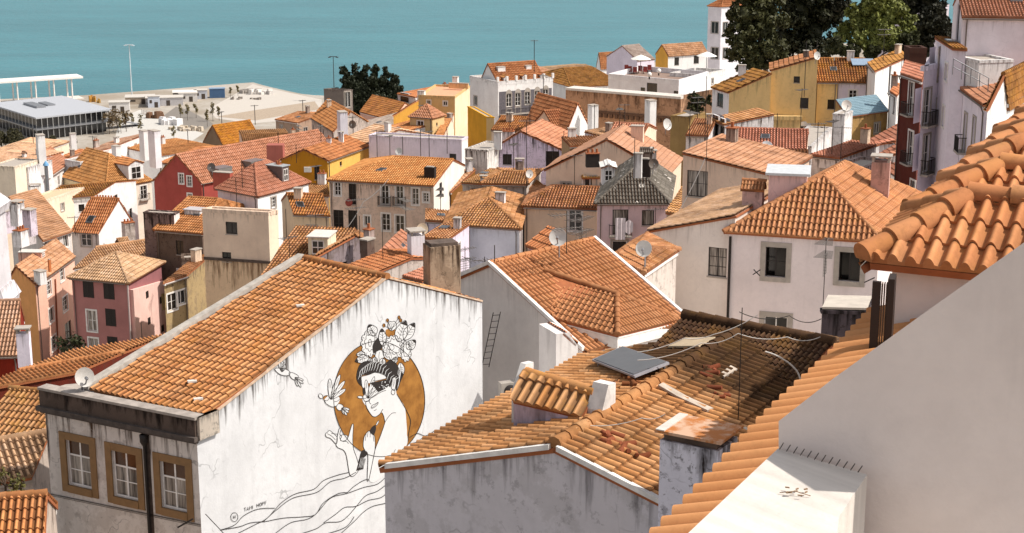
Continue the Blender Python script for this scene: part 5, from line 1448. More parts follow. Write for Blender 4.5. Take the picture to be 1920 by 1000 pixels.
mb.build('tiled_facade', plain('azulejo', '625d62', .6, var=.25), pal.root)
for x, y in hs:
    mb = MB(); c = Pp(*Z3(x, y), pal.A, pal.nrm['AB']); ctop = c + UP * 1.35
    mb.add(*[[ctop + d * .75 * math.cos(t) + UP * .9 * math.sin(t) + pal.nrm['AB'] * .04 for t in np.linspace(0, math.pi, 9)], list(range(9))]); mb.build('window_arch', STONE, pal.root)
for k in range(7):
    mb = MB(); q = pal.A + d * (pal.lp * k / 6.); mb.cbox(q - pal.nrm['AB'] * .1, d, pal.nrm['AB'], .45, .45, q[2], q[2] + 1.05); mb.build('balustrade_post', WHITE, pal.root)
mb = MB(); pal.fbox(mb, 'AB', .3, pal.lp - .2, zt0 - 5.0, zt0 - 4.75, .03, .8)
b_ = mb.build('balcony', STONE, pal.root); mb = MB()
for k in range(40): a_k = .4 + (pal.lp - .8) * k / 39; pal.fbox(mb, 'AB', a_k, a_k + .05, zt0 - 4.75, zt0 - 3.8, .72, .77)
pal.fbox(mb, 'AB', .3, pal.lp - .2, zt0 - 3.8, zt0 - 3.72, .7, .79); mb.build('railing', IRON, b_)
i_ = pal.A + pal.p * .08 + pal.q * .15 - UP * .5
p2 = House('orange mansard roof with white dormers rising behind the palace balustrade', i_, 340, i_ + pal.p * .86, i_ + pal.q * .6, 'gAB', rh=3.6, f=.6, wall=WH, tile=T_OR(), base=i_[2] - 1)
for x, y in ((215, 232), (325, 222), (430, 215)): p2.dormer(*Z3(x, y), 2.2, 2.2, 3, 'AB', 'gable', wall=WH, tip=.8)
p2.chimney(*Z3(190, 175), 4.5, 2, 2.6, WH); p2.chimney(*Z3(350, 160), 3.2, 2, 2., WH)
# brown old stone wall
bw0, bw1 = P(*Z3(565, 278), 285), None
zw = bw0[2]; bw1 = Pz(*Z3(1240, 332), zw)
bwt = thing('stone_wall', 'long brown old stone retaining wall below the white terrace', 'wall', V3(*((bw0 + bw1) / 2)[:2], zw - 16))
dw = unit(bw1 - bw0); nw = V3(dw[1], -dw[0], 0); nw = nw if nw[1] < 0 else -nw
mb = MB(); mb.obox(bw0 - UP * 18 - nw * 3, (bw1 - bw0), nw * 3, UP * 18)
mb.obox(bw0 - UP * 18 - nw * 3 + (bw1 - bw0) , -nw * 9 + dw * 1.5, nw * 2, UP * 18.6)
mb.build('wall', plaster('a07c62', .8, .5, 5., '5a4030', '7c5c46', .5), bwt)
mb = MB()
for k in range(22):
    q = bw0 + dw * (7 + k * 1.05) - UP * (4.3 + .6 * max(0, (k - 14) / 8)); mb.obox(q, dw * .5, nw * .5, UP * .7)
mb.obox(bw0 + dw * 6.5 - UP * 3.6, dw * 24, nw * .35, UP * .4)
mb.build('corbel', plain('corbel', '6a4e3c', .9), bwt)
mb = MB(); mb.obox(bw0 + UP * .0 - nw * 3.05, bw1 - bw0, nw * 3.15, UP * .4); mb.build('coping', LIGHTC, bwt)
# white terrace house with parasols
ter = House('white flat house with roof terrace, parasols and red chairs', Z3(1228, 222), 300, Z3(815, 185), Z3(1400, 172), 'flat', wall=plaster('dad6d8', .2), trim=plain('terrace_floor', '8a7468', .9), par=.9,
            wins=[('AB', Z3(1070, 272), 2.3, 4.2, 'dk single door'), ('AB', Z3(1016, 282), 1., 1.2, 'dk single'), ('AB', Z3(1210, 302), 1., 1.2, 'dk single')])
House('upper white terrace block right of the parasol terrace', Z3(1350, 190), 310, Z3(1175, 178), Z3(1500, 160), 'flat', wall=WH, par=.9)
def parasol(label, u, v, D, r):
    c = P(u, v, D); o = thing('parasol', label, 'parasol', c - UP * 2.6, 'white parasols on the terrace')
    mb = MB(); mb.lathe(c, [(r, -.75), (r * .97, -.7), (r * .5, -.25), (.06, .12), (.001, .16)], 8, smooth=False); mb.build('canopy', plain('canvas', 'e6e2da', .8), o)
    mb = MB(); mb.tube([c - UP * 3.2, c], .07, 6); mb.build('pole', METAL, o)
parasol('white parasol on the terrace by the ochre wall', *Z3(1005, 75), 318, 2.1)
parasol('white parasol right of the orange-roofed house', *Z3(1392, 57), 318, 2.1)
zt_ = ter.A[2] - .9
for i, (x, y) in enumerate(((930, 168), (960, 172), (990, 165), (1020, 170), (1045, 160), (910, 160))):
    b = Pz(*Z3(x, y), ter.A[2] - .4); b = V3(b[0], b[1], zt_ + .02)
    o = thing('terrace_chair', 'red chair among those set out on the roof terrace', 'chair', b, 'red chairs on the terrace'); mb = MB()
    mb.obox(b + UP * .42, V3(.8, 0, 0), V3(0, .7, 0), UP * .1); mb.obox(b + UP * .5 + V3(0, .62, 0), V3(.8, 0, 0), V3(0, .08, 0), UP * .9); mb.build('seat', plain('red_seat', '8a3a34', .7), o)
    for k in (0, .72):
        for j in (0, .62): mb = MB(); mb.obox(b + V3(k, j, 0), V3(.08, 0, 0), V3(0, .08, 0), UP * .42); mb.build('leg', DARK, o)
for i, (x, y, l) in enumerate(((1055, 187, 'large white globe lamp at the terrace edge'), (1110, 166, 'white globe lamp set back on the terrace'))):
    c = P(*Z3(x, y), 300 + 6 * i); o = thing('globe_lamp', l, 'lamp', c - UP * 1.3); mb = MB()
    mb.lathe(c, [(.001, -.45)] + [(.45 * math.sin(t), -.45 * math.cos(t)) for t in np.linspace(.2, 2.94, 9)] + [(.001, .45)], 14); mb.build('globe', WHITE, o)
    mb = MB(); mb.tube([c - UP * .9, c - UP * .4], .15, 6); mb.build('foot', DARK, o)
# big trees at the top right
dk_l = leafmat('dkleaf', '100f08', '353520'); lt_l = leafmat('ltleaf', '3a3f1c', '8c9048'); md_l = leafmat('mdleaf', '1a1c10', '4a4c2a')
def crown(label, u, v, D, blobs, n, size, mat, seed):
    b = P(u, v, D); k = D / F
    tree(label, 'tree', b, [((x - u) * k, dy, (v - y) * k, r * k) for x, y, r, dy in blobs], n, size, mat, 'big trees above the yellow house', .6, seed, core=.5)
crown('broad dark tree left of the light green one', 1440, 175, 262, [(1390, 30, 34, 0), (1385, 75, 32, -2), (1400, 110, 26, -3), (1425, 40, 40, 0), (1440, 90, 34, -3), (1430, 5, 40, 2), (1410, -20, 40, 2), (1365, 60, 14, 0), (1372, 105, 16, 0)], 22000, .36, leafmat('dk2', '1c1d0f', '55552e'), 21)
crown('very dark tree standing behind the yellow house', 1500, 175, 276, [(1490, 20, 42, 0), (1520, 60, 38, 0), (1480, 75, 38, 0), (1540, 15, 40, 0), (1500, -20, 40, 0), (1510, 100, 26, -4), (1460, 105, 26, 0), (1545, 95, 24, 0)], 20000, .4, leafmat('dk3', '12130a', '37381f'), 22)
crown('light green tree above the brown roof', 1630, 170, 250, [(1600, 40, 26, 0), (1632, 22, 30, 0), (1665, 28, 28, 0), (1690, 45, 22, 0), (1640, 60, 30, -3), (1605, 75, 20, -3), (1575, 65, 18, 0), (1670, 75, 24, -2), (1620, 0, 18, 0), (1655, 5, 18, 0)], 17000, .36, lt_l, 23)
crown('low dark green tree beneath the light green crown', 1600, 180, 246, [(1560, 85, 18, 0), (1590, 95, 18, 0), (1630, 95, 18, 0), (1670, 92, 16, 0), (1700, 80, 20, 0)], 5000, .42, md_l, 24)
crown('dark tree at the right end of the big trees', 1735, 170, 265, [(1715, 50, 28, 0), (1745, 40, 30, 0), (1730, 80, 26, 0), (1765, 60, 24, 0), (1700, 20, 26, 3), (1740, 5, 30, 3), (1580, 20, 30, 10), (1690, -10, 26, 8)], 14000, .42, leafmat('dk4', '12110a', '333220'), 25)
wl2 = House('pale terrace wall glimpsed above the trees at the top edge', (1690, 14), 330, (1780, 8), 8, 'flat', wall=plaster('b8aeb4', .2), cornice='none')
# ---- yellow houses
YEL = plaster('d8b67e', .4, .1, 3., '7a6a48', 'b89c68', .6, gain=1.28)
ye = House('big yellow rendered house with an arched window and stepped brown roofs', Z4(118, 432), 195, Z4(312, 434), Z4(40, 408), 'sAC', Z4(0, 345)[1], wall=YEL, wall2=WH, tile=T_BR(), cornice='none',
           ws=(.7, .7), wins=[('AC', Z4(75, 470), 2.6, 2.4, 'dk panes'), ('AC', Z4(60, 590), 2., 3, 'dk panes bal door'), ('AC', Z4(100, 590), 1.5, 3, 'dk panes door')])
y2 = House('tall narrow part of the yellow house, cut by a steep broken-edged roof', Z4(316, 330), 195.5, Z4(531, 334), 7, 'sAC', Z4(0, 268)[1], wall=YEL, tile=T_OLD(), cornice='none', wins=[('AB', Z4(435, 374), .75, .8, 'dk single'), ('AB', Z4(470, 484), 1., 1.3, 'dk single'), ('AB', Z4(468, 620), 1.3, 1.9, 'white panes')])
mb = MB(); c = Pp(*Z4(468, 592), y2.A, y2.nrm['AB'])
mb.add([c + V3(.72 * math.cos(t), -.05, .6 * math.sin(t)) for t in np.linspace(0, math.pi, 11)], list(range(11))); mb.build('window_arch', WHITE, y2.root)
mb = MB(); c = Pp(*Z4(385, 650), y2.A, y2.nrm['AB']); mb.obox(c - V3(1.8, .8, 4), V3(3.4, 0, 0), V3(0, .8, 0), UP * 6.4); mb.obox(c - V3(1.95, .95, -2.4), V3(3.7, 0, 0), V3(0, .95, 0), UP * .5); mb.build('buttress', YEL, y2.root)
y3 = House('low yellow house under a wide mossy brown roof with one skylight', Z4(532, 383), 196, Z4(627, 384), 7.5, 'gAB', Z4(0, 276)[1], wall=YEL, tile=T_BR(), wins=[('AB', Z4(598, 490), 1., 1.2, 'dk single')], f=.8)
y4 = House('lilac-white house joined to the yellow one under the same brown roof', Z4(630, 384), 196.2, Z4(772, 386), 7.5, 'gAB', Z4(0, 276)[1], wall=plaster('d2c8d2', .3), tile=T_BR(), f=.8)
q_ = y4.onroof(*Z4(745, 310)); mb = MB(); mb.prism([q_ + V3(a, b, c) for a, b, c in ((-1.4, -.5, .12), (1.4, -.5, .12), (1.4, .9, .75), (-1.4, .9, .75))], UP * .08); mb.build('skylight', plain('skyl', '8a9cb0', .2), y4.root)
House('white house with a dark doorway and a brown roof tilting up to the right', Z4(804, 335), 185, Z4(955, 300), Z4(770, 295), 'sAC', Z4(0, 268)[1], wall=WH, tile=T_BR(), wins=[('AB', Z4(870, 370), .5, 3.4, 'dk single')])
bl_ = House('ochre-walled shed under a pale blue corrugated roof', Z4(672, 545), 170, Z4(862, 520), Z4(618, 505), 'sAB', Z4(0, 470)[1], wall=plaster('b8935c', .6, .25, gain=1.05), tile=tilemat('blue', '8aa4b4', '96b0be', 'a2bac6', .15, 0, '6a7c86'), cornice='none')
cw = House('white stained chimney wall standing before the blue roof', Z4(660, 540), 166, Z4(604, 536), 3, 'flat', wall=plaster('d0ccca', .7, .3), par=.02, cornice='none')
House('sloping white stained wall running down from the chimney wall', Z4(600, 600), 163, Z4(505, 690), 2.5, 'flat', wall=plaster('c6c2c0', .8, .3), par=.02, cornice='none')
# ---- right street: dormered white house, red house, white terraces
dw_ = House('white house with two white dormers beside the dark red tower house', Z4(925, 832), 150, Z4(715, 692), 9, 'gAB', Z4(0, 705)[1], wall=WH, tile=T_RED(), wins=[('AB', Z4(760, 800), 1., 1.8, 'stone'), ('AB', Z4(815, 830), 1, 1.8, 'stone'), ('AB', Z4(865, 860), 1, 1.8, 'stone')])
for x, y in ((812, 720), (884, 768)): dw_.dormer(*Z4(x, y), 2.4, 2.3, 3.5, 'AB', 'shed', wall=WH, tip=.8)
dw2 = House('small white house with orange roof peeping over the dormers', Z4(905, 450), 168, Z4(872, 430), Z4(935, 410), 'sAB', Z4(0, 415)[1], wall=WH, tile=T_OR(), wins=[('AB', Z4(890, 490), .8, 2, 'dk')])
RED = plaster('6a352c', .3, .1, gain=.95)
rd = House('dark red narrow house with iron balconies at the street corner', Z4(1022, 378), 128, Z4(922, 345), Z4(1040, 340), 'sAB', Z4(0, 318)[1], wall=RED, tile=T_RED(), wins=[('AB', Z4(970, 460), 1.0, 2.6, 'white door bal'), ('AB', Z4(968, 690), 1.0, 2.6, 'white door bal'), ('AB', Z4(985, 920), 1., 2.4, 'white door')])
rd2 = House('dark brown block rising behind the red house', (1738, 92), 140, ('d', -1, 0, 1.5), 2, 'flat', wall=plaster('4a3028', .3, gain=.95), cornice='none')
WT = plaster('d8d0da', .25)
w1 = House('tall white street house with balconies, right of the dark red one', Z4(1160, 290), 112, Z4(1032, 318), Z4(1190, 225), 'flat', wall=WT, par=.2, wins=[('AB', Z4(1112, 300), .9, 2.2, 'stone'), ('AB', Z4(1150, 310), .8, 2.2, 'stone'), ('AB', Z4(1045, 500), 1., 2.4, 'stone bal door'), ('AB', Z4(1105, 530), .9, 2.3, 'stone'), ('AB', Z4(1140, 570), .6, 2.3, 'stone'), ('AB', Z4(1040, 720), 1., 2.6, 'stone bal door'), ('AB', Z4(1095, 790), 1.5, 3.2, 'dk single door')])
w2 = House('white terraced house with tall windows and wrought iron balcony above the barrel tiles', Z4(1322, 490), 98, Z4(1160, 372), ('d', 1, .12, 8), 'sAB', Z4(0, 355)[1], wall=WT, tile=T_RED(), wins=[('AB', Z4(1186, 600), .9, 2.4, 'stone bal door'), ('AB', Z4(1224, 620), .9, 2.4, 'stone bal door'), ('AB', Z4(1264, 640), .9, 2.4, 'stone')])
w3 = House('upper white house at the top right corner with a tiled eave', Z4(1212, 75), 108, Z4(1560, 80), Z4(1170, 20), 'gAB', -14, wall=plaster('ddd2d6', .2), tile=T_RED(), wins=[('AC', Z4(1190, 110), 2.6, 2.6, 'dk')])
w4 = House('white roof-terrace hut between the upper house and the terraced roof', Z4(1290, 290), 104, Z4(1450, 285), 4, 'flat', base=vz(P(*Z4(1290, 290), 104), Z4(0, 420)[1]), wall=WH, par=.05, cornice='none')
mb = MB()
w5 = House('small white gable with a steep stair-like brown roof beside the barrel tiles', Z4(1330, 500), 90, Z4(1420, 480), ('d', .5, .9, 12), 'gAC', Z4(0, 350)[1], wall=WH, tile=T_BR(), f=.7)
w6 = House('tiled awning roof with white post at the top right', Z4(1165, 228), 106, Z4(1228, 232), Z4(1085, 180), 'sAB', Z4(0, 180)[1], wall=WT, tile=T_BR(), cornice='none')
# terrace rail on w2 roof
o = thing('terrace_railing', 'thin metal railing on the small tiled terrace roof at the right', 'railing', w2.onroof(*Z4(1240, 400))); mb = MB()
a, b = w2.onroof(*Z4(1165, 350)), w2.onroof(*Z4(1330, 440))
for k in range(5): c = a + (b - a) * k / 4; mb.tube([c, c + UP * 1.], .03, 5)
mb.tube([a + UP, b + UP], .03, 5); mb.tube([a + UP * .5, b + UP * .5], .025, 5); mb.build('rail', METAL, o)

# ---- centre back
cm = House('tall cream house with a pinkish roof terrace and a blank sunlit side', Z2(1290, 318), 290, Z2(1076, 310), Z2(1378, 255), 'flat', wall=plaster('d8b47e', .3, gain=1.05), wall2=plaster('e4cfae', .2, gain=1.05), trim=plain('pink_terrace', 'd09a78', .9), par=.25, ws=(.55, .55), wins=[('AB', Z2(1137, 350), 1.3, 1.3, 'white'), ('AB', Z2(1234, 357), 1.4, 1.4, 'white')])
cm.chimney(*Z2(1090, 300), 3.2, 2, 2.6, WH, base=P(*Z2(1090, 322), 292)); cm.chimney(0, 0, 2.6, 2, 2.2, WH, base=P(*Z2(1290, 232), 305)); cm.chimney(0, 0, 9.5, 1.2, .9, plaster('c49a70', .4), base=P(*Z2(1310, 252), 301))
tu = House('small hip-roofed turret house with a balcony door before the cream house', Z2(1158, 440), 272, Z2(1026, 430), Z2(1228, 422), 'hAB', Z2(0, 362)[1], i0=.5, i1=.5, wall=plaster('d6b684', .25, gain=1.05), tile=T_RED(), ws=(.54, .52), wins=[('AB', Z2(1088, 500), 2.2, 4.6, 'white door panes'), ('AC', Z2(1185, 478), .9, 1., 'dk')])
ml = House('ochre gable wall left of the turret house', Z2(1028, 400), 285, Z2(930, 430), ('d', .2, 1, 6), 'sBE', Z2(0, 365)[1], wall=plaster('c89440', .2, gain=1.05), cornice='none', tile=T_OR())
mr = House('yellow-ochre slab wall right of the cream house', Z2(1408, 378), 268, Z2(1365, 376), Z2(1520, 440), 'flat', wall=plaster('d8a030', .1, gain=1.05), wall2=plaster('dcbc86', .2, gain=1.05), par=.02, cornice='none')
si = House('narrow orange lean-to roof below the turret, against the cream side wall', Z2(1215, 560), 262, Z2(1175, 552), Z2(1285, 420), 'sAB', Z2(0, 420)[1], wall=CRM, tile=T_OR(), cornice='none')
rw = House('little white house with a rounded corner left of the cream house', Z2(1060, 320), 320, Z2(955, 300), 12, 'sAB', Z2(0, 265)[1], wall=WH, tile=T_OR(), wins=[('AB', Z2(995, 322), 3, 1.8, 'dk')])
# lilac wall house
li = House('long lilac-walled house with a flat roof full of aerials', Z2(1330, 572), 238, Z2(786, 545), ('d', .3, 1, 3), 'flat', wall=plaster('c6bcc8', .3), wall2=WH, par=.12, wins=[('AB', Z2(1278, 690), 1.1, 2., 'dk')], cornice='none')
# orange roofs left of it
House('big plain orange roof behind the grey gable near the cypresses', Z2(925, 455), 310, Z2(735, 405), ('d', .3, 1, 14), 'gAB', Z2(0, 355)[1], wall=PNK, tile=T_BR())
gg = House('old grey gabled house with a white chimney near the cypresses', Z2(580, 520), 280, Z2(450, 440), Z2(780, 465), 'gAB', Z2(0, 405)[1], wall=OLDW, tile=T_OR(), ws=(.7, .8), wins=[('AB', Z2(460, 500), 1., 1.6, 'dk'), ('AB', Z2(520, 525), 1., 1.4, 'dk')])
gg.chimney(*Z2(612, 545), 5.6, 2.6, 10, plaster('c9c6cc', .6), base=P(*Z2(612, 552), 272))
House('small pinkish house with a whitish roof left of the ochre gable', Z2(830, 510), 292, Z2(700, 480), 12, 'sAB', Z2(0, 425)[1], wall=PNK, tile=tilemat('pale', 'a8988e', 'b8a89c', 'c4b4a8'))
House('orange roof right below the pale roof by the ochre gable', Z2(920, 545), 268, Z2(800, 520), 10, 'sAB', Z2(0, 470)[1], wall=WH, tile=T_OR())
House('orange roof with a grey flue left of the lilac wall', Z2(785, 590), 245, Z2(640, 560), 12, 'gAB', Z2(0, 510)[1], wall=GRYW, tile=T_OR())
House('yellowish roof at the shore with a dark gable end', Z1(1310, 545), 330, Z1(1530, 510), Z1(1190, 520), 'gAB', Z1(0, 425)[1], wall=plaster('7a6450', .6), tile=T_YE())
House('brownish roof with grey stub walls right of the yellowish roof', Z2(330, 580), 285, Z2(50, 590), 14, 'gAB', Z2(0, 530)[1], wall=BEI, tile=T_OLD())
House('small brown broken roof behind the grey gable', Z2(370, 470), 320, Z2(240, 450), 12, 'gAB', Z2(0, 425)[1], wall=plaster('9a8270', .5), tile=T_OLD())
House('orange roof between the grey stub walls and the mustard house', Z2(500, 590), 270, Z2(380, 600), 10, 'gAB', Z2(0, 565)[1], wall=PNK, tile=T_OR())
# mustard house
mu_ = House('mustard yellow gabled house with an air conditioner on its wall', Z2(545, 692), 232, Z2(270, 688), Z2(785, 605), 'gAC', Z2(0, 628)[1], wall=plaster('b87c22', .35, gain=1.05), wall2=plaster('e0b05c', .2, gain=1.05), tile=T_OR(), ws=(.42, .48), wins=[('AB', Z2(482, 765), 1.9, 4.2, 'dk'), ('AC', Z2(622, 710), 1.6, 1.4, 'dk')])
mb = MB(); c = Pp(*Z2(428, 742), mu_.A, mu_.nrm['AB']); mb.obox(c - V3(.5, .4, .4), V3(1.05, 0, 0), V3(0, .4, 0), UP * .75); mb.build('air_conditioner', plain('ac', 'c9c2b8'), mu_.root)
mb = MB(); mb.obox(mu_.B + V3(-2.2, 1, -9), V3(2.4, 0, 0), V3(0, 2, 0), UP * 11); mb.build('pink_annex', plaster('b0685c', .2, gain=.95), mu_.root)
# pink house
pk = House('pink-red gabled house with two small windows under a wide tiled roof', Z1(1180, 760), 238, Z1(902, 742), ('d', .62, .78, 30), 'gAC', Z1(0, 595)[1], wall=plaster('a85048', .35, gain=.95), tile=T_RED(), ws=(.5, .66), wins=[('AB', Z1(1062, 735), 1.5, 2.3, 'white panes'), ('AB', Z1(1110, 750), 1.4, 2.3, 'white panes'), ('AB', Z1(1112, 845), 1.4, 1.8, 'white')])
pk.chimney(*Z1(1300, 770), 7., 2, 5., plaster('b05a4c', .3, gain=.95), base=P(*Z1(1300, 785), 232))
for x, y in ((1270, 680), (1460, 640)): pk.dormer(*Z1(x, y), 6, .9, 4, 'BE', 'flat', wall=plain('dormer_grey', '7a7672'), win=False)
# big roof house left
bh = House('large house under a hipped orange roof with a balcony dormer', Z1(620, 792), 262, Z1(372, 722), Z1(888, 742), 'hAB', Z1(0, 590)[1], i0=.42, i1=.05, wall=plaster('ddc9a4', .3), wall2=plaster('c9bcae', .4), tile=T_OR(),
           ws=(.55, .5), wins=[('AC', Z1(722, 850), 2.4, 4.6, 'white door panes bal'), ('AC', Z1(842, 815), 2.4, 4.6, 'white door panes bal')])
bh.dormer(*Z1(800, 745), 7., 6.2, 10, 'AC', 'gable', wall=WH, tip=1.4)
bh.chimney(*Z1(670, 590), 4, 2, 3.4, WH, base=P(*Z1(668, 592), 285)); bh.chimney(0, 0, 4.2, 2.2, 11, WH, base=P(*Z1(835, 608), 285)); bh.chimney(0, 0, 5.6, 2.4, 14, plaster('d0ccd0', .4), base=P(*Z1(895, 652), 280))
House('orange roof with a ridge of cement behind the big hipped roof', Z1(640, 560), 300, Z1(415, 610), ('d', .2, 1, 20), 'gAB', Z1(0, 515)[1], wall=WH, tile=T_OR())
House('orange roof right of the tall white chimney', Z1(1020, 650), 280, Z1(935, 640), 20, 'gAB', Z1(0, 560)[1], wall=WH, tile=T_OR())
House('second orange roof behind the tall white chimneys', Z1(1275, 550), 310, Z1(935, 600), 14, 'gAB', Z1(0, 545)[1], wall=WH, tile=T_OR())
# far left cluster
House('hip-roofed orange house at the left edge near the promenade', Z1(140, 612), 290, Z1(-90, 590), ('d', .2, 1, 18), 'hAB', Z1(0, 535)[1], i0=.25, wall=CRM, tile=T_OR())
House('orange roof at the left edge below the hip-roofed one', Z1(150, 662), 272, Z1(-90, 630), ('d', .2, 1, 14), 'gAB', Z1(0, 610)[1], wall=WH, tile=T_OR())
lw = House('cream blank wall house at the left edge with a flat top', Z1(85, 668), 255, Z1(-60, 660), ('d', .3, 1, 7), 'flat', wall=plaster('d8c8b4', .5), par=.05, cornice='none')
House('white blank-walled house right of the cream one at the left edge', Z1(165, 672), 258, Z1(92, 668), ('d', .3, 1, 7), 'flat', wall=WH2, par=.05, cornice='none')
h = House('red-orange roof with a dark box dormer near the blue flue', Z1(265, 740), 262, Z1(155, 655), Z1(410, 640), 'sAC', Z1(0, 640)[1], wall=WH2, tile=T_RED())
h.chimney(0, 0, 4.4, 2.4, 14, WH, base=P(*Z1(228, 690), 262)); h.chimney(0, 0, 3.4, 2, 9, WH, base=P(*Z1(418, 590), 300))
House('orange roof behind the white block chimney at the left', Z1(400, 690), 285, Z1(260, 640), 14, 'gAB', Z1(0, 612)[1], wall=WH, tile=T_OR())
wb = House('white stepped parapet block in front of the large hipped roof', Z1(470, 640), 272, Z1(378, 625), 5, 'flat', wall=WH, par=.05, cornice='none')
fl = thing('metal_flue', 'shiny metal flue pipe with a blue cap in the left roofs', 'flue', P(*Z1(275, 740), 255)); b = P(*Z1(275, 740), 255)
mb = MB(); mb.tube([b - UP * 2, b + UP * 2.2], .3, 10); mb.build('pipe', METAL, fl); mb = MB(); mb.lathe(b + UP * 2.3, [(.5, 0), (.4, .3), (.1, .7), (.001, .75)], 10); mb.build('cap', plain('blue_cap', '6a9ac0'), fl)
br = House('brown-tiled gable roof with a white triangular end left of the large house', Z1(555, 832), 232, Z1(225, 860), ('d', .3, 1, 12), 'gAB', Z1(0, 755)[1], wall=WH, tile=T_BR())
br.chimney(*Z1(210, 850), 4, 2, 4.6, WH, base=P(*Z1(212, 862), 228), cap='vent')
House('flat beige roof terrace below the brown-tiled gable at the left', Z1(225, 880), 222, Z1(20, 900), ('d', .3, 1, 12), 'flat', wall=CRM, trim=plain('beige_roof', 'cdb090'), par=.1, cornice='none')

# ---- left middle rows
rwg = House('white-gabled house with an L of orange roofs and a dark chimney', (185, 436), 178, (134, 433), ('d', .45, .9, 6), 'gAB', 374, f=.62, wall=plaster('b8b2ae', .7, .2), wall2=plaster('dedad8', .2), tile=T_OR(), wins=[('AB', Y1(475, 320), 1.3, 1.6, 'stone')])
rwg.chimney(*Y1(570, 170), 6.4, 2.4, 3.4, plaster('9a8c90', .8, .5), cap='pots', base=P(*Y1(575, 168), 188))
lwg = House('left wing of the L-shaped roof, its tiles running toward the camera', (80, 451), 172, (133.5, 433), ('d', -.5, .86, 15), 'sAB', 370, wall=plaster('b8b2ae', .7, .2), tile=T_OR(), ws=(.75, .8), wins=[('AB', Y1(310, 345), 1.3, 1.6, 'stone'), ('AB', Y1(362, 330), 1.2, 1.8, 'white')])
for k, (x, y, w, h_, cap) in enumerate(((60, 225, 3.6, 4.2, 'slab'), (120, 185, 3., 4., 'vent'), (190, 240, 2.6, 5., 'slab'), (140, 300, 3.2, 2.6, 'pots'))):
    lwg.chimney(0, 0, w, 2., h_, plaster('b5aab4', .8, .4) if k % 2 == 0 else WH2, cap, base=P(*Y1(x, y + 30), 166 - 2 * k))
pp = House('pale pink three-storey house with small windows and a stone gutter', (66, 533), 158, (18, 521), (139, 480), 'gAC', 500, wall=plaster('c08a58', .35), wall2=plaster('dcb09c', .3, .08), tile=T_OR(), cornice='stone', f=.7,
           wins=[('AC', Y1(270, 590), 1.3, 1.5, 'white panes'), ('AC', Y1(283, 738), 1.5, 1.5, 'white'), ('AC', Y1(297, 892), 1.6, 1.5, 'white panes'), ('AC', Y1(342, 515), 1.3, 1.4, 'white panes'), ('AC', Y1(360, 675), 1.6, 1.6, 'white panes'), ('AC', Y1(378, 835), 2., 2.4, 'dk door bal')])
pp.chimney(0, 0, 2.6, 1.6, 1.8, WH, base=P(*Y1(205, 540), 158)); pp.chimney(0, 0, 2.8, 2, 2.2, plaster('b8b0b0', .9, .4), base=P(*Y1(140, 320), 172)); pp.chimney(0, 0, .5, .5, 1.6, plaster('a8643c'), base=P(*Y1(268, 470), 160), cap='none')
pp.dormer(*Y1(240, 425), 2.6, 1.6, 5, 'AC', 'flat', wall=plaster('d2a694', .3), rm=LIGHTC)
dr_ = thing('cast_drainpipe', 'brown drainpipe running down the pale pink facade', 'drainpipe', Pp(*Y1(318, 900), pp.A, pp.nrm['AC'])); mb = MB(); q = pp.nrm['AC'] * .1
mb.tube([Pp(*Y1(318, 980), pp.A, pp.nrm['AC']) + q, Pp(*Y1(300, 540), pp.A, pp.nrm['AC']) + q], .08, 6); mb.build('pipe', plain('pipe_brown', '8a4a2e'), dr_)
pu = House('purple-mauve house with dark shutters under a small hipped roof', (238, 528), 150, (134, 518), (302, 491), 'hAB', 474, i0=.5, i1=.5, wall=plaster('9a6a66', .2), wall2=plaster('84585a', .2), tile=T_OR(), cornice='yellow', o=.35,
           wins=[('AB', Y1(488, 597), 1.2, 1.65, 'shut'), ('AB', Y1(601, 603), 1.2, 1.75, 'shut'), ('AB', Y1(507, 770), 1.05, 2.1, 'white cur'), ('AB', Y1(611, 752), 1.15, 1.75, 'shut'), ('AB', Y1(518, 925), 1.05, 2.2, 'white cur'), ('AB', Y1(622, 905), 1.15, 1.75, 'shut')])
mb = MB(); n = pu.nrm['AC']; zz = lambda p, v: V3(p[0], p[1], vz(p, v))
p0_, p1_ = Pp(*Y1(735, 600), pu.A + n * .4, n), Pp(*Y1(905, 550), pu.A + n * .4, n)
mb.prism([V3(*p0_[:2], pu.zb), V3(*p1_[:2], pu.zb), p1_, p0_], -n * .38); lo2 = mb.build('lower_wall', plaster('d9b4aa', .12), pu.root)
mb = MB()
for x, y in ((812, 625), (888, 655), (823, 770), (897, 812)): q = Pp(*Y1(x, y), pu.A + n * .41, n); mb.obox(q - UP * .35 - unit(pu.q) * .3, unit(pu.q) * .6, n * .02, UP * .7)
mb.build('vent_slots', DARK, lo2)
mb = MB(); q = pu.A + (pu.nrm['AB'] + n) * .12; mb.tube([V3(q[0], q[1], pu.zb), V3(q[0], q[1], pu.z - .3)], .09, 6); mb.build('drainpipe', plain('pipe_pale', 'b8a8a4'), pu.root)
ps = House('square orange roof with a white chimney behind the purple house', Y1(800, 420), 166, Y1(410, 480), ('d', .3, 1, 9), 'gAB', Y1(0, 310)[1], wall=WH2, tile=T_OR())
ps.chimney(*Y1(690, 400), 2.6, 2, 2.4, WH, cap='tile', base=P(*Y1(690, 395), 168)); ps.chimney(0, 0, 3., 2, 3.4, OLDW, cap='pots', base=P(*Y1(720, 300), 178))
dkw = House('tall stained chimney-like wall black at its top in the middle left', Y1(960, 185), 160, Y1(790, 175), Y1(990, 170), 'flat', wall=plaster('7a6660', 1.0, .7, 5., '1e1512', '4a3a34', .8), wall2=plaster('cfc8c4', .6), par=-.0, cornice='none')
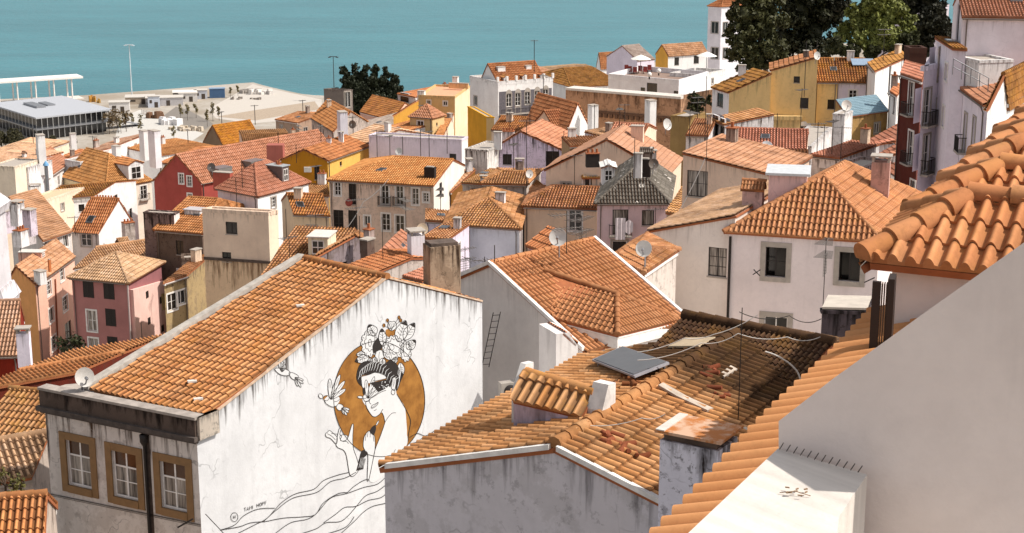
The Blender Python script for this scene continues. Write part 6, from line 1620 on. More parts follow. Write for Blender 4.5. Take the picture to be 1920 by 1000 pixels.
dk2 = House('low brown lean-to roof below the stained black wall', Y1(1030, 520), 145, Y1(905, 560), ('d', .1, 1, 9), 'sAB', Y1(0, 415)[1], wall=plaster('94805e', .8, .4), tile=T_OLD(), wins=[('AB', Y1(950, 665), 1.3, 1.6, 'white'), ('AB', Y1(1000, 640), 1.2, 1.3, 'white')])
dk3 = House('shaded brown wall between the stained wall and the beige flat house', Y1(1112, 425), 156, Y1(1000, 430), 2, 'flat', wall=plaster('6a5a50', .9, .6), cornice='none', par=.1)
ng = House('orange roof with a white roof hatch behind the beige flat house', Y1(1115, 285), 158, Y1(860, 265), ('d', .2, 1, 13), 'hAB', Y1(0, 100)[1], i1=.2, i0=.15, wall=plaster('5e4e44', .9, .5), tile=T_OR())
ng.dormer(*Y1(1060, 190), 4., 1.2, 3, 'AB', 'flat', wall=WH, win=False, rm=plain('hatch', 'b5b0b2', .4)); ng.dormer(*Y1(1010, 300), 2, 1.6, 3, 'AB', 'flat', wall=WH)
bf = House('beige flat-roofed house with two small windows and a stained lower wall', (503, 400), 142, (379, 393), ('d', .55, .83, 1.3), 'flat', wall=plaster('dac0aa', .3, 0), wall2=plaster('d8c8b0', .3), par=.2, trim=LIGHTC, wins=[('AB', (434, 428), 1.15, 1.15, 'dk'), ('AB', (425, 482), .9, .9, 'dk')])
mb = MB(); zz_ = vz(bf.A, 492) - bf.zb; bf.fbox(mb, 'AB', -.05, bf.lp + .02, zz_ - .12, zz_ + .12, .002, .15); mb.build('wall_ledge', SOOT, bf.root)
mb = MB(); bf.fbox(mb, 'AB', .0, bf.lp, zz_ - 9, zz_ - .125, .003, .02); mb.build('lower_wall', plaster('d4b696', .8, .15, 4., '7a5a40', 'a88a6c'), bf.root)
wd = House('white house with a hipped orange roof and one grey box dormer', Z2(134, 895), 168, Z2(-100, 850), Z2(432, 815), 'hAC', Z2(0, 712)[1], i0=.35, i1=.4, wall=plaster('d4ccd0', .3), wall2=plaster('e0dedf', .15), tile=T_RED(),
           ws=(.62, .64), wins=[('AC', Y2(228, 375), 1.2, 1.8, 'stone panes'), ('AC', Y2(380, 330), 1.2, 1.8, 'stone panes'), ('AC', Y2(312, 410), 1., 1.8, 'stone panes'), ('AC', Y2(232, 530), 1.1, 1.9, 'stone panes'), ('AC', Y2(262, 655), 1.1, 1.2, 'dk'), ('AC', Y2(237, 665), .9, 1.1, 'white')])
wd.dormer(*Z2(300, 820), 2.7, 4.0, 4.6, 'AC', 'flat', wall=plain('slate_grey', '6a5e5c', .6), rm=plain('dormer_top', '9a9ea0', .4))
# grey facade building
gf = House('long weathered grey-beige facade with iron balconies and a striped orange roof', (813, 348), 172, (617, 337), ('d', .24, .97, 12.5), 'hAB', 300, i0=0, i1=.42, f=.62, wall=plaster('c6b0a0', .75, .28, 2.5, '5a4838', '8e7c6a'), wall2=plaster('ddd5cc', .35), tile=tilemat('stripe', 'c47c4a', 'd08c56', 'e0a46c', .3),
           ws=(.64, .8), wins=[('AB', Y2(603, 294), 1.15, 1.9, 'white panes'), ('AB', Y2(690, 325), 1.4, 3.0, 'dk door'), ('AB', Y2(881, 330), 1.35, 2.7, 'white door panes bal'), ('AB', Y2(967, 332), 1.3, 2.7, 'white door panes bal'), ('AB', Y2(1059, 340), 1.2, 2.3, 'white panes'), ('AB', Y2(1121, 345), 1.0, 1.3, 'white panes'),
                 ('AB', Y2(608, 480), 1.9, 3.0, 'dk door panes'), ('AB', Y2(692, 478), 1.7, 2.8, 'dk door'), ('AB', Y2(777, 482), 1.1, 1.4, 'white'), ('AB', Y2(887, 490), 1.5, 2.4, 'white panes'), ('AB', Y2(968, 500), 1.6, 2.4, 'white'), ('AC', Y2(1208, 300), 1.6, 2.0, 'dk')])
gf.chimney(*Y2(1140, 238), 3.0, 1.4, 3.0, plain('black_chimney', '2c2420', .9), cap='none')
mb = MB(); q = Pp(*Y2(670, 375), gf.A + gf.nrm['AB'] * .4, gf.nrm['AB']); mb.lathe(q, [(.001, -.04), (.3, .0), (.43, .06), (.44, .05), (.001, -.05)], 14, axis=(-.3, -1, .2)); o = mb.build('satellite_dish', plain('red_dish', '9a4438'), None, q); tag(o, 'red satellite dish on the grey-beige facade', 'satellite dish', 'satellite dishes on the roofs')
sr = House('orange side roof over an ochre wall right of the grey facade', Z2(1270, 875), 178, Z2(1238, 850), Z2(1410, 808), 'sAB', Z2(0, 745)[1], wall=plaster('b07a34', .3, gain=.95), wall2=plaster('8a5c2a', .3, gain=.95), tile=T_OR(), ws=(.7, .6), wins=[('AC', Z2(1292, 955), .8, 1.8, 'white')])
sm = House('small tiled roof tucked left of the grey facade', Z2(552, 895), 176, Z2(438, 890), ('d', -.13, 1, 5), 'sAB', Z2(0, 835)[1], wall=BEI, tile=T_OLD())
sm2 = House('larger tiled lean-to roof below the tiny roof left of the grey facade', Y2(556, 448), 156, Y2(345, 440), ('d', -.3, .95, 7), 'gAB', Y2(0, 330)[1], wall=plaster('d6bfa2', .4), tile=T_BR())
# foreground middle: tiled roof with stone dormers, small chimneys
mf = House('dusty tiled roof with a white box dormer left of the slim white chimney', (614, 522), 120, (492, 517), ('d', .12, 1, 10.5), 'sAB', 430, wall=plaster('b8aca0', .6), tile=T_OLD())
mf.dormer(*Y2(490, 690), 3.6, 3.4, 5, 'AB', 'flat', wall=plaster('ddd2b8', .3), rm=LIGHTC)
mg = House('grey stained gable wall in front of the dusty tiled roof', Y2(775, 600), 112, Y2(485, 690), ('d', .1, .99, 1.2), 'gAC', Y2(0, 570)[1], f=.25, wall=plaster('7c7072', .9, .5, 2.), tile=T_OLD(), cornice='cement')
mg.chimney(0, 0, 2.0, 1.2, 2.6, plaster('5a4840', 1., .6), 'slab', base=P(*Y2(800, 690), 104)); mg.chimney(0, 0, 1.5, 1., 3.6, plaster('9a8a84', .7), 'pots', base=P(*Y2(805, 660), 110))
mw = House('orange valley roof around the slim white chimney', Y2(1003, 795), 104, (712, 473), (802, 481), 'sAB', rh=.45, wall=plaster('c9c4c4', .4), tile=T_RED(), cornice='white', f=.5)
mw.chimney(0, 0, 2.5, 1.8, 4.3, plaster('dcd4d8', .2), 'vent', base=P(*Y2(1025, 728), 101), sink=3, label='slim tall white chimney with a slotted cap')
mx = House('white low annex roof by the big brown chimney', Y2(1110, 830), 98, Y2(1000, 800), 3, 'sAB', rh=.4, wall=WH, tile=T_RED(), cornice='white')
md = House('little orange roof in the gap under the grey gable', Y2(820, 790), 98, Y2(665, 745), 6, 'gAB', Y2(0, 700)[1], wall=GRYW, tile=T_OR())
# white house with striped hip roof, middle
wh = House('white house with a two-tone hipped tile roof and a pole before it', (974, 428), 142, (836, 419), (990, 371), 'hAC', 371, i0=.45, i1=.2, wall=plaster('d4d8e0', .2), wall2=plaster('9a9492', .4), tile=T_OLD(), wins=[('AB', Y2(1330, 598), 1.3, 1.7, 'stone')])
we_ = House('low strip of tiled roof left of the two-tone hipped roof', Y2(1290, 490), 146, Y2(1120, 478), ('d', -.05, 1, 4.5), 'sAB', Y2(0, 430)[1], wall=LIL, tile=T_OLD())
ws = House('upper tile strip roof behind the two-tone hipped roof', Y2(1500, 352), 160, Y2(1345, 348), 6, 'sAB', Y2(0, 295)[1], wall=plaster('8a6a50', .5), tile=T_OLD())
House('dark triangular roof patch left of the white two-tone house', Y2(1250, 590), 136, Y2(1100, 580), 6, 'sAB', Y2(0, 520)[1], wall=LIL, tile=T_OLD())
# beige wall house + grey-tiled pink house
bg = House('beige house with one small window and a half-shaded tile roof', (1119, 391), 146, (983, 386), ('d', .12, .99, 9), 'hAB', 352, i0=0, i1=.35, wall=plaster('dabea4', .15), tile=T_OLD(), wins=[('AB', Y3(620, 480), 1.2, 2.0, 'white')])
gt = House('pink house with a dark grey tiled hip roof and laundry on its balcony', (1120, 379), 134, (1253, 379), ('d', .13, .99, 12), 'hAC', 313, i0=.34, i1=.1, wall=plaster('cdb2b4', .4, .06), wall2=plaster('b8a09c', .3), tile=T_GR(), cornice='stone',
           wins=[('AB', Y3(885, 490), 1.35, 2.2, 'dk single door bal cur'), ('AB', Y3(1047, 465), 1.05, 1.35, 'dk single cur'), ('AB', Y3(880, 640), 1.3, 1.2, 'stone single'), ('AB', Y3(1040, 650), 1.2, 1.4, 'dk single')])
gt.dormer(*Y3(815, 258), 2.5, 3.0, 4.6, 'AB', 'gable', wall=WH, tip=.5, rm=WHITE)
yd = House('tiny white dormer house with a yellowish tile roof left of the grey roof', Y3(760, 226), 151, Y3(662, 228), 4, 'sAB', Y3(0, 140)[1], wall=WH, tile=tilemat('ydorm', 'c08a48', 'd09c5c', 'dcae74', .3, .4), wins=[('AB', Y3(708, 256), 1.1, 1.1, 'stone')], cornice='none')
yd.chimney(0, 0, 3., 1.4, 1.5, plain('black_chimney', '2c2420', .9), 'pots', base=P(*Y3(725, 132), 144))
for i, (x, y, l) in enumerate(((885, 530, 'white towel hanging from the pink house balcony, wider'), (935, 520, 'white shirt hanging on the pink house balcony right of the towel'))):
    n = gt.nrm['AB']; q = Pp(*Y3(x, y), gt.A + n * .62, n); mb = MB(); w_ = .85 if i == 0 else .7
    fo = [(w_ * (k / 7 - .5), .03 * math.sin(k * 2.1)) for k in range(8)]
    for k in range(7):
        a, b = fo[k], fo[k + 1]; lo_h = 1.9 if i == 0 else 1.3 - abs(k - 3) * .15
        mb.obox(q + V3(a[0], -a[1], -lo_h / 2), V3(b[0] - a[0], -(b[1] - a[1]), 0), V3(0, .02, 0), UP * lo_h)
    tag(mb.build('hanging_laundry', plain('cloth', 'e2d8dc', .9), None, q), l, 'laundry', 'laundry on the balcony')
cg = House('cream gable house with long pinkish roof behind the grey-tiled one', (1024, 318), 152, (1251, 327), ('d', .25, .97, 9), 'gAC', 262, f=.5, wall=plaster('dcc4ae', .3), tile=tilemat('pinkroof', 'c89070', 'd09c80', 'd8a890', .15), cornice='none')
cg.chimney(0, 0, 3., 1.6, 5, plaster('d8b8a4', .2), 'slab', base=P(*Z3(980, 620), 156)); cg.chimney(0, 0, 1.6, 1, 3.2, WH, 'slab', base=P(*Y3(985, 190), 128)); cg.chimney(0, 0, 2.4, 1.2, 2., plain('black_chimney', '2c2420', .9), 'none', base=P(*Y3(1025, 185), 129))
House('orange tiled cross roof behind the cream gable with a white stub chimney', Z3(1000, 570), 168, Z3(800, 560), ('d', .3, .95, 8), 'gAB', Z3(0, 482)[1], wall=CRM, tile=T_RED())
House('thin strip roof left of the cream gable apex', Z3(800, 600), 160, Z3(590, 605), 5, 'sAB', Z3(0, 555)[1], wall=plaster('9a8264', .4), tile=T_OLD())
House('small lit roof in the valley between the purple peeling house and the cream gable', Y3(448, 290), 160, Y3(345, 295), 8, 'sAB', Y3(0, 200)[1], wall=plaster('9a8078', .3), tile=T_OR())
House('narrow old roof strip squeezed between the grey-tiled and beige houses', (1277, 402), 118, (1250, 398), ('d', .3, .95, 14), 'sAB', 296, wall=plaster('b09a84', .5), tile=T_OLD(), cornice='none')
# purple peeling house
pe = House('lilac peeling old house wall with one small window', Z3(590, 650), 188, Z3(108, 640), ('d', .3, .95, 9), 'gAC', Z3(0, 520)[1], f=.6, wall=plaster('c8bacb', .9, .35, 3.5, '4a4042', '9c9098'), tile=T_RED(), cornice='none', wins=[('AB', Z3(222, 685), 1.1, 1.3, 'dk'), ('AB', Z3(487, 690), 1.6, 2.2, 'dk')])
pe.chimney(0, 0, 3.6, 2, 3, WH2, 'pots', base=P(*Z3(225, 585), 192)); pe.chimney(0, 0, 2.2, 1.4, 3.4, WH, 'slab', base=P(*Z3(165, 600), 188))
House('white stained wall left of the lilac peeling house', Z3(105, 635), 186, Z3(-25, 625), 6, 'flat', wall=plaster('d8d2cc', .9, .25, 4.), par=.05, cornice='none')
House('low tiled roof below the lilac peeling house', Z3(335, 830), 158, Z3(80, 825), ('d', .2, 1, 8), 'hAB', Z3(0, 760)[1], i0=.2, i1=.25, wall=GRYW, tile=T_OLD())
House('small roof left of the low tiled roof under the stained wall', Z3(100, 830), 164, Z3(-40, 820), 8, 'sAB', Z3(0, 750)[1], wall=GRYW, tile=T_OLD())
hr2 = House('pinkish house with steep tile roof and a gabled tile dormer', Z3(550, 570), 232, Z3(320, 500), ('d', .45, .9, 10), 'gAB', Z3(0, 358)[1], wall=plaster('c9b0a4', .4), wall2=WH, tile=T_OR(), ws=(.6, .6), wins=[('AB', Z3(487, 545), 1.5, 1.5, 'white')])
hr2.dormer(*Z3(440, 520), 12, 2.6, 6, 'AB', 'gable', wall=plaster('c9a890', .3), tip=4.2)
hr2.chimney(0, 0, 3.2, 2.2, 9, WH, 'slab', base=P(*Z3(705, 520), 236)); hr2.chimney(0, 0, 3.6, 2.2, 10.5, plaster('d8d4d2', .4), 'slab', base=P(*Z3(1040, 520), 232))
House('plain orange roof left of the pinkish house with the gabled dormer', Z3(320, 520), 248, Z3(130, 510), ('d', .3, .95, 10), 'gAB', Z3(0, 440)[1], wall=CRM, tile=T_BR())
House('orange roof behind the small orange strip near the brown wall', Z3(1090, 575), 200, Z3(960, 600), 8, 'sAB', Z3(0, 500)[1], wall=WH, tile=T_OR())
# right middle
hb = House('olive-brown block chimney wall before the brown stone wall', Z3(1280, 440), 205, Z3(1180, 430), 5, 'flat', wall=plaster('8a7048', .4), par=.05, cornice='none')
sk_ = House('small slanted roof patch beside the olive-brown block', Z3(1400, 545), 178, Z3(1270, 540), 8, 'sAB', Z3(0, 450)[1], wall=WH2, tile=T_OLD())
wg = House('narrow white gallery house with dark window bars left of the yellow house', Z3(1500, 480), 182, Z3(1410, 445), 6, 'sAB', Z3(0, 420)[1], wall=WH2, tile=T_OLD(), wins=[('AB', Z3(1440, 500), 1.8, 3, 'dk panes'), ('AB', Z3(1480, 520), 1.4, 3, 'dk panes')])
rr = House('red-brown roofs with twin dishes below the yellow house', Z4(480, 700), 140, Z4(105, 690), ('d', .2, 1, 9), 'gAB', Z4(0, 612)[1], wall=BEI, tile=T_RED())
rr.chimney(*Z4(272, 760), 3.6, 1.8, 2.2, plaster('b89a90', .5, .3), 'slab', base=P(*Z4(272, 772), 124))
House('grey-flashed roof right of the twin dishes', Z4(490, 770), 128, Z4(320, 765), 6, 'sAB', Z4(0, 715)[1], wall=BEI, tile=T_OLD())
r2 = House('broken pink-grey wall stub with rubble on top, left of the dormered white house', Z4(755, 790), 112, Z4(622, 775), 4, 'flat', wall=plaster('b09a94', .9, .5), par=.1, cornice='none')
House('low orange roof between the yellow house and the wall stub', Z4(640, 740), 132, Z4(505, 725), 8, 'sAB', Z4(0, 695)[1], wall=WH2, tile=T_RED())
# beige house over long roof
zA = P(1281, 287, 104)[2]
Ab = P(1281, 287, 104); Lb = 6.3
lowz = UP * -1.0
bh2 = House('beige house with one brown window above the long lean-to roof', Ab + AC_ * Lb + lowz, 104, Ab + lowz, ('d', AX[0], AX[1], 8), 'sAC', rh=1.0, wall=plaster('d8bca6', .25, .05), tile=T_OR(), cornice='none', wins=[('AB', Y4(160, 250), 1.45, 1.75, 'dk cur')])
ll = House('cream-white house under a long plain lean-to roof, one brown window', (1222, 432), 82, ('u', AC_[0], AC_[1], 1378), ('d', AX[0], AX[1], 12), 'sAC', rh=1.22, wall=plaster('d8cdc5', .2, .03, gain=1.25), tile=T_OR(), cornice='none', wins=[('AB', (1345, 492), 1.0, 1.55, 'dk cur panes')])
hp = House('pale house with a pointed hip roof of new tiles and two stone-framed windows', (1367, 430), 80, ('u', .956, -.29, 1650), ('d', AX[0], AX[1], 11.5), 'hAC', 331, i0=.3, i1=.32, wall=plaster('ddd0ce', .14, .03, gain=1.18), tile=tilemat('hip', 'bc7c54', 'c68a62', 'd09870', .28, .1), cornice='none', tw=.27,
           wins=[('AB', Y4(510, 599), 1.05, 1.55, 'stone wide dk open'), ('AB', Y4(840, 620), 1.05, 1.5, 'stone wide dk open'), ('AB', Y4(510, 890), 1.2, 1.1, 'stone wide white')])
q = P(*Y4(565, 262), 83); mb = MB(); mb.cbox(q, (1, -.2), (.2, 1), 1.95, 2.2, q[2] - 1.2, vz(q, Y4(0, 195)[1])); o = mb.build('roof_box', plaster('c9a8a4', .3), hp.root)
mb = MB(); zq_ = vz(q, Y4(0, 195)[1]); mb.cbox(q, (1, -.2), (.2, 1), 2.3, 2.7, zq_ + .01, zq_ + .14); mb.build('roof_box_lid', plain('pale_sheet', 'c4c6c8', .4), o)
hp.chimney(0, 0, .95, .8, 2.4, plaster('b08a80', .5, .3), 'vent', base=P(1647, 388, 84))
hp.chimney(0, 0, 1.05, .8, .55, plaster('c8a49c', .5, .3), 'tile', base=P(1410, 376, 82.5), sink=.5)
dp = thing('black_drainpipe', 'black drainpipe at the corner between the cream-white and pale houses', 'drainpipe', P(1379, 640, 79.6)); mb = MB(); q = hp.A + hp.nrm['AB'] * .12 + unit(hp.p) * .1
mb.tube([V3(q[0], q[1], hp.zb), V3(q[0], q[1], hp.z - .35)], .07, 8); mb.build('pipe', IRON, dp)
# small houses around the white-edged roof
sp_ = House('little pink chimney house with four barrel tiles above the white-edged roof', Y3(450, 650), 84, Y3(350, 612), 1.2, 'sAB', Y3(0, 555)[1], wall=plaster('b89090', .8, .3), tile=T_OR(), cornice='none', tw=.3)
tr_ = House('small old hip roof right behind the white-edged roof', Y3(1020, 780), 74, Y3(850, 690), ('d', .4, .9, 5), 'hAB', Y3(0, 650)[1], i0=.3, wall=GRYW, tile=T_OLD())
# lower left corner roofs
lc = House('wide tiled roof over a dark red wall left of the mural house', X1(400, 160), 76, X1(-160, 262), ('d', .45, .9, 7), 'gAB', X1(0, 82)[1], wall=plaster('6a2c20', .3, gain=.95), tile=T_OR(), cornice='none')
lc2 = House('second tiled roof below the dark red wall at the left', X1(245, 520), 60, X1(-120, 480), ('d', .3, .95, 5), 'gAB', X1(0, 285)[1], wall=plaster('b8a890', .5), tile=T_OLD(), cornice='cement')
lc3 = House('tiled roof with a yellow lichen verge at the lower left edge', X1(165, 690), 52, X1(-140, 740), ('d', .0, 1, 4.5), 'gAB', X1(0, 480)[1], wall=plaster('a89a90', .7, .3), tile=T_OR(), cornice='cement')
lc4 = House('lowest tiled roof at the bottom left corner', X1(215, 1230), 43, X1(-60, 1250), ('d', -.2, 1, 5.5), 'gAB', X1(0, 800)[1], wall=plaster('a89a90', .7, .3), tile=T_OR())
lc5 = House('orange curved roof end below the church turret at the left edge', Y1(110, 950), 96, Y1(-60, 955), ('d', -.25, .95, 8), 'gAB', Y1(0, 660)[1], wall=plaster('8a2c1c', .2, gain=.95), tile=T_OR())
lc5.chimney(0, 0, .75, .6, 1.5, plaster('d0c8d4', .3), 'vent', base=P(*Y1(132, 975), 92), sink=3)
# white church turret at left edge
ct0 = P(8, 700, 120); tz = lambda v: vz(ct0, v)
tu_ = thing('church_turret', 'white church turret with moulded ledges cut by the left frame edge', 'turret', ct0 - UP * 3)
mb = MB(); c0 = P(-22, 600, 120); 
def ring(w0, w1, v0, v1, m=0):
    z0, z1 = tz(v0), tz(v1); a = [c0 + V3(x * w0, y * w0, 0) for x, y in ((-1, -1), (1, -1), (1, 1), (-1, 1))]; b = [c0 + V3(x * w1, y * w1, 0) for x, y in ((-1, -1), (1, -1), (1, 1), (-1, 1))]
    mb.hexa([V3(p[0], p[1], z0) for p in a] + [V3(p[0], p[1], z1) for p in b], m)
ring(1.5, 1.5, 800, 575); ring(1.9, 2.0, 575, 560); ring(2.1, 1.7, 560, 535); ring(1.55, 1.5, 535, 400); ring(1.75, 1.9, 400, 385); ring(1.9, 1.2, 385, 365); ring(.9, .3, 365, 345)
mb.build('shaft', plaster('d2cdd0', .5, gain=1.), tu_)
# vegetation bits
def shrub(label, u, v, D, r, n, mat, seed, name='shrub'):
    tree(label, name, P(u, v, D), [(rnd.uniform(-r, r), rnd.uniform(-r, r) * .4, rnd.uniform(.1, 1.2) * r, r * .5) for _ in range(7)], n, .02 + D * .0011, mat, 'shrubs among the roofs', .05, seed)
shrub('thin green weeds growing on the old roof at the lower left edge', *X1(25, 770), 47, .5, 350, leafmat('weed', '3c3a1c', '6a6434'), 31)
shrub('dark potted plants beneath the pale pink house', *Y1(388, 940), 140, 1.1, 500, leafmat('pot', '1c1e10', '44482a'), 32)
shrub('dry brown bush behind the pointed hip roof', 1668, 395, 92, 1.3, 700, leafmat('dry', '7a5c30', 'a88850'), 33)
shrub('dark green shrub before the brown stone wall', *Z3(1350, 400), 205, 1.5, 900, md_l, 34)
# ================================================================ AERIALS, DISHES, CABLES
A_ = antenna
A_('tall dark pole with aerial in front of the pale house facade', *X5(400, 545), 29.5, 2.3, 'pole', r=.010)
mb_ = None
A_('grid aerial on a black pole before the pale house facade', *Y4(715, 930), 70, 10.2, 'grid', 1.2, .05)
A_('thin aerial pole in front of the white two-tone house', 909, 545, 68, 3.4, 'yagi', .3)
A_('tall thin pole rising from the cream gable past the grey roof', *Y3(965, 250), 128, 8, 'pole')
A_('black aerial pole against the beige house wall', *Y4(196, 310), 100, 11, 'pole')
for i, (x, y, D, h, k, yaw, l) in enumerate([(835, 655, 230, 8, 'double', .2, 'spindly aerial at the left of the lilac wall'), (1090, 665, 228, 9, 'double', -.5, 'leaning aerial in the middle of the lilac wall'), (1140, 660, 229, 8, 'yagi', .8, 'aerial right of the leaning one on the lilac wall'), (910, 650, 231, 6, 'yagi', 1.2, 'short aerial next to the round dish on the lilac wall'), (985, 640, 231, 5, 'pole', 0, 'bent bare pole on the lilac wall'),
                                 (1245, 635, 232, 8, 'pole', 0, 'bare dark pole before the cream side wall'), (258, 640, 236, 7, 'pole', 0, 'bare pole by the pink chimney'), (362, 690, 230, 5, 'pole', 0, 'bare pole over the mustard gable'), (120, 470, 320, 8, 'yagi', .3, 'aerial over the shore roofs by the quay'), (45, 830, 168, 6, 'pole', 0, 'left pole on the white dormer house'), (12, 940, 166, 6, 'pole', 0, 'leftmost bare pole before the white dormer house'), (695, 560, 260, 8, 'yagi', .5, 'aerial beside the grey flue left of the lilac wall')]):
    A_(l, *Z2(x, y), D, h, k, yaw)
for i, (x, y, D, h, k, yaw, l) in enumerate([(335, 830, 152, 14, 'yagi', .1, 'tall double mast before the lilac peeling house'), (285, 690, 180, 9, 'pole', .4, 'bare pole left of the tall double mast'), (238, 520, 235, 7, 'pole', 0, 'bare pole over the brownish roof left of the dormer house'), (910, 470, 226, 6, 'yagi', .1, 'wide aerial before the brown stone wall'), (1378, 640, 150, 16, 'pole', 0, 'tall dark pole near the small slanted roof'), (553, 660, 175, 6, 'pole', 0, 'bare pole at the right end of the lilac peeling house'), (380, 165, 330, 14, 'yagi', .2, 'aerial on the palace roof against the water')]):
    A_(l, *Z3(x, y), D, h, k, yaw)
for i, (x, y, D, h, k, yaw, l) in enumerate([(470, 440, 192, 14, 'pole', 0, 'dark pipe pole on the yellow wall'), (450, 650, 170, 12, 'yagi', .6, 'aerial leaning before the yellow house'), (840, 270, 186, 7.5, 'double', .2, 'aerial rising before the light green tree'), (530, 700, 130, 5, 'yagi', .2, 'left aerial in the row below the yellow house'), (560, 710, 131, 5, 'pole', .5, 'second aerial in the row below the yellow house'), (600, 700, 130, 5.5, 'yagi', .9, 'third aerial in the row below the yellow house'), (640, 745, 128, 6, 'yagi', -.3, 'right aerial in the row below the yellow house'), (338, 690, 126, 6, 'pole', 0, 'bare pole right of the twin dishes'), (528, 260, 194, 4, 'pole', 0, 'short bare pole by the dish on the yellow house')]):
    A_(l, *Z4(x, y), D, h, k, yaw)
for i, (x, y, D, h, k, yaw, l) in enumerate([(715, 545, 112, 5.5, 'double', .5, 'bent aerial in front of the grey facade'), (735, 640, 108, 5, 'pole', 0, 'dark pole on the grey stained gable'), (308, 690, 130, 9, 'pole', 0, 'thin pole at the corner of the white dormer house'), (322, 690, 116, 3.5, 'yagi', .8, 'small aerial on the dusty tiled roof'), (478, 560, 132, 4, 'yagi', .4, 'aerial on the ridge of the dusty tiled roof'), (870, 780, 100, 8, 'pole', 0, 'slanting pole by the slim white chimney'), (1350, 740, 90, 2.4, 'grid', .7, 'grid aerial beside the big brown chimney')]):
    A_(l, *Y2(x, y), D, h, k, yaw)
for x, y, D, h, k, yaw, l in [(570, 620, 66, 3.2, 'double', .4, 'aerial between the dishes above the white-edged roof'), (655, 600, 70, 2.6, 'grid', .9, 'aerial right of the dishes above the white-edged roof'), (148, 715, 66, 1.5, 'pole', 0, 'short stub pole behind the left end of the white-edged roof'), (1090, 500, 126, 3, 'yagi', .2, 'aerial arm under the eave of the pink house')]:
    A_(l, *Y3(x, y), D, h, k, yaw)
for x, y, D, h, k, yaw, l in [(415, 280, 172, 4, 'yagi', .3, 'small aerial over the L of orange roofs'), (785, 900, 148, 5, 'pole', .2, 'thin pole before the pale side of the purple house')]:
    A_(l, *Y1(x, y), D, h, k, yaw)
dish('white dish left of the aerials above the white-edged roof', *Y3(520, 578), 67, .86, (-.2, -1, .35))
dish('white dish on the wall right of the white-edged roof', *Y3(1022, 645), 72, .85, (-.35, -1, .3))
dish('dark grey dish by the cream gable roof', *Y3(1080, 148), 126, .9, (.1, -1, .2), '6a6058')
dish('grey dish on the flat corner of the mural house', *X1(440, 188), 50.5, .72, (.55, -.8, .35), 'b5b0aa', .45)
dish('left dish of the pair below the yellow house', *Z4(202, 680), 126, 1.0, (-.2, -1, .3), 'b09a8a'); dish('right dish of the pair below the yellow house', *Z4(295, 690), 125, 1.1, (.2, -1, .5), 'c9c9cc')
dish('dish on the chimney wall before the blue roof', *Z4(668, 495), 160, 1.2, (.2, -1, .3), 'd0c8c0'); dish('white dish on the ridge of the yellow house', *Z4(530, 262), 193, 1.1, (.6, -1, .2))
dish('white dish against the lilac wall', *Z2(962, 638), 230, 1.2, (-.2, -1, .3)); dish('dark round dish by the grey flue', *Z2(690, 480), 262, 1.5, (-.4, -1, .2), '8a7a6a')
dish('dark dish on the pink chimney house', *Z1(1238, 668), 232, 1.4, (-.2, -1, .3), '6a605a'); dish('white angled dish near the olive-brown block', *Z3(1160, 480), 198, 1.6, (.7, -.8, .3))
dish('small white dish hanging by the tall double mast', *Z3(352, 770), 150, .9, (.6, -1, .2)); dish('pale dish beside the slim white chimney', *Y2(1100, 530), 112, .9, (.2, -1, .4), 'c8b49a')
# cables
WIRE = plain('white_cable', 'c9c4be', .6); BW = plain('black_cable', '2a2422', .6)
cable('black cable crossing the pale house facade', [(1386, 585), (1480, 592), (1540, 598)], 72, .022, BW, .25)
cable('pale cable draped across the dark front roof to the screen', [X5(-10, 262), X5(180, 205), X5(300, 190), X5(480, 110)], 31.5, .010, WIRE, .05)
cable('second pale cable running over the front roof ridge', [X5(-10, 295), X5(250, 225), X5(400, 186), X5(600, 200), X5(735, 200)], 31, .010, WIRE, .08)
cable('looped white cable ends on the dark tiles', [X5(510, 260), X5(590, 295), X5(640, 340), X5(655, 380), X5(640, 400)], 28.5, .016, WIRE, -.02)
cable('thin wire over the right front tiles', [X4(1130, 440), X4(1400, 400), X4(1520, 380)], 26.3, .007, WIRE, .05)
cable('slanting white rope in front of the beige house', [Y3(1200, 470), Y3(1380, 120)], 92, .025, WIRE, .2)
cable('thin white cable crossing the grey facade', [Y2(640, 545), Y2(755, 370), Y2(900, 240)], 150, .035, WIRE, .2)
cable('thin line across the white two-tone house', [Y2(1330, 690), Y2(1500, 720)], 90, .015, BW, .1)
cable('steel line slanting from the mural facade corner', [X1(1070, 900), X1(1150, 985), X1(1200, 1040)], 47.5, .015, BW, .0)
for l, (a, b, D, r) in {'dark clothes-line arm on the mural facade right corner': (X1(925, 970), X1(1005, 925), 47.6, .03), 'dark clothes-line arm at the left corner of the mural facade': (X1(275, 795), X1(320, 765), 51.3, .03), 'black crossed bracket on the pale house wall left': (Y4(408, 655), Y4(442, 633), 78.5, .03), 'black bracket on the pale house wall right': (Y4(905, 690), Y4(952, 668), 74.6, .03)}.items():
    mb = MB(); p, q = P(*a, D), P(*b, D); mb.tube([p, q], r, 5); 
    if 'crossed' in l: mb.tube([P(*Y4(412, 632), D), P(*Y4(440, 660), D)], r, 5)
    tag(mb.build('wall_bracket', IRON, None, p), l, 'bracket', 'brackets on house walls')

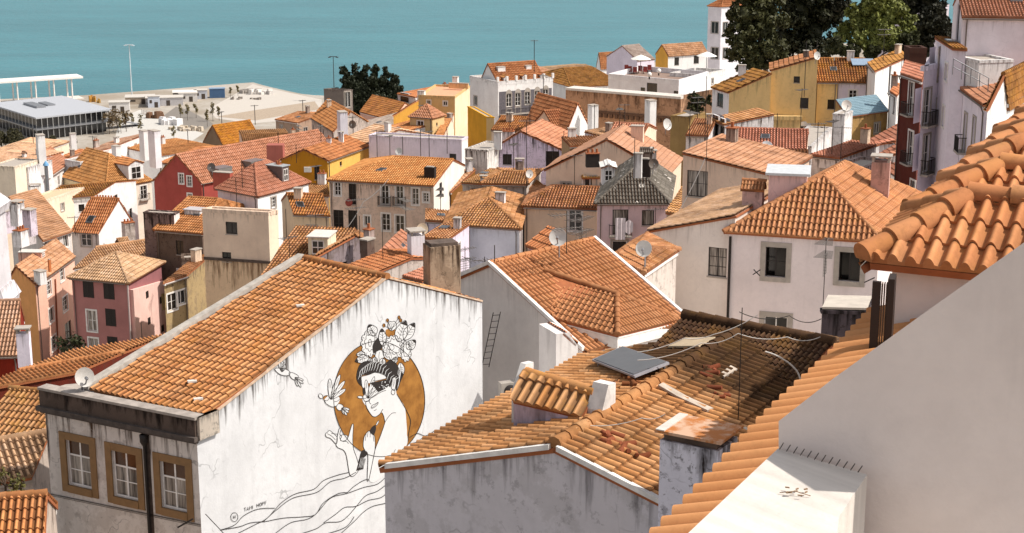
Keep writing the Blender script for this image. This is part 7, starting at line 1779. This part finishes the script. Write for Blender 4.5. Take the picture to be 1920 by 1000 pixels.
# chimneys, vents and aerials on the roofs that show
rg = random.Random(17)
for h in HOUSES:
    if not h.polys or h.D <= 100.5 or h.D > 330 or 'roof_terrace' in h.label or 'shed' in h.label: continue
    vis = []
    for pl in h.polys:
        pl = [np.asarray(q) for q in pl]; n = unit(np.cross(pl[1] - pl[0], pl[2] - pl[0])); n = n if n[2] > 0 else -n
        if np.dot(n, CAM - pl[0]) > 0 and len(pl) == 4: vis.append(pl)
    if not vis: continue
    kids = sum(c.name.startswith('chimney') for c in h.root.children)
    L = np.linalg.norm(vis[0][1] - vis[0][0])
    for k in range(max(0, (1 if rg.random() < .75 else 0) + (1 if L > 9 and rg.random() < .6 else 0) - kids)):
        pl = rg.choice(vis); s_, t_ = rg.uniform(.15, .85), rg.uniform(.55, .92)
        lo_, hi_ = pl[0] + (pl[1] - pl[0]) * s_, pl[3] + (pl[2] - pl[3]) * s_
        h.chimney(0, 0, rg.uniform(1.4, 2.6), rg.uniform(1., 1.5), rg.uniform(1.8, 3.6), rg.choice([WH, WH2, OLDW, WH, plaster('c9b29c', .6, .2), plaster('8a7a70', .9, .5)]), rg.choice(['slab', 'pots', 'vent', 'tile', 'slab']), base=lo_ + (hi_ - lo_) * t_)
    if rg.random() < .35:
        pl = rg.choice(vis); s_, t_ = rg.uniform(.2, .8), rg.uniform(.2, .6)
        lo_, hi_ = pl[0] + (pl[1] - pl[0]) * s_, pl[3] + (pl[2] - pl[3]) * s_; q = lo_ + (hi_ - lo_) * t_
        ex_ = unit(pl[1] - pl[0]); ey_ = unit(hi_ - lo_); n = np.cross(ex_, ey_); n = n if n[2] > 0 else -n
        mb = MB(); mb.obox(q + n * .02, ex_ * .8, ey_ * 1.0, n * .2); o = mb.build('roof_window', METAL, h.root)
        mb = MB(); mb.obox(q + n * .221 + ex_ * .07 + ey_ * .07, ex_ * .66, ey_ * .86, n * .01); mb.build('roof_window_pane', GLASS, o)
    if len(h.label.split()) <= 11 and rg.random() < .55:
        pl = rg.choice(vis); s_ = rg.uniform(.1, .9); q = pl[3] + (pl[2] - pl[3]) * s_
        antenna('slim TV antenna on the ' + h.label, 0, 0, h.D, rg.uniform(4.5, 7.5), rg.choice(['yagi', 'double', 'yagi', 'pole']), rg.uniform(0, 3), pt=q)
